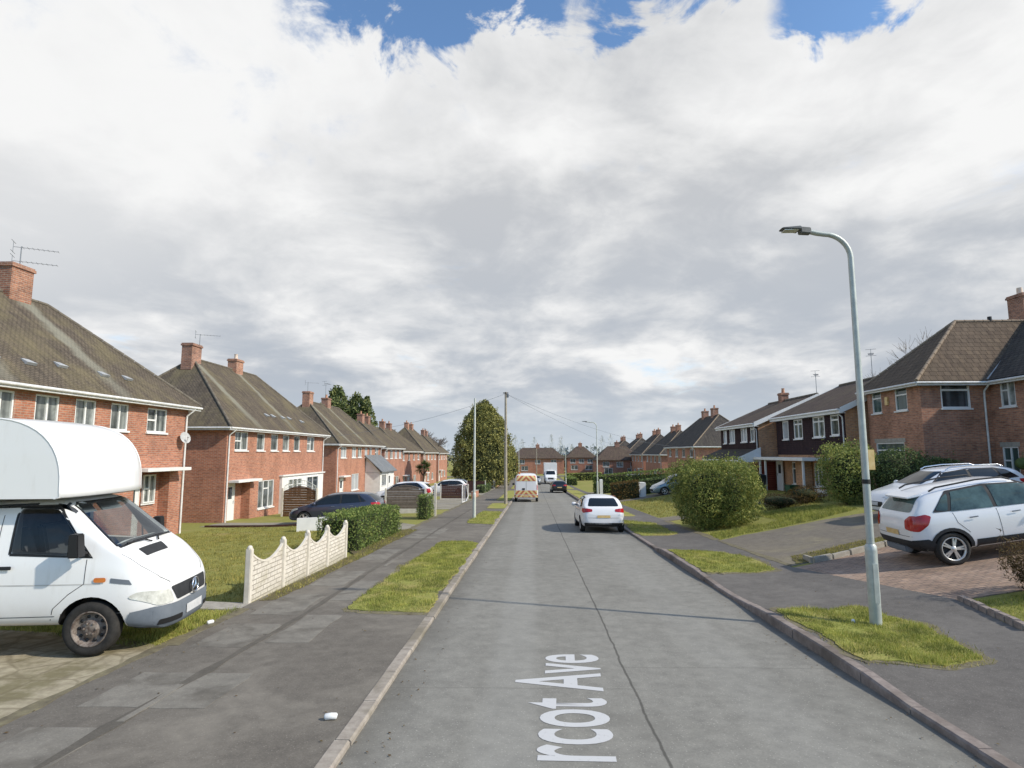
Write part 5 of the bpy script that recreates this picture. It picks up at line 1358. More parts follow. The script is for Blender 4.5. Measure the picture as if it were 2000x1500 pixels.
# ---- white high-cube van on the left
def big_van():
    o = tag(empty('luton_van', (-5.98, 8.80, -.20), radians(8.5)), 'big white box van with domed box over the cab and blue grey bumper', 'van')
    wr = .345; W = .965
    top = [(-1.60, 2.02), (-.72, 2.06), (-.52, 2.03), (-.40, 1.97), (.22, 1.40), (.36, 1.31), (.80, .98), (.92, .83), (.99, .66), (1.02, .46)]
    belt = [(-1.6, 1.28), (-.3, 1.24), (.2, 1.19), (.36, 1.13), (.85, .80), (1.02, .42)]
    bot = [(-1.6, .36), (.2, .34), (.8, .24), (.95, .24), (1.02, .30)]
    hw = [(-1.6, W), (-.3, W), (.3, W * .985), (.55, W * .95), (.75, W * .86), (.90, W * .74), (.98, W * .58), (1.02, W * .40)]
    st = [-1.6, -1.56, -1.2, -.74, -.52, -.40, -.1, .22, .36, .52, .68, .80, .90, .97, 1.02]
    nx = lambda x: x if x < .36 else .36 + (x - .36) * .84
    Q = lambda pts: [(nx(a), b) for a, b in pts]
    top, belt, bot, hw = Q(top), Q(belt), Q(bot), Q(hw); st = [nx(x) for x in st]
    room = [(-1.52, .80), (-.05, .80), (.22, 1.30), (.10, 1.42), (-.50, 1.93), (-.56, 1.955), (-1.52, 1.93)]
    c1 = MB(); c1.prism([(x, -.77, z) for x, z in room], (0, 1.54, 0))
    sidew = rpoly([(-1.03, 1.34), (-.07, 1.285), (-.555, 1.875), (-.64, 1.895), (-1.03, 1.895)], .05)
    c2 = MB(); c2.prism([(x, -1.3, z) for x, z in sidew], (0, 2.6, 0))
    scr = rpoly([(-.755, 1.39), (-.4, 1.42), (.4, 1.42), (.755, 1.39), (.645, 1.94), (-.645, 1.94)], .05)
    c3 = MB(); c3.prism([(-.53, y, z) for y, z in scr], (1.6, 0, 0))
    B = Body(st, top, belt, bot, hw, .17, [(0, wr)], wr + .07, squeeze=.965, arch_d=.34, crown=.03, cutters=(c1, c2, c3))
    def zone(c):
        return 1 if (abs(c.y) < .775 and -1.525 < c.x < .25 and .79 < c.z < 1.96 and (c.x < -.50 or c.z < 1.395 - (c.x - .22) * .88 - .075)) else 0
    B.build([M['paint_van'], M['cab_lining'], M['black']], o, 'cab', zone)
    for pl in 'RL':
        B.seam('window_trim', [(-1.055, 1.32), (-.04, 1.265), (-.545, 1.895), (-.64, 1.917), (-1.055, 1.917), (-1.055, 1.32)], pl, o, .035, M['black'])
        B.seam('window_bar', [(-.285, 1.28), (-.285, 1.58)], pl, o, .03, M['black'])
    B.both('side_window', [(-1.04, 1.33), (-.30, 1.285), (-.30, 1.62), (-.56, 1.88), (-.64, 1.905), (-1.04, 1.905)], M['van_side'], o, off=.006, r=.05)
    B.both('quarter_window', [(-.27, 1.285), (-.05, 1.275), (-.27, 1.57)], M['van_side'], o, off=.006, r=.02)
    B.seam('windscreen_trim', [(-.77, 1.38), (-.4, 1.41), (.4, 1.41), (.77, 1.38), (.66, 1.955), (-.66, 1.955), (-.77, 1.38)], 'F', o, .045, M['black'])
    B.panel('windscreen', [(-.78, 1.375), (-.4, 1.41), (.4, 1.41), (.78, 1.375), (.665, 1.955), (-.665, 1.955)], 'F', M['van_screen'], o, off=.009, r=.05)
    for sg in (-1, 1):
        B.panel('headlight', [(sg * .54, .60), (sg * .76, .585), (sg * .93, .72), (sg * .90, .80), (sg * .60, .77)], 'F', M['lamp_clear'], o, off=.012, r=.04)
    B.both('headlight', Q([(.70, .66), (.92, .59), (.95, .66), (.88, .77), (.72, .79)]), M['lamp_clear'], o, off=.012, r=.03)
    g = B.panel('grille', [(-.47, .60), (.47, .60), (.56, .79), (-.56, .79)], 'F', M['trim_dark'], o, off=.010, r=.04)
    for z in (.645, .695, .745):
        B.seam('grille_bar', [(-.46 - (z - .6) * .4, z), (.46 + (z - .6) * .4, z)], 'F', g, .020, M['trim_grey'])
    # three-pointed emblem in a ring
    em = MB(); fx = nx(1.045); c = (fx, 0, .70); seg = 24
    em.tube([(fx, .105 * cos(2 * pi * k / seg), .70 + .105 * sin(2 * pi * k / seg)) for k in range(seg + 1)], .012, 6, caps=False)
    for k in range(3):
        a = pi / 2 + 2 * pi * k / 3; em.tube([c, (fx, .10 * cos(a), .70 + .10 * sin(a))], [.022, .005], 6)
    em.build('emblem', M['chrome'], o, uv=False)
    B.panel('bumper', [(-.78, .22), (.78, .22), (.92, .27), (.93, .52), (.82, .575), (-.82, .575), (-.93, .52), (-.92, .27)], 'F', M['trim_grey'], o, off=.020, grid=.06)
    B.both('bumper', Q([(.50, .25), (.90, .22), (1.0, .25), (1.0, .575), (.80, .58), (.50, .54), (.44, .42)]), M['trim_grey'], o, off=.018, grid=.05)
    for sg in (-1, 1): B.panel('bumper_slot', [(sg * .36, .33), (sg * .74, .33), (sg * .74, .40), (sg * .36, .40)], 'F', M['black'], o, off=.027, r=.02)
    B.panel('number_plate', [(-.26, .36), (.26, .36), (.26, .48), (-.26, .48)], 'F', M['plate_white'], o, off=.032)
    B.both('side_marker', [(.02, .945), (.17, .945), (.17, 1.005), (.02, 1.005)], M['lamp_amber'], o, off=.018, r=.03)
    B.both('side_trim', [(.22, .935), (.48, .895), (.44, .96), (.22, .995)], M['trim_grey'], o, off=.007, r=.01)
    for pl in 'RL':
        B.seam('door_seam', [(-.10, 1.24), (-.10, .93), (-.28, .80), (-.46, .62), (-.52, .36)], pl, o, .009)
        B.seam('door_seam', [(-1.22, 1.93), (-1.22, .38)], pl, o, .009)
        B.seam('rub_strip', [(-1.58, .935), (-.5, .925), (.1, .925)], pl, o, .016, M['soffit'])
        B.seam('sill_seam', [(-1.58, .52), (-.44, .52)], pl, o, .008)
        B.panel('door_handle', [(-1.19, 1.13), (-.99, 1.13), (-.99, 1.175), (-1.19, 1.175)], pl, M['black'], o, off=.03, r=.015)
    B.panel('bonnet_vent', [(.34, -.52), (.46, -.50), (.46, .14), (.34, .16)], 'T', M['trim_dark'], o, off=.006, r=.02)
    B.seam('bonnet_seam', Q([(.30, -.86), (.55, -.80), (.80, -.66), (.88, -.52)]), 'T', o, .008); B.seam('bonnet_seam', Q([(.30, .86), (.55, .80), (.80, .66), (.88, .52)]), 'T', o, .008)
    for sg in (-1, 1):
        wp = MB(); wp.tube([(.33, sg * .1, 1.36), (.27, sg * .2, 1.40), (.24, sg * .62, 1.405)], .012, 5); wp.build('wiper', M['black'], o, uv=False)
        m = MB(); y = sg * 1.12
        m.hexa([(-.20, y - .085, 1.30), (-.06, y - .085, 1.30), (-.06, y + .085, 1.30), (-.20, y + .085, 1.30), (-.20, y - .08, 1.60), (-.09, y - .08, 1.60), (-.09, y + .08, 1.60), (-.20, y + .08, 1.60)])
        m.tube([(-.10, sg * .93, 1.32), (-.12, y - sg * .06, 1.36)], .025, 6); m.build('mirror', M['black'], o, bevel=.03, uv=False)
        wheel(o, 0, sg * (W - .12), wr, sg, w=.215, steel=True); wheel(o, -3.55, sg * (W - .10), wr, sg, w=.215, steel=True)
    # cab interior seen through the screen
    for y0, y1 in ((-.68, -.18), (-.02, .66)):
        it = MB(); it.hexa([(-1.15, y0, .82), (-.62, y0, .82), (-.62, y1, .82), (-1.15, y1, .82), (-1.22, y0, 1.05), (-.60, y0, 1.05), (-.60, y1, 1.05), (-1.22, y1, 1.05)])
        it.hexa([(-1.22, y0, 1.0), (-1.08, y0, 1.0), (-1.08, y1, 1.0), (-1.22, y1, 1.0), (-1.36, y0 + .05, 1.60), (-1.25, y0 + .05, 1.60), (-1.25, y1 - .05, 1.60), (-1.36, y1 - .05, 1.60)])
        it.build('seat', M['trim_grey'], o, bevel=.03, uv=False)
    sw = MB(); sc_ = Vector((-.42, -.42, 1.26)); sw.tube([sc_ + Vector((-.08 * sin(t), .19 * cos(t), .17 * sin(t))) for t in [2 * pi * i / 20 for i in range(21)]], .014, 6, caps=False); sw.tube([sc_, sc_ + Vector((.25, 0, -.2))], .03, 6); sw.build('steering_wheel', M['black'], o, uv=False)
    ds = MB(); ds.hexa([(-.32, -.75, .9), (.10, -.75, .9), (.10, .75, .9), (-.32, .75, .9), (-.30, -.75, 1.20), (.16, -.75, 1.32), (.16, .75, 1.32), (-.30, .75, 1.20)]); ds.build('dashboard', M['cab_lining'], o, bevel=.03, uv=False)
    for y0, y1 in ((-.60, -.08), (.08, .60)):
        vz = MB(); vz.hexa([(-.50, y0, 1.80), (-.47, y0, 1.80), (-.47, y1, 1.80), (-.50, y1, 1.80), (-.60, y0, 1.92), (-.58, y0, 1.92), (-.58, y1, 1.92), (-.60, y1, 1.92)]); vz.build('sun_visor', M['trim_grey'], o, uv=False)
    ch = MB(); ch.box((-5.2, -.42, .40), (-1.4, -.30, .62)); ch.box((-5.2, .30, .40), (-1.4, .42, .62)); ch.build('chassis', M['black'], o, uv=False)
    # box body with a domed peak over the cab
    hb = 1.06; x0, xf = -5.3, -.44; zb, zt = 2.05, 3.11
    prof = []
    cx, rx, rz = xf - .93, .93, zt - zb - .10
    for i in range(13):
        a = (pi / 2) * i / 12; prof.append((cx + rx * max(0, sin(a)) ** .92, zb + .10 + rz * max(0, cos(a)) ** .80))
    prof += [(xf + .01, zb + .02), (xf - .06, zb)]
    side = [(x0, zt), (cx, zt)] + prof[1:] + [(-1.45, zb), (-1.45, .70), (x0, .70)]
    edge = MB()
    bulge = .20
    # side panels
    for sg in (-1, 1):
        s_ = MB(); s_.poly([(x, sg * hb, z) for x, z in side]); ob = s_.build('side_panel', M['grp'], o)
    # curved front and roof skin, bowed forward in the middle
    skin = MB(); outl = [(x0, zt)] + [(x0 + (cx - x0) * t, zt) for t in (.3, .6, .85)] + prof
    ny = 20; vs = []
    for x, z in outl:
        f = max(0.0, (x - cx) / rx)
        for j in range(ny + 1):
            t = sin(pi / 2 * (-1 + 2 * j / ny)); e = 1 - abs(t) ** 3
            vs.append((x + bulge * e * f, t * hb, z + .03 * e * (1 - f)))
    n1 = ny + 1
    skin.add(vs, [(i * n1 + j, i * n1 + j + 1, (i + 1) * n1 + j + 1, (i + 1) * n1 + j) for i in range(len(outl) - 1) for j in range(ny)], 0, True)
    skin.build('front_dome', M['grp'], o, recalc=False)
    for sg in (-1, 1):
        for xx in (-2.05, -3.6):
            q = MB(); q.box((xx - .012, min(sg * hb, sg * (hb + .006)), .72), (xx + .012, max(sg * hb, sg * (hb + .006)), zt - .03)); q.build('panel_joint', M['soffit'], o, uv=False)
        q = MB(); q.box((x0, min(sg * hb, sg * (hb + .012)), .70), (-1.46, max(sg * hb, sg * (hb + .012)), .80)); q.build('base_rail', M['soffit'], o, uv=False)
    un = MB(); vs = []
    for x in (-1.45, xf - .06):
        for j in range(ny + 1):
            t = sin(pi / 2 * (-1 + 2 * j / ny)); vs.append((x + (bulge * (1 - abs(t) ** 3) if x > -1 else 0), t * hb, zb - .001))
    un.add(vs, [(j, j + 1, n1 + j + 1, n1 + j) for j in range(ny)]); un.add([(-1.45, -hb, .7), (-1.45, hb, .7), (-1.45, hb, zb), (-1.45, -hb, zb)], [(0, 1, 2, 3)]); un.add([(x0, -hb, .7), (x0, hb, .7), (x0, hb, zt), (x0, -hb, zt)], [(0, 1, 2, 3)]); un.add([(x0, -hb, .7), (x0, hb, .7), (-1.45, hb, .7), (-1.45, -hb, .7)], [(0, 1, 2, 3)])
    un.build('box_floor', M['soffit'], o, recalc=False)
    tr = MB()
    for sg in (-1, 1): tr.tube([(x, sg * (hb - .006), z) for x, z in [(x0, zt - .004), (cx, zt - .004)] + prof[1:]], .014, 6)
    tr.build('corner_trim', M['grp'], o, uv=False)
    return o
def clear_glass(name, tint, refl):
    m, nt, b = newmat(name)
    b.inputs['Base Color'].default_value = (.02, .03, .04, 1); b.inputs['Roughness'].default_value = .02; b.inputs['Specular IOR Level'].default_value = 1.0
    t = N(nt, 'ShaderNodeBsdfTransparent'); t.inputs[0].default_value = (*tint, 1)
    g = N(nt, 'ShaderNodeBsdfGlossy'); g.inputs['Roughness'].default_value = .02; g.inputs[0].default_value = (.9, .95, 1, 1)
    f = N(nt, 'ShaderNodeFresnel', IOR=1.5); x = N(nt, 'ShaderNodeMixShader')
    nt.links.new(mth(nt, 'ADD', f.outputs[0], refl), x.inputs[0]); nt.links.new(t.outputs[0], x.inputs[1]); nt.links.new(g.outputs[0], x.inputs[2])
    nt.links.new(x.outputs[0], nt.nodes['Material Output'].inputs[0]); return m
M['van_screen'] = clear_glass('van_screen', (.82, .88, .88), .05)
M['van_side'] = clear_glass('van_side', (.42, .40, .38), .0)
M['cab_lining'] = noisy('cab_lining', (.045, .05, .06), (.075, .08, .09), 6, .8)
big_van()

# ---- works van with chevrons, far left of the carriageway
def chevron():
    m, nt, b = newmat('chevron'); co = coords(nt); sep = N(nt, 'ShaderNodeSeparateXYZ'); nt.links.new(co, sep.inputs[0])
    t = mth(nt, 'ADD', mth(nt, 'ABSOLUTE', sep.outputs[1]), mth(nt, 'MULTIPLY', sep.outputs[2], .9))
    f = mth(nt, 'GREATER_THAN', mth(nt, 'FRACT', mth(nt, 'MULTIPLY', t, 2.6)), .5)
    nt.links.new(mix(nt, f, (.72, .58, .26), (.50, .15, .075)), b.inputs['Base Color']); b.inputs['Roughness'].default_value = .4
    return m
M['chevron'] = chevron()
def works_van():
    o = tag(empty('works_van', (-.52, 50.6, H(-.5, 50)), radians(90)), 'white works van with red and yellow chevrons on its tail, parked on the left', 'van')
    W = .98; wr = .33
    top = [(-2.45, 1.98), (-2.40, 2.22), (-2.2, 2.30), (0.6, 2.30), (.9, 2.22), (1.45, 1.5), (1.6, 1.36), (2.2, 1.1), (2.4, .85), (2.45, .5)]
    belt = [(-2.45, 1.2), (1.2, 1.2), (1.6, 1.15), (2.2, .95), (2.45, .45)]
    bot = [(-2.45, .34), (2.2, .30), (2.45, .36)]
    hw = [(-2.45, W * .94), (-2.3, W), (1.5, W), (2.1, W * .93), (2.35, W * .75), (2.45, W * .55)]
    B = Body([-2.45, -2.42, -2.2, -1.4, -.4, .6, .9, 1.2, 1.45, 1.6, 1.9, 2.2, 2.38, 2.45], top, belt, bot, hw, .10, [(-1.45, wr), (1.45, wr)], wr + .05, squeeze=.985, crown=.03)
    B.build([M['paint_white'], M['black']], o)
    B.panel('chevron_band', [(-.82, 1.72), (.82, 1.72), (.76, 2.16), (-.76, 2.16)], 'B', M['chevron'], o, off=.010, r=.08)
    B.panel('chevron_band', [(-.88, .66), (.88, .66), (.90, .98), (-.90, .98)], 'B', M['chevron'], o, off=.010, r=.05)
    B.panel('bumper', [(-.92, .44), (.92, .44), (.92, .62), (-.92, .62)], 'B', M['chevron'], o, off=.05, r=.03)
    B.panel('number_plate', [(-.26, .50), (.26, .50), (.26, .60), (-.26, .60)], 'B', M['plate_yellow'], o, off=.06)
    B.seam('door_seam', [(0, .64), (0, 2.16)], 'B', o, .02)
    B.panel('door_handle', [(.10, 1.02), (.32, 1.02), (.32, 1.16), (.10, 1.16)], 'B', M['black'], o, off=.02)
    for sg in (-1, 1):
        B.panel('tail_light', [(sg * .86, 1.02), (sg * .955, 1.02), (sg * .955, 1.45), (sg * .86, 1.45)], 'B', M['lamp_red'], o, off=.012)
        mirror(o, 1.3, sg * W, 1.3, sg, 'black', .16)
        for a in (-1.45, 1.45): wheel(o, a, sg * (W - .12), wr, sg, 6)
    be = MB(); be.tube([(-1.9, .55, 2.28), (-1.9, .55, 2.42)], .07, 8); be.build('beacon', M['lamp_amber'], o, uv=False)
    B.both('side_window', [(.2, 1.3), (1.25, 1.28), (.85, 1.95), (.2, 1.98)], M['glass_car'], o, off=.01, r=.05)
works_van()

def lorry():
    o = tag(empty('box_lorry', (3.15, 104.5, H(3, 100)), radians(270)), 'white box lorry coming towards the camera far down the road', 'lorry')
    W = 1.05; wr = .38
    top = [(-1.2, 2.3), (-.3, 2.32), (.1, 2.25), (.75, 1.6), (.9, 1.5), (1.4, 1.2), (1.55, .9), (1.6, .55)]
    belt = [(-1.2, 1.4), (.7, 1.36), (1.4, 1.05), (1.6, .5)]; bot = [(-1.2, .4), (1.6, .38)]; hw = [(-1.2, W), (.8, W), (1.3, W * .95), (1.6, W * .75)]
    B = Body([-1.2, -1.15, -.3, .1, .75, .9, 1.2, 1.4, 1.55, 1.6], top, belt, bot, hw, .12, [(.6, wr)], wr + .06)
    B.build([M['paint_white'], M['black']], o, 'cab')
    B.panel('windscreen', [(-.82, 1.56), (.82, 1.56), (.72, 2.18), (-.72, 2.18)], 'F', M['glass_car'], o, off=.01, r=.05)
    B.panel('grille', [(-.5, .75), (.5, .75), (.5, 1.05), (-.5, 1.05)], 'F', M['trim_dark'], o, off=.01); B.panel('number_plate', [(-.26, .5), (.26, .5), (.26, .6), (-.26, .6)], 'F', M['plate_white'], o, off=.02)
    for sg in (-1, 1): B.panel('headlight', [(sg * .6, .8), (sg * .9, .8), (sg * .9, 1.0), (sg * .6, 1.0)], 'F', M['lamp_clear'], o, off=.01)
    bx = MB(); bx.box((-5.6, -1.15, .85), (-.2, 1.15, 3.55)); bx.build('box_body', M['grp'], o, bevel=.05)
    for sg in (-1, 1):
        wheel(o, .6, sg * .95, wr, sg, steel=True); wheel(o, -4.0, sg * .95, wr, sg, steel=True); mirror(o, .6, sg * W, 1.6, sg, 'black', .2)
lorry()

# ------------------------------------------------------------------ foliage
def quad_mesh(name, P, A, B, mat, parent=None):
    """one four-cornered leaf per row: centre P, half axes A and B"""
    n = len(P)
    V = np.empty((n, 4, 3), dtype=np.float32)
    V[:, 0] = P - A; V[:, 1] = P - B * .9 + A * .1; V[:, 2] = P + A; V[:, 3] = P + B * .9 + A * .1
    me = bpy.data.meshes.new(name)
    me.vertices.add(n * 4); me.vertices.foreach_set('co', V.ravel())
    me.loops.add(n * 4); me.loops.foreach_set('vertex_index', np.arange(n * 4, dtype=np.int32))
    me.polygons.add(n); me.polygons.foreach_set('loop_start', np.arange(0, n * 4, 4, dtype=np.int32)); me.polygons.foreach_set('loop_total', np.full(n, 4, dtype=np.int32))
    me.update(calc_edges=True); me.materials.append(mat)
    return link_mesh(name, me, parent)

def unit(n):
    v = rng.normal(size=(n, 3)); return v / np.linalg.norm(v, axis=1)[:, None]
def leaves(name, P, size, mat, parent=None, normal=None, ratio=.5, upbias=0.0):
    P = np.asarray(P, dtype=float); n = len(P)
    a = unit(n)
    if upbias: a[:, 2] += upbias; a /= np.linalg.norm(a, axis=1)[:, None]
    r = unit(n)
    if normal is not None: r = r * .8 + normal
    b = np.cross(a, r); b /= np.linalg.norm(b, axis=1)[:, None] + 1e-9
    s = size * rng.uniform(.6, 1.35, n)[:, None]
    return quad_mesh(name, P, a * s * .5, b * s * .5 * ratio, mat, parent)
def nz(P, f, seed=0): return np.array([noise.noise((p[0] * f + seed, p[1] * f - seed, p[2] * f + seed * .7)) for p in P])

def superblob(n, c, rad, e=.6, rough=.14, f=1.2, seed=0, depth=.22, bottom=1.0):
    """points in the outer shell of a rounded box; bottom<1 narrows it towards the ground"""
    d = unit(n)
    k = (np.abs(d) ** (2 / e)).sum(1) ** (-e / 2)
    q = d * k[:, None]
    q *= (1 - depth * rng.random(n) ** 1.6)[:, None]
    w = 1 + rough * nz(q * np.array(rad), f, seed) + rough * .5 * nz(q * np.array(rad), f * 3, seed + 5)
    q *= w[:, None]
    t = np.clip((q[:, 2] + 1) / 2, 0, 1); s = bottom + (1 - bottom) * np.sqrt(t)
    q[:, 0] *= s; q[:, 1] *= s
    return np.array(c) + q * np.array(rad)

def bush(name, c, rad, n, size, mat, label, cat, group=None, e=.75, rough=.16, f=1.2, seed=0, bottom=.75, ratio=.5, hull=.74, shoots=0, rz=0):
    """c on the ground; foliage over a dark leafless inside with stems"""
    z = surf(c[0], c[1]) - .03
    o = tag(empty(name, (c[0], c[1], z), rz), label, cat, group)
    P = superblob(n, (0, 0, rad[2]), rad, e, rough, f, seed, .25, bottom)
    P = P[P[:, 2] > .02]
    if shoots:
        k = int(shoots); b = P[rng.integers(0, len(P), k)]; b = b[b[:, 2] > rad[2]]
        up = np.concatenate([b + np.array((0, 0, 1)) * rng.uniform(.0, .38, (len(b), 1)) * rng.uniform(.2, 1, (len(b), 1)) + rng.normal(0, .03, (len(b), 3)) for _ in range(2)]); P = np.concatenate([P, up])
    leaves('foliage', P, size, M[mat], o, ratio=ratio)
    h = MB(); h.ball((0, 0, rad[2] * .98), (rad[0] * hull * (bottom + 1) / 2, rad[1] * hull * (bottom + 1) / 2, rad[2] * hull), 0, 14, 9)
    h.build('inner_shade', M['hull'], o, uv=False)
    st = MB(); r = random.Random(seed)
    for i in range(5):
        a = r.uniform(0, 6.28); st.tube([(cos(a) * .1, sin(a) * .1, -.05), (cos(a) * rad[0] * .4, sin(a) * rad[1] * .4, rad[2] * .8)], [.035, .015], 5)
    st.build('stems', M['bark'], o, uv=False)
    return o

def hedge(x0, x1, y0, y1, h, n, size, mat, label, group='clipped garden hedges', rough=.10, seed=0, ratio=.5):
    cx, cy = (x0 + x1) / 2, (y0 + y1) / 2; z = min(surf(x0, y0), surf(x1, y1)) - .04
    o = tag(empty('hedge', (cx, cy, z)), label, 'hedge', group)
    rad = ((x1 - x0) / 2, (y1 - y0) / 2, h / 2)
    a = np.array([rad[1] * rad[2], rad[0] * rad[2], rad[0] * rad[1]]); a = a / a.sum()
    ax = rng.choice(3, size=n, p=a); q = rng.uniform(-1, 1, (n, 3))
    q[np.arange(n), ax] = np.sign(rng.random(n) - .5)
    P = q * np.array(rad)
    P *= (1 - np.minimum(.35, .16 / np.array(rad)) * rng.random((n, 1)) ** 1.5)
    d = np.zeros((n, 3)); d[np.arange(n), ax] = q[np.arange(n), ax]
    P += d * (rough * (nz(P, 1.3, seed) + .6 * nz(P, 4.5, seed + 3)))[:, None]
    # soften the top edges
    ez = np.clip((P[:, 2] - rad[2] * .72) / (rad[2] * .4), 0, 1); P[:, 0] *= 1 - .12 * ez * min(1, .5 / rad[0]); P[:, 1] *= 1 - .12 * ez * min(1, .5 / rad[1])
    P[:, 2] += h / 2
    for i in range(n): P[i, 2] += (surf(cx + P[i, 0], cy + P[i, 1]) - .04 - z)
    P = P[P[:, 2] > .0]
    leaves('foliage', P, size, M[mat], o, ratio=ratio)
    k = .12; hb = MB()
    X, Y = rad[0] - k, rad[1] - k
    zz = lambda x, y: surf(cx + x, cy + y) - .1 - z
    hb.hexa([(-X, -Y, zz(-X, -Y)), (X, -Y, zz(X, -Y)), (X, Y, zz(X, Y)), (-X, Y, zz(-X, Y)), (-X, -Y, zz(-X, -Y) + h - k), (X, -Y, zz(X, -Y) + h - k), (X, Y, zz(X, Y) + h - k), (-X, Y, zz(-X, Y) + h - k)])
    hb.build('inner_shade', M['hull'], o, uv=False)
    return o

def crown_tree(name, x, y, h, r, n, size, mat, label, prof, group=None, clumps=60, seed=0, trunk_h=1.2, trunk_r=.22, ratio=.55, clump_r=.20, hull=.6):
    """prof: [(height fraction, radius fraction)] outline of the crown; foliage gathered in clumps on and below it"""
    z = H(x, y) - .05; r_ = random.Random(seed)
    o = tag(empty(name, (x, y, z)), label, 'tree', group)
    # an uneven shell of foliage, deeper and lighter clumps standing out of it
    m = int(n * .55); t = rng.random(m) ** .85; a = rng.uniform(0, 2 * pi, m)
    R = np.array([interp(prof, q) for q in t]) * r * (1 - .28 * rng.random(m) ** 1.5)
    P0 = np.stack([R * np.cos(a), R * np.sin(a), trunk_h * .5 + t * (h - trunk_h * .5)], 1)
    P0[:, :2] *= (1 + .17 * nz(P0, .55, seed) + .12 * nz(P0, 1.5, seed + 4))[:, None]
    P = [P0]; cl = []
    for i in range(clumps):
        q = r_.random() ** .85; b = r_.uniform(0, 2 * pi); RR = interp(prof, q) * r * (.72 + .30 * r_.random())
        cl.append((RR * cos(b), RR * sin(b), trunk_h * .5 + q * (h - trunk_h * .5), r_.uniform(.5, 1.2) * clump_r * r * .8))
    per = max(6, (n - m) // len(cl))
    for cx, cy, cz, cr in cl:
        d = unit(per) * (rng.random((per, 1)) ** .45) * cr * np.array((1, 1, 1.1)); P.append(np.array((cx, cy, cz)) + d)
    P = np.concatenate(P); leaves('crown', P, size, M[mat], o, ratio=ratio)
    t = MB(); t.tube([(0, 0, 0), (.05, 0, h * .3), (-.03, .04, h * .62), (0, 0, h * .88)], [trunk_r, trunk_r * .75, trunk_r * .4, .03], 8)
    for i in range(14):
        zz = h * r_.uniform(.15, .75); a = r_.uniform(0, 6.28); R = interp(prof, zz / h) * r * .7
        t.tube([(0, 0, zz), (cos(a) * R * .5, sin(a) * R * .5, zz + .3), (cos(a) * R, sin(a) * R, zz + .5)], [trunk_r * .3, trunk_r * .2, .02], 5)
    t.build('trunk', M['bark'], o, uv=False)
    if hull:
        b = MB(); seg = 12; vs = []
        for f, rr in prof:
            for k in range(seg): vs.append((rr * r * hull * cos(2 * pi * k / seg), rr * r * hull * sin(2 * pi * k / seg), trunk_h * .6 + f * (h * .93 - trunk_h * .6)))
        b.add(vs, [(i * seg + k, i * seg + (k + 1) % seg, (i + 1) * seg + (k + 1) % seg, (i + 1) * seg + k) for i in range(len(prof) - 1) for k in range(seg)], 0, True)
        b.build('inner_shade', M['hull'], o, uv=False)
    return o

def bare_tree(x, y, h, spread, label, seed, mat='twig', depth=5, r0=.16, up=.5, rmin=.03, group='leafless trees behind the roofs'):
    r = random.Random(seed); o = tag(empty('bare_tree', (x, y, H(x, y) - .05)), label, 'tree', group)
    tr, cr = MB(), MB()
    def grow(p, d, L, rad, k):
        q = p + d * L; mid = p.lerp(q, .5) + Vector((r.uniform(-1, 1), r.uniform(-1, 1), r.uniform(-.3, .3))) * L * .06
        (tr if k >= depth - 1 else cr).tube([p, mid, q], [rad, rad * .85, rad * .66], 5 if k > 2 else 3, caps=False)
        if k == 0: return
        for i in range(r.choice((2, 3, 3, 4))):
            v = Vector((r.gauss(0, 1), r.gauss(0, 1), r.gauss(.15, .6))).normalized()
            nd = (d * (1.0) + v * spread + Vector((0, 0, up * .3))).normalized()
            grow(p.lerp(q, r.uniform(.55, 1.0)), nd, L * r.uniform(.6, .85), max(rmin, rad * r.uniform(.5, .68)), k - 1)
    grow(Vector((0, 0, 0)), Vector((.02, .01, 1)).normalized(), h * .30, r0, depth)
    tr.build('trunk', M[mat], o, uv=False, recalc=False); cr.build('branches', M[mat], o, uv=False, recalc=False)
    return o

# big rounded privet beside the drive on the right
bush('round_bush', (7.42, 24.6), (1.60, 1.70, 1.28), 38000, .082, 'leaf_bush', 'big rounded green bush at the edge of the right pavement', 'bush', e=.40, rough=.24, f=1.5, seed=3, bottom=.70, shoots=4500)
# shrubs in front of the brick house
bush('garden_shrub', (13.3, 25.6), (1.1, 1.1, 1.25), 9000, .10, 'leaf_light', 'light green feathery shrub left of the other bushes by the estate car', 'bush', 'shrubs before the brick house', rough=.3, seed=11, shoots=700)
bush('garden_shrub', (14.9, 24.9), (1.25, 1.1, 1.05), 9000, .09, 'leaf_dark', 'dense dark green shrub right behind the nearer lamp post', 'bush', 'shrubs before the brick house', rough=.25, seed=12, shoots=300)
bush('garden_shrub', (16.7, 25.2), (1.2, .9, .88), 8000, .09, 'leaf_dark', 'low dark shrub behind the roof of the estate car', 'bush', 'shrubs before the brick house', rough=.2, seed=13, shoots=200)
bush('garden_shrub', (8.78, 10.55), (.62, .6, .36), 4200, .10, 'leaf_brown', 'dry brown ornamental shrub at the right edge of the block drive', 'bush', None, rough=.4, f=2.5, seed=14, ratio=.16, shoots=900, hull=.6)
bush('garden_shrub', (11.2, 27.6), (1.1, .9, .30), 2200, .09, 'leaf_brown', 'low brown withered plants on the bank before the canopy house', 'bush', 'withered bank plants', rough=.35, seed=15, ratio=.25)
bush('garden_shrub', (12.6, 28.2), (.9, .8, .38), 2200, .09, 'leaf_red', 'low reddish plants on the bank, nearest the light green shrub', 'bush', 'withered bank plants', rough=.35, seed=16, ratio=.3)
bush('garden_shrub', (9.9, 28.9), (.8, .8, .28), 1800, .09, 'leaf_dark', 'low dark plants on the bank next to the big round bush', 'bush', 'withered bank plants', rough=.35, seed=17, ratio=.3)
bush('garden_shrub', (-6.7, 80.5), (.55, .6, 1.15), 700, .16, 'leaf_dark', 'narrow dark evergreen shrub by the low wall below the conifer', 'bush', None, seed=18)
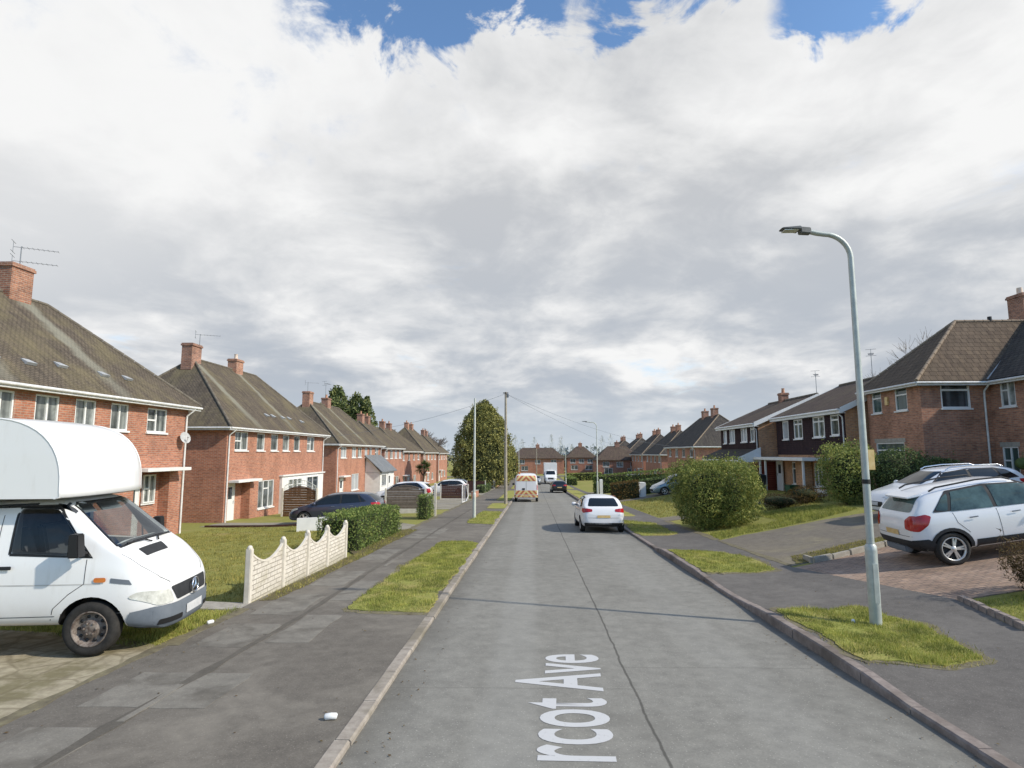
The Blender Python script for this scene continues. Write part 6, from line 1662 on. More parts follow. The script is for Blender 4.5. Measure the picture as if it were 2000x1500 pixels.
# hedges
hedge(-6.5, -5.2, 17.9, 23.7, 1.12, 17000, .075, 'leaf_hedge', 'clipped green hedge continuing the scalloped concrete fence', seed=1)
hedge(-5.85, -5.25, 29.9, 31.6, 1.25, 2600, .075, 'leaf_hedge', 'small clipped hedge block beside the thin concrete post', seed=2)
hedge(6.4, 21.5, 62.2, 63.6, 1.95, 9000, .17, 'leaf_hedge', 'long tall hedge across the far right garden', seed=3)
hedge(6.3, 8.5, 47.7, 48.9, 1.42, 3000, .13, 'leaf_red', 'brownish red hedge beside the white gate pillar', seed=4)
hedge(6.6, 13.4, 116, 117.4, 1.5, 1800, .26, 'leaf_light', 'pale green hedge at the far end of the right verge', seed=8)
hedge(5.9, 7.2, 96, 112, 1.2, 2200, .24, 'leaf_hedge', 'far green hedge along the right pavement past the small lamp', seed=9)
hedge(9.0, 14.5, 51.0, 52.2, 1.3, 3500, .14, 'leaf_dark', 'dark hedge behind the grey blue car', seed=5)
hedge(-6.2, -5.3, 66, 76, .9, 2500, .15, 'leaf_dark', 'low dark hedge by the far left pavement', seed=6)
# trees
crown_tree('conifer', -6.95, 84, 12.3, 4.35, 32000, .27, 'leaf_conifer', 'big round yellow green conifer towering beside the left pavement',
           [(0, .80), (.12, .96), (.3, 1.0), (.5, .93), (.7, .74), (.85, .50), (.95, .27), (1, .06)], None, 170, 2, 1.0, .3, clump_r=.19, hull=.70)
crown_tree('conifer', -4.3, 122, 7.0, 1.9, 1800, .38, 'leaf_conifer', 'smaller yellowish conifer just right of the big one, behind the telegraph pole',
           [(0, .7), (.2, 1.0), (.5, .85), (.8, .5), (1, .1)], None, 40, 4, .8, .2, clump_r=.28)
FIR = [(0, 1.0), (.25, 1.0), (.5, .9), (.72, .68), (.88, .40), (.96, .2), (1, .04)]
crown_tree('fir_tree', -28.6, 85, 14.6, 3.9, 9000, .42, 'leaf_fir', 'tallest of three dark firs behind the left roofs, beside the chimney', FIR, 'dark firs behind the left roofs', 80, 5, 1.5, .3, clump_r=.24)
crown_tree('fir_tree', -25.9, 85.6, 13.7, 3.0, 7000, .40, 'leaf_fir', 'middle of three dark firs behind the left roofs', FIR, 'dark firs behind the left roofs', 60, 6, 1.5, .3, clump_r=.26)
crown_tree('fir_tree', -24.3, 85.2, 13.5, 2.2, 5000, .40, 'leaf_fir', 'rightmost of three dark firs behind the left roofs', FIR, 'dark firs behind the left roofs', 55, 7, 1.5, .3, clump_r=.28)
bare_tree(-28.0, 118, 13.5, .62, 'leafless tree above the fourth left house', 3, 'twig', 6, .22)
bare_tree(-22.3, 128, 13.0, .62, 'leafless tree above the last left houses', 5, 'twig', 6, .22)
bare_tree(-25.2, 133, 12.5, .62, 'leafless tree standing between the two other bare ones on the left', 8, 'twig', 6, .22)
bare_tree(35.5, 54.5, 14.0, .60, 'leafless tree behind the hipped wing of the brown house', 9, 'twig', 6, .2, rmin=.014, group='leafless tree on the right')
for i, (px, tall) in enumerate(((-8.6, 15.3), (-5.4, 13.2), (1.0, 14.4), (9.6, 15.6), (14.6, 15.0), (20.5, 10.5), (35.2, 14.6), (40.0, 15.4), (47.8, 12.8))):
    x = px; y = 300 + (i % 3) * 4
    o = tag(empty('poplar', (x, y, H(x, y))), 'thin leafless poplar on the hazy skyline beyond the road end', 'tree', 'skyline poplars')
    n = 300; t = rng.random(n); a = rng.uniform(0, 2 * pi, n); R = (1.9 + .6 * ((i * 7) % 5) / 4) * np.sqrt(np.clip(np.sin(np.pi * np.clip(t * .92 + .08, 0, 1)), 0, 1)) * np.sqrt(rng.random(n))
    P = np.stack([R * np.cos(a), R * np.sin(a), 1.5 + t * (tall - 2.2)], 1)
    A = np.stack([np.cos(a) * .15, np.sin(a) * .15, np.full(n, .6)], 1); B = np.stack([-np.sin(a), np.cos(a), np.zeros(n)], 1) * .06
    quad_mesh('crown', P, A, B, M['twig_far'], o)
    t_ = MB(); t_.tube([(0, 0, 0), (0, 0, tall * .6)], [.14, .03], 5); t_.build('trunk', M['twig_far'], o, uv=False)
# far wooded skyline
def mid_belt(x0, x1, y, h, label, n=9):
    P = []
    for x in np.arange(x0, x1, 1.6):
        hh = h * (1 + .35 * noise.noise((x * .07, y, 2)) + .25 * noise.noise((x * .3, y, 7))); z = H(x, y)
        P.append(np.stack([x + rng.normal(0, 1.2, n), y + rng.normal(0, 1.5, n), z + hh * rng.random(n)], 1))
    return tag(leaves('bushes', np.concatenate(P), 1.5, M['mid_wood'], None, ratio=.8), label, 'bushes', None, 'stuff')
mid_belt(-110, -7, 182, 4.2, 'brown green bushes behind the far left gardens', 14)
mid_belt(-9, 11, 188, 5.2, 'brown green bushes right behind the houses across the road end', 16)
mid_belt(9, 120, 184, 4.0, 'brown green bushes behind the far right gardens', 14)
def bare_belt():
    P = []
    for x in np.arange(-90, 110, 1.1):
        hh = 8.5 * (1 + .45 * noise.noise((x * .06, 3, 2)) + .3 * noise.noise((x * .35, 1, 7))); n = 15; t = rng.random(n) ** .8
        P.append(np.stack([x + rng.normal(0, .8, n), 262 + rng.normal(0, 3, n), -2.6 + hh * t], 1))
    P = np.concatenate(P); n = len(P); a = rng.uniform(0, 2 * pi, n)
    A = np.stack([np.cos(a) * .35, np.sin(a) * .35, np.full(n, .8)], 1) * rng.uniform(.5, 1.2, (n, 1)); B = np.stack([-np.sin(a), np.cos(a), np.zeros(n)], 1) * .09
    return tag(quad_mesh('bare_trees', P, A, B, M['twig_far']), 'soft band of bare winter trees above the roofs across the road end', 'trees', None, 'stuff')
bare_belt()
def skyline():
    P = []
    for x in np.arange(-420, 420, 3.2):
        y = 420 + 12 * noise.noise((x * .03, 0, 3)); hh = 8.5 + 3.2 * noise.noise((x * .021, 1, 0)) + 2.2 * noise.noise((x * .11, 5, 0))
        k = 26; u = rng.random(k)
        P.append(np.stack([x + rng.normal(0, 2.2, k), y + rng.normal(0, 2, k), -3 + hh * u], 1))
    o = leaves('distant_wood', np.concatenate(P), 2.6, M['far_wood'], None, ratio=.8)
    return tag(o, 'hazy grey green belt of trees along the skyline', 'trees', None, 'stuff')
skyline()
# palm-like plant in a left garden
def cabbage_palm(x, y, h):
    o = tag(empty('cabbage_palm', (x, y, H(x, y))), 'small spiky palm in front of the fifth left house', 'palm')
    t = MB(); t.tube([(0, 0, 0), (.1, 0, h * .55), (.15, .05, h * .8)], [.13, .10, .09], 8); t.tube([(.1, 0, h * .5), (.55, -.1, h * .72)], [.09, .07], 7); t.tube([(.06, 0, h * .48), (-.5, .1, h * .66)], [.09, .07], 7)
    t.build('trunk', M['bark'], o, uv=False)
    P = []; A = []; B = []
    for c in ((.15, .05, h * .82), (.6, -.1, h * .75), (-.55, .1, h * .69)):
        d = unit(190); d[:, 2] = d[:, 2] * .8 + .15; d /= np.linalg.norm(d, axis=1)[:, None]; L = rng.uniform(.6, 1.0, (190, 1))
        P.append(np.array(c) + d * L * .5); A.append(d * L * .5); b = np.cross(d, np.array((0, 0, 1.0))); b /= np.linalg.norm(b, axis=1)[:, None]; B.append(b * .05)
    quad_mesh('crown', np.concatenate(P), np.concatenate(A), np.concatenate(B), M['leaf_dark'], o)
cabbage_palm(-14.6, 79, 4.3)

# ------------------------------------------------------------------ street furniture
M['lamp_grey'] = noisy('lamp_grey', (.10, .105, .105), (.17, .175, .175), 8, .5)
def street_lamp(x, y, h, arm, rz, label, mat='galv', lower=1.15, detail=True, group='street lamps along the road'):
    o = tag(empty('street_lamp', (x, y, surf(x, y)), rz), label, 'street lamp', group)
    p = MB(); p.tube([(0, 0, -.2), (0, 0, lower)], .088, 14); p.tube([(0, 0, lower), (0, 0, lower + .06), (0, 0, lower + .09)], [.088, .083, .062], 14, caps=False)
    R = .42; pts = [(0, 0, lower + .05), (0, 0, h - R)]; rs = [.057, .044]
    for i in range(1, 9):
        a = pi / 2 * i / 8; pts.append((-R + R * cos(a), 0, h - R + R * sin(a) * (1.0))); rs.append(.042)
    pts += [(-R - (arm - R) * .5, 0, h + .02), (-arm, 0, h + .05)]; rs += [.044, .042]
    if arm < .2: pts, rs = [(0, 0, lower + .05), (0, 0, h)], [.062, .045]
    p.tube(pts, rs, 12); p.build('pole', M[mat], o, uv=False)
    if arm > .2:
        l = MB(); xa = -arm
        l.hexa([(xa - .16, -.075, h + .015), (xa + .02, -.06, h + .0), (xa + .02, .06, h + .0), (xa - .16, .075, h + .015), (xa - .16, -.07, h + .12), (xa + .02, -.05, h + .11), (xa + .02, .05, h + .11), (xa - .16, .07, h + .12)])
        l.hexa([(xa - .48, -.09, h + .088), (xa - .161, -.12, h + .06), (xa - .161, .12, h + .06), (xa - .48, .09, h + .088), (xa - .46, -.07, h + .112), (xa - .161, -.10, h + .125), (xa - .161, .10, h + .125), (xa - .46, .07, h + .112)])
        lo = l.build('lantern', M['lamp_grey'], o, bevel=.012, uv=False)
        g = MB(); g.box((xa - .43, -.08, h + .058), (xa - .2, .08, h + .070)); g.build('lens', M['lamp_clear'], lo, uv=False)
    if detail:
        d = MB(); d.box((-.035, -.0925, .35), (.035, -.080, .95)); d.build('access_door', M[mat], o, uv=False)
        s_ = MB(); s_.box((.05, -.02, 2.40), (.15, -.008, 2.72)); s_.build('number_sign', M['plate_yellow'], o, uv=False, bevel=.004)
        b = MB(); b.tube([(0, 0, 2.18), (0, 0, 2.25)], .062, 12); b.build('strap', M['black'], o, uv=False)
    return o
street_lamp(5.34, 9.74, 6.33, .66, 0, 'nearest grey street lamp on the right verge with its arm over the road')
street_lamp(-2.99, 30.54, 6.15, .16, pi, 'straight pale street lamp post on the left verge, no arm to be seen', 'galv_pale', 1.2, False)
street_lamp(6.3, 58.2, 7.1, .95, 0, 'pale street lamp by the long hedge on the far right', 'galv_pale', 1.3, False)
street_lamp(4.9, 88, 5.2, .6, 0, 'small far street lamp on the right beyond the black car', 'galv_pale', 1.2, False)
street_lamp(-2.7, 118, 7.4, .9, pi, 'small far street lamp on the left beyond the striped van', 'galv_pale', 1.2, False)

def telegraph_pole(x, y, h, label, top=True):
    o = tag(empty('telegraph_pole', (x, y, surf(x, y))), label, 'pole', 'wooden poles')
    p = MB(); p.tube([(0, 0, -.3), (0, 0, h * .5), (0, 0, h)], [.13, .105, .08], 12); p.build('pole', M['wood_pole'], o, uv=False)
    if top:
        b = MB(); b.box((.08, -.07, h - .42), (.22, .07, h - .14)); b.build('junction_box', M['trim_grey'], o, bevel=.02, uv=False)
        c = MB(); c.box((-.2, -.105, h - .12), (.2, -.088, h - .05)); c.build('cross_bar', M['trim_dark'], o, uv=False)
        for k in range(6):
            s_ = MB(); z = 2.6 + k * .75; s_.tube([(0, (-1) ** k * .08, z), (0, (-1) ** k * .26, z)], .012, 5); s_.build('step', M['trim_dark'], o, uv=False)
    return o
telegraph_pole(-1.98, 43.8, 8.25, 'tall wooden telegraph pole on the left verge near the striped van')
telegraph_pole(1.0, 147, 6.6, 'small wooden pole across the end of the road', False)
def wire(p0, p1, sag, label):
    p0, p1 = Vector(p0), Vector(p1); pts = []
    for i in range(17):
        t = i / 16; q = p0.lerp(p1, t); q.z -= sag * 4 * t * (1 - t); pts.append(q)
    m = MB(); m.tube([q - p0 for q in pts], .009, 5); o = m.build('telephone_wire', M['trim_grey'], None, uv=False); o.location = p0
    return tag(o, label, 'wire', 'telephone wires from the pole')
PT = (-1.98, 43.8, surf(-1.98, 43.8) + 8.12)
wire(PT, (19.3, 73, 3.1), .9, 'telephone wire from the pole to the nearest house of the far right row')
wire(PT, (20.7, 99, 2.0), .9, 'telephone wire from the pole to the second house of the far right row')
wire(PT, (-16.0, 44.0, 3.6), .5, 'telephone wire from the pole to the second left house')

# ------------------------------------------------------------------ fences, walls, bins
def scallop_fence():
    ys = [11.02, 12.50, 13.86, 15.18, 16.66]; x = -5.24
    o = tag(empty('concrete_fence', (x, ys[0], surf(x, ys[0]))), 'pale scalloped concrete panel fence between five posts along the left pavement', 'fence')
    z0 = surf(x, ys[0])
    for i, y in enumerate(ys):
        zz = surf(x, y) - z0; p = MB(); hh = 1.02
        p.box((-.055, y - ys[0] - .055, zz - .1), (.055, y - ys[0] + .055, zz + hh - .06)); p.build('post', M['concrete_pale'], o, bevel=.012)
        c = MB(); c.ball((0, y - ys[0], zz + hh - .055), (.052, .052, .055), 0, 10, 6); c.build('post_cap', M['concrete_pale'], o, uv=False)
    for a, b in zip(ys, ys[1:]):
        p = MB(); a_, b_ = a - ys[0] + .05, b - ys[0] - .05; za, zb = surf(x, a) - z0, surf(x, b) - z0
        n = 24; top = []
        for k in range(n + 1):
            t = k / n; zz = za + (zb - za) * t
            hh = .89 - .23 * max(0, sin(pi * t)) ** .85
            top.append((a_ + (b_ - a_) * t, zz + hh))
        pts = [(a_, za - .05), (b_, zb - .05)] + top[::-1]
        # stone courses stand 8 mm proud of the slab on the face towards the pavement
        p.prism([(-.02, yy, zz) for yy, zz in pts], (.036, 0, 0))
        q = p.build('panel', M['panel_stone'], o)
        cp = MB()
        for k in range(n):
            (y0, z0_), (y1, z1_) = top[k], top[k + 1]
            cp.hexa([(-.028, y0, z0_ - .035), (.024, y0, z0_ - .035), (.024, y1, z1_ - .035), (-.028, y1, z1_ - .035), (-.028, y0, z0_ + .004), (.024, y0, z0_ + .004), (.024, y1, z1_ + .004), (-.028, y1, z1_ + .004)])
        cp.build('coping', M['concrete_pale'], q, uv=False)
    return o
def stone_panel():
    m, nt, b = newmat('panel_stone'); uv = coords(nt, 'UV'); ob = coords(nt)
    t = N(nt, 'ShaderNodeTexBrick'); t.offset = .37; nt.links.new(uv, t.inputs['Vector'])
    for k, v in (('Color1', (.76, .715, .65, 1)), ('Color2', (.69, .645, .585, 1)), ('Mortar', (.46, .415, .35, 1)), ('Scale', 1.0), ('Mortar Size', .010), ('Brick Width', .30), ('Row Height', .088), ('Mortar Smooth', .5)): t.inputs[k].default_value = v
    n = tnoise(nt, ob, 14, 5, .7); r = ramp(nt, [(.3, (.78, .77, .75)), (.65, (1.08, 1.07, 1.05))]); nt.links.new(n, r.inputs[0])
    c = mix(nt, 1.0, t.outputs[0], r.outputs[0], 'MULTIPLY'); n2 = tnoise(nt, ob, 2.3, 6, .65); sep = N(nt, 'ShaderNodeSeparateXYZ'); nt.links.new(ob, sep.inputs[0])
    oi = N(nt, 'ShaderNodeObjectInfo'); rr = ramp(nt, [(0, (.86, .85, .83)), (1, (1.05, 1.05, 1.04))]); nt.links.new(oi.outputs['Random'], rr.inputs[0]); c = mix(nt, 1.0, c, rr.outputs[0], 'MULTIPLY')
    c = mix(nt, mth(nt, 'MULTIPLY', sstep(nt, n2, .50, .72), .5), c, (.38, .34, .23))
    c = mix(nt, mth(nt, 'MULTIPLY', mth(nt, 'SUBTRACT', 1.0, sstep(nt, mth(nt, 'ADD', sep.outputs[2], mth(nt, 'MULTIPLY', n2, .3)), -.1, .38)), .6), c, (.24, .22, .13))
    nt.links.new(c, b.inputs['Base Color']); b.inputs['Roughness'].default_value = .9
    bumpn(nt, mth(nt, 'ADD', mth(nt, 'SUBTRACT', 1.0, t.outputs[1]), mth(nt, 'MULTIPLY', n, .6)), .8, .02, b); return m
M['panel_stone'] = stone_panel()
scallop_fence()

def slat_panel(name, x0, x1, y, h, label, mat, rise=.25, posts=True, board=.14, gravel=.0, cat='fence', group=None, posth=None, wave=True):
    z = min(surf(x0, y), surf(x1, y)) - .02
    o = tag(empty(name, (x0, y, z)), label, cat, group); W = x1 - x0
    k = int((h - gravel) / board) + 2
    for i in range(k):
        zb = gravel + i * board
        n = 14; pts = []
        for j in range(n + 1):
            u = .07 + (W - .14) * j / n; tp = h - rise + rise * sin(pi * j / n) ** 1.0
            pts.append((u, min(zb + board - .008, tp)))
        if max(p[1] for p in pts) - zb < .02: continue
        m = MB(); dd = .012 * (i % 2)
        lo = [(u, zb) for u, t in pts if t > zb + .005]; hi = [(u, t) for u, t in pts if t > zb + .005]
        if len(lo) < 2: continue
        poly = [lo[0], lo[-1]] + hi[::-1]
        m.prism([(u, dd, v) for u, v in poly], (0, .022, 0)); m.build('board', M[mat], o)
    if gravel:
        g = MB(); g.box((.06, -.005, -.05), (W - .06, .035, gravel - .006)); g.build('gravel_board', M['concrete_pale'], o)
    cap = MB(); n = 14
    for j in range(n):
        u0, u1 = .07 + (W - .14) * j / n, .07 + (W - .14) * (j + 1) / n
        t0, t1 = h - rise + rise * sin(pi * j / n), h - rise + rise * sin(pi * (j + 1) / n)
        cap.hexa([(u0, -.012, t0), (u1, -.012, t1), (u1, .046, t1), (u0, .046, t0), (u0, -.012, t0 + .045), (u1, -.012, t1 + .045), (u1, .046, t1 + .045), (u0, .046, t0 + .045)])
    cap.build('top_rail', M[mat], o, uv=False)
    if posts:
        for u in (0, W):
            p = MB(); p.box((u - .05, -.04, -.1), (u + .05, .06, posth or h - rise + .12)); p.build('post', M['concrete_pale'], o, bevel=.01)
    return o
slat_panel('fence_panel', -8.65, -6.3, 34.9, 1.62, 'weathered brown fence panel with arched top between concrete posts, by the hedge', 'wood_grey', .26, gravel=.3, group='arched timber panels')
slat_panel('arched_gate', -14.8, -12.75, 34.9, 1.72, 'brown arched timber gate with concrete posts in front of the white bay', 'wood_brown', .3, cat='gate', group='arched timber panels', posth=1.65)
slat_panel('fence_panel', -8.0, -5.6, 51.7, 1.25, 'dark brown straight fence panel under the white estate car', 'wood_dark', .02, gravel=.12, group='dark brown fence panels')
slat_panel('fence_panel', -7.5, -5.4, 68, 1.3, 'small dark brown fence panel farther along the left pavement', 'wood_dark', .02, group='dark brown fence panels')
slat_panel('fence_panel', 14.7, 16.25, 40.2, 1.85, 'red stained timber fence between the two maroon houses', 'wood_red', .02, posts=False)
# thin scrolled ironwork over the arched gate
def ironwork():
    y = 34.84; x0, x1 = -14.7, -12.85; z = surf(x0, y)
    o = tag(empty('iron_trellis', (x0, y + .12, z)), 'pale curved ironwork arch standing above the brown arched gate', 'ironwork')
    m = MB(); W = x1 - x0; pts = [(W * t, 0, 1.75 + .34 * sin(pi * t)) for t in [i / 16 for i in range(17)]]
    m.tube(pts, .018, 6); m.tube([(W * t, 0, 1.55 + .30 * sin(pi * t)) for t in [i / 16 for i in range(17)]], .014, 6)
    for i in range(1, 16): m.tube([(W * i / 16, 0, 1.55 + .3 * sin(pi * i / 16)), (W * i / 16, 0, 1.75 + .34 * sin(pi * i / 16))], .009, 4)
    m.tube([(0, 0, 0), (0, 0, 1.78)], .02, 6); m.tube([(W, 0, 0), (W, 0, 1.78)], .02, 6)
    m.build('arch', M['galv_pale'], o, uv=False)
ironwork()
def post_thing(x, y, h, w, label, mat='concrete_pale'):
    m = MB(); m.box((-w / 2, -w / 2, -.1), (w / 2, w / 2, h - .03)); m.hexa([(-w / 2, -w / 2, h - .03), (w / 2, -w / 2, h - .03), (w / 2, w / 2, h - .03), (-w / 2, w / 2, h - .03), (-w / 4, -w / 4, h), (w / 4, -w / 4, h), (w / 4, w / 4, h), (-w / 4, w / 4, h)])
    o = m.build('gate_post', M[mat], None); o.location = (x, y, surf(x, y)); return tag(o, label, 'post')
post_thing(-5.22, 31.9, 1.75, .12, 'thin bare concrete post just beyond the small hedge block')
post_thing(-5.3, 82, 1.3, .3, 'pale concrete gate post on the left below the conifer')
post_thing(8.75, 48.2, 1.15, .55, 'short white gate pillar between brown hedge and grey blue car', 'render_white')
post_thing(6.9, 60.4, 1.5, .3, 'white gate post at the corner of the long far hedge', 'render_white')
def low_wall(name, p0, p1, h, t, mat, label, cat='wall', cap=None):
    p0, p1 = Vector(p0), Vector(p1); L = (p1 - p0).length; d = (p1 - p0).normalized(); n = Vector((-d.y, d.x)); z0 = surf(*p0); k = max(1, int(L / 2))
    o = tag(empty(name, (p0.x, p0.y, z0)), label, cat); m = MB(); c = MB()
    for i in range(k):
        a, b = d * (L * i / k), d * (L * (i + 1) / k)
        za, zb = surf(*(p0 + a)) - z0, surf(*(p0 + b)) - z0
        q = [(a - n * t / 2, za), (b - n * t / 2, zb), (b + n * t / 2, zb), (a + n * t / 2, za)]
        m.hexa([(*v, z - .1) for v, z in q] + [(*v, z + h) for v, z in q])
        if cap:
            q = [(a - n * t * .62, za), (b - n * t * .62, zb), (b + n * t * .62, zb), (a + n * t * .62, za)]
            c.hexa([(*v, z + h + .002) for v, z in q] + [(*v, z + h + .06) for v, z in q])
    m.build('wall_face', M[mat], o)
    if cap: c.build('coping', M[cap], o)
    return o
low_wall('low_wall', (-9.95, 25.05), (-8.4, 25.5), .52, .2, 'upvc', 'short white rendered wall at the end of the lawn by the hedge', cap=None)
low_wall('timber_edging', (-15.6, 28.1), (-10.1, 27.95), .06, .06, 'wood_dark', 'low dark red timber edging along the far side of the lawn', 'edging')
low_wall('low_wall', (-5.35, 83), (-5.35, 112), .75, .22, 'brick_far', 'long low red brick wall along the far left pavement', cap='concrete')
low_wall('low_wall', (-5.35, 53), (-5.35, 58), .55, .2, 'brick_far', 'short low red brick wall by the dark brown fence', cap='concrete')
low_wall('low_wall', (6.35, 49.2), (6.35, 46.9), .4, .2, 'brick_red', 'low orange brick wall under the brown hedge', cap=None)
def white_gate():
    o = tag(empty('metal_gate', (-5.2, 44.0, surf(-5.2, 44))), 'white tubular metal gate standing open on the left', 'gate')
    f = MB(); f.tube([(0, 0, .1), (0, 0, 1.35), (.2, .9, 1.25), (.3, 1.3, .5), (.2, .9, .15), (0, 0, .1)], .03, 6); f.build('gate_frame', M['upvc'], o, uv=False)
    for i in range(1, 5):
        b = MB(); b.tube([(.04 * i, .18 * i, .13), (.04 * i, .18 * i, 1.3 - .02 * i)], .012, 5); b.build('bar', M['upvc'], o, uv=False)
white_gate()
# edging stones
def edging(p0, p1, n, L, w, h, name, labels, group, mat, seed):
    r = random.Random(seed); p0, p1 = Vector(p0), Vector(p1); d = (p1 - p0).normalized()
    base = MB(); base.box((-L / 2, -w / 2, -.08), (L / 2, w / 2, h)); first = base.build(name, M[mat], None, bevel=.014)
    for i in range(n):
        o = first if i == 0 else first.copy()
        if i: COL.objects.link(o)
        p = p0.lerp(p1, (i + .5) / n); o.location = (p.x, p.y, surf(p.x, p.y) - .03 + r.uniform(-.012, .012))
        q0 = p - d * L / 2; q1 = p + d * L / 2
        o.rotation_euler = (r.uniform(-.04, .04), -atan2(surf(q1.x, q1.y) - surf(q0.x, q0.y), L), atan2(d.y, d.x) + r.uniform(-.03, .03))
        tag(o, labels, 'edging stone', group)
edging((7.40, 10.82), (7.02, 8.95), 8, .225, .12, .11, 'edging_stone', 'dark stone block edging the flower bed right of the block drive', 'stones edging the bed', 'kerb_r', 1)
edging((6.98, 15.32), (9.75, 16.35), 5, .56, .09, .15, 'edging_block', 'mossy concrete block edging the block paved drive on its far side', 'blocks edging the paved drive', 'concrete', 2)
edging((6.98, 15.34), (7.0, 15.9), 1, .5, .09, .15, 'edging_block', 'end block turning the corner of the paved drive edging', None, 'concrete', 3)
# wheelie bin, recycling box, litter
def wheelie_bin(x, y, label, mat='black', rz=0.0):
    o = tag(empty('wheelie_bin', (x, y, surf(x, y)), rz), label, 'bin')
    b = MB(); b.hexa([(-.21, -.22, .06), (.21, -.22, .06), (.21, .26, .06), (-.21, .26, .06), (-.28, -.30, .95), (.28, -.30, .95), (.28, .34, .95), (-.28, .34, .95)]); b.build('bin_body', M[mat], o, bevel=.03, uv=False)
    l = MB(); l.hexa([(-.30, -.33, .955), (.30, -.33, .955), (.30, .40, .955), (-.30, .40, .955), (-.27, -.30, 1.0), (.27, -.30, 1.0), (.27, .38, 1.06), (-.27, .38, 1.06)]); l.build('lid', M[mat], o, bevel=.02, uv=False)
    for s_ in (-1, 1):
        w = MB(); w.tube([(s_ * .18, .30, .10), (s_ * .25, .30, .10)], .10, 14); w.build('wheel', M['rubber'], o, uv=False)
wheelie_bin(14.55, 38.6, 'black wheelie bin in front of the red timber fence', 'trim_dark')
def crate():
    o = tag(empty('recycling_box', (15.2, 35.6, surf(15.2, 35.6))), 'dark green recycling box under the white canopy', 'box')
    b = MB(); b.hexa([(-.22, -.32, 0), (.22, -.32, 0), (.22, .32, 0), (-.22, .32, 0), (-.26, -.38, .38), (.26, -.38, .38), (.26, .38, .38), (-.26, .38, .38)]); b.build('tub', M['box_green'], o, bevel=.02, uv=False)
    l = MB(); l.box((-.28, -.40, .385), (.28, .40, .42)); l.build('lid', M['box_green'], o, bevel=.01, uv=False)
M['box_green'] = plain('box_green', (.012, .075, .035), .5)
crate()
def litter(x, y, label, L=.15, rz=.2, name='litter'):
    m = MB(); n = 10
    m.tube([(-L / 2, 0, .03), (-L * .42, 0, .032), (0, .004, .034), (L * .42, 0, .032), (L / 2, 0, .03)], [.018, .030, .031, .030, .020], 10)
    o = m.build(name, M['upvc'], None, uv=False); o.location = (x, y, surf(x, y)); o.rotation_euler = (0, 0, rz); return tag(o, label, 'litter')
litter(-1.98, 6.03, 'crushed white cup lying on the left pavement near the kerb', .12)
litter(-5.12, 9.55, 'scrap of white paper in the grass before the van', .10, 1.0)
litter(5.05, 9.85, 'white scrap of paper on the verge beside the lamp post', .07, 1.0)

# ------------------------------------------------------------------ grass
def in_poly(P, poly):
    x, y = P[:, 0], P[:, 1]; c = np.zeros(len(P), bool); n = len(poly)
    for i in range(n):
        x0, y0 = poly[i]; x1, y1 = poly[(i + 1) % n]
        if y0 == y1: continue
        c ^= ((y0 > y) != (y1 > y)) & (x < (x1 - x0) * (y - y0) / (y1 - y0) + x0)
    return c
def grass(name, poly, dens, h, mat, label, off=.02, w=.010, seed=0, thin=True, patchy=.35):
    xs = [p[0] for p in poly]; ys = [p[1] for p in poly]
    n = int((max(xs) - min(xs)) * (max(ys) - min(ys)) * dens)
    P = np.stack([rng.uniform(min(xs), max(xs), n), rng.uniform(min(ys), max(ys), n)], 1); P = P[in_poly(P, poly)]
    k = nz(np.concatenate([P, np.zeros((len(P), 1))], 1), 1.6, seed); P = P[k > rng.uniform(-patchy * 2.2, .1, len(P)) - .25]; n = len(P)
    z = np.array([surf(a, b) for a, b in P]) + off
    k2 = nz(np.concatenate([P, np.zeros((len(P), 1))], 1), 2.6, seed + 60)
    hh = h * rng.uniform(.45, 1.25, n) * (1 + 1.1 * np.clip(k2 + .05, -.5, .8)); a = rng.uniform(0, 2 * pi, n); lean = rng.uniform(.1, .75, n); b = rng.uniform(0, 2 * pi, n)
    V = np.empty((n, 3, 3), dtype=np.float32)
    base = np.stack([P[:, 0], P[:, 1], z - .01], 1); sd = np.stack([np.cos(a), np.sin(a), np.zeros(n)], 1) * w / 2
    V[:, 0] = base - sd; V[:, 1] = base + sd
    V[:, 2] = base + np.stack([np.cos(b) * lean * hh, np.sin(b) * lean * hh, hh], 1)
    me = bpy.data.meshes.new(name); me.vertices.add(n * 3); me.vertices.foreach_set('co', V.ravel())
    me.loops.add(n * 3); me.loops.foreach_set('vertex_index', np.arange(n * 3, dtype=np.int32))
    me.polygons.add(n); me.polygons.foreach_set('loop_start', np.arange(0, n * 3, 3, dtype=np.int32)); me.polygons.foreach_set('loop_total', np.full(n, 3, dtype=np.int32))
    me.update(calc_edges=True); me.materials.append(M[mat])
    return tag(link_mesh(name, me), label, 'grass', None, 'stuff')
grass('grass', VERGES[5], 3800, .05, 'grass_blade', 'short grass on the verge round the nearest street lamp', seed=1, patchy=.16)
grass('grass', VERGES[0], 2300, .05, 'grass_blade', 'short grass on the near left verge', seed=2, patchy=.16)
grass('grass', VERGES[6], 1800, .05, 'grass_blade', 'short grass on the second right verge', seed=3, patchy=.18)
grass('grass', VERGES[7], 700, .06, 'grass_blade', 'short grass on the verge in the shadow of the big bush', seed=3)
def outset(p, d):
    c = Vector((sum(q[0] for q in p) / len(p), sum(q[1] for q in p) / len(p)))
    return [tuple(Vector(q) + (Vector(q) - c).normalized() * d) for q in p]
grass('grass', [(max(4.0, x), y) for x, y in outset(VERGES[5], .16)], 520, .045, 'grass_lawn', 'thin straggling grass at the worn rim of the lamp post verge', .004, .012, 21, patchy=.2)
grass('grass', [(min(-1.8, x), y) for x, y in outset(VERGES[0], .16)], 420, .045, 'grass_lawn', 'thin straggling grass at the worn rim of the near left verge', .004, .012, 22, patchy=.2)
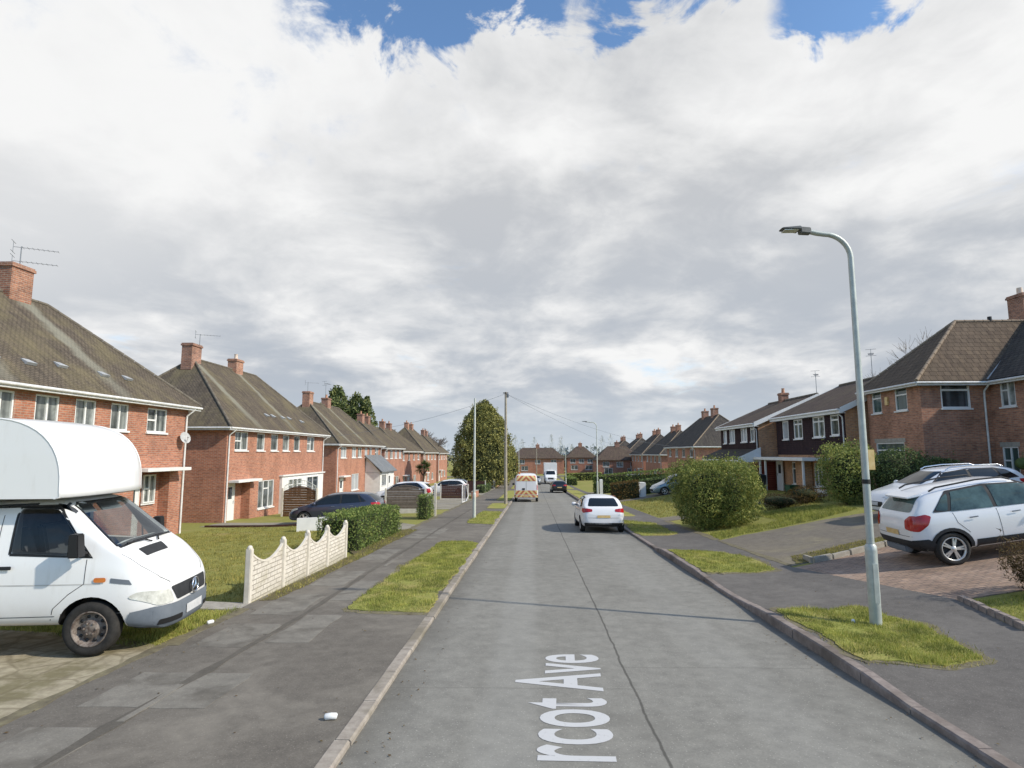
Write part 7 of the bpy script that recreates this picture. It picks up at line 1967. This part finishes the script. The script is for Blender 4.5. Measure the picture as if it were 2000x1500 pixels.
grass('grass', [(max(4.0, x), y) for x, y in outset(VERGES[6], .14)], 350, .045, 'grass_lawn', 'thin straggling grass at the worn rim of the second right verge', .004, .012, 23, patchy=.2)
grass('grass', VERGES[1], 700, .06, 'grass_blade', 'short grass round the left lamp post', seed=4)
grass('grass', [(-14.8, 11.9), (-9.6, 11.9), (-5.35, 11.1), (-5.4, 17.5), (-6.6, 18), (-6.6, 24.8), (-10.3, 25.6), (-10.4, 27.8), (-14.8, 27.8)], 430, .06, 'grass_lawn', 'mown lawn in front of the nearest left house', -.03, .016, 5)
grass('grass', [(-7.3, 9.0), (-5.18, 8.2), (-5.12, 10.5), (-9.4, 10.9), (-8.8, 9.6)], 1900, .07, 'grass_blade', 'rough grass strip under the nose of the van', -.03, .012, 6)
grass('grass', jag([(-5.10, 11.1), (-4.76, 11.2), (-4.72, 24.5), (-5.5, 24.5), (-5.14, 17.2)], .3, .05, 7), 500, .06, 'grass_lawn', 'weeds at the foot of the scalloped fence', .01, .012, 7)
grass('grass', [(6.9, 8.8), (7.35, 10.7), (11, 11.0), (12, 7), (6.95, 7.0)], 1500, .06, 'grass_blade', 'grass behind the stone edging on the right', -.03, .012, 8)
grass('grass', [(6.4, 20.9), (7.3, 21.6), (10.4, 22.4), (12.6, 23.6), (12.2, 26.5), (9.6, 26.5), (9.6, 23.6), (6.5, 22.6)], 900, .11, 'grass_blade', 'long grass and ground cover round the foot of the big bush', -.03, .018, 9)
grass('grass', [(6.3, 30.6), (11.4, 31.8), (15.5, 33), (14.5, 45.6), (6.3, 45.6)], 160, .08, 'grass_lawn', 'sloping lawn in front of the maroon houses', -.03, .03, 10)
grass('grass', [(6.6, 15.35), (7.1, 15.6), (9.6, 16.4), (12.5, 17.0), (12.5, 17.7), (9.2, 17.3), (6.9, 16.5)], 900, .05, 'grass_lawn', 'mossy weeds between the two right drives', -.0, .012, 11)
grass('grass', [(7.0, 30.5), (9.5, 26.6), (15.5, 27.5), (15.8, 30.5)], 220, .09, 'grass_lawn', 'rough grass on the bank before the canopy house', -.03, .02, 12)

# ------------------------------------------------------------------ fallen leaves and grit along the kerbs and paths
def fallen_leaves(label, boxes, n, size, mat):
    P = []
    for x0, x1, y0, y1, w in boxes:
        k = max(3, int(n * w)); x = x0 + (x1 - x0) * rng.beta(.6, .6, k); y = rng.uniform(y0, y1, k)
        P.append(np.stack([x, y, np.array([surf(a, b) for a, b in zip(x, y)]) + .012], 1))
    P = np.concatenate(P); m = len(P); a = rng.uniform(0, 2 * pi, m); s = size * rng.uniform(.5, 1.4, m)[:, None]
    A = np.stack([np.cos(a), np.sin(a), rng.uniform(-.25, .25, m)], 1) * s * .5; B = np.stack([-np.sin(a), np.cos(a), rng.uniform(-.25, .25, m)], 1) * s * .3
    return tag(quad_mesh('fallen_leaves', P, A, B, M[mat]), label, 'leaves', None, 'stuff')
fallen_leaves('dead leaves and grit scattered over the left pavement', [(-5.1, -1.9, 3.5, 20, .45), (-5.1, -4.6, 6, 26, .55)], 300, .034, 'leaf_brown')
fallen_leaves('dead leaves and grit caught along both kerbs of the road', [(-1.62, -1.25, 4, 30, .45), (3.5, 3.82, 4, 30, .55)], 420, .032, 'leaf_brown')
fallen_leaves('dead leaves scattered over the right pavement and drives', [(4.1, 6.6, 5, 22, .5), (6.6, 12, 11.2, 21, .5)], 260, .034, 'leaf_red')
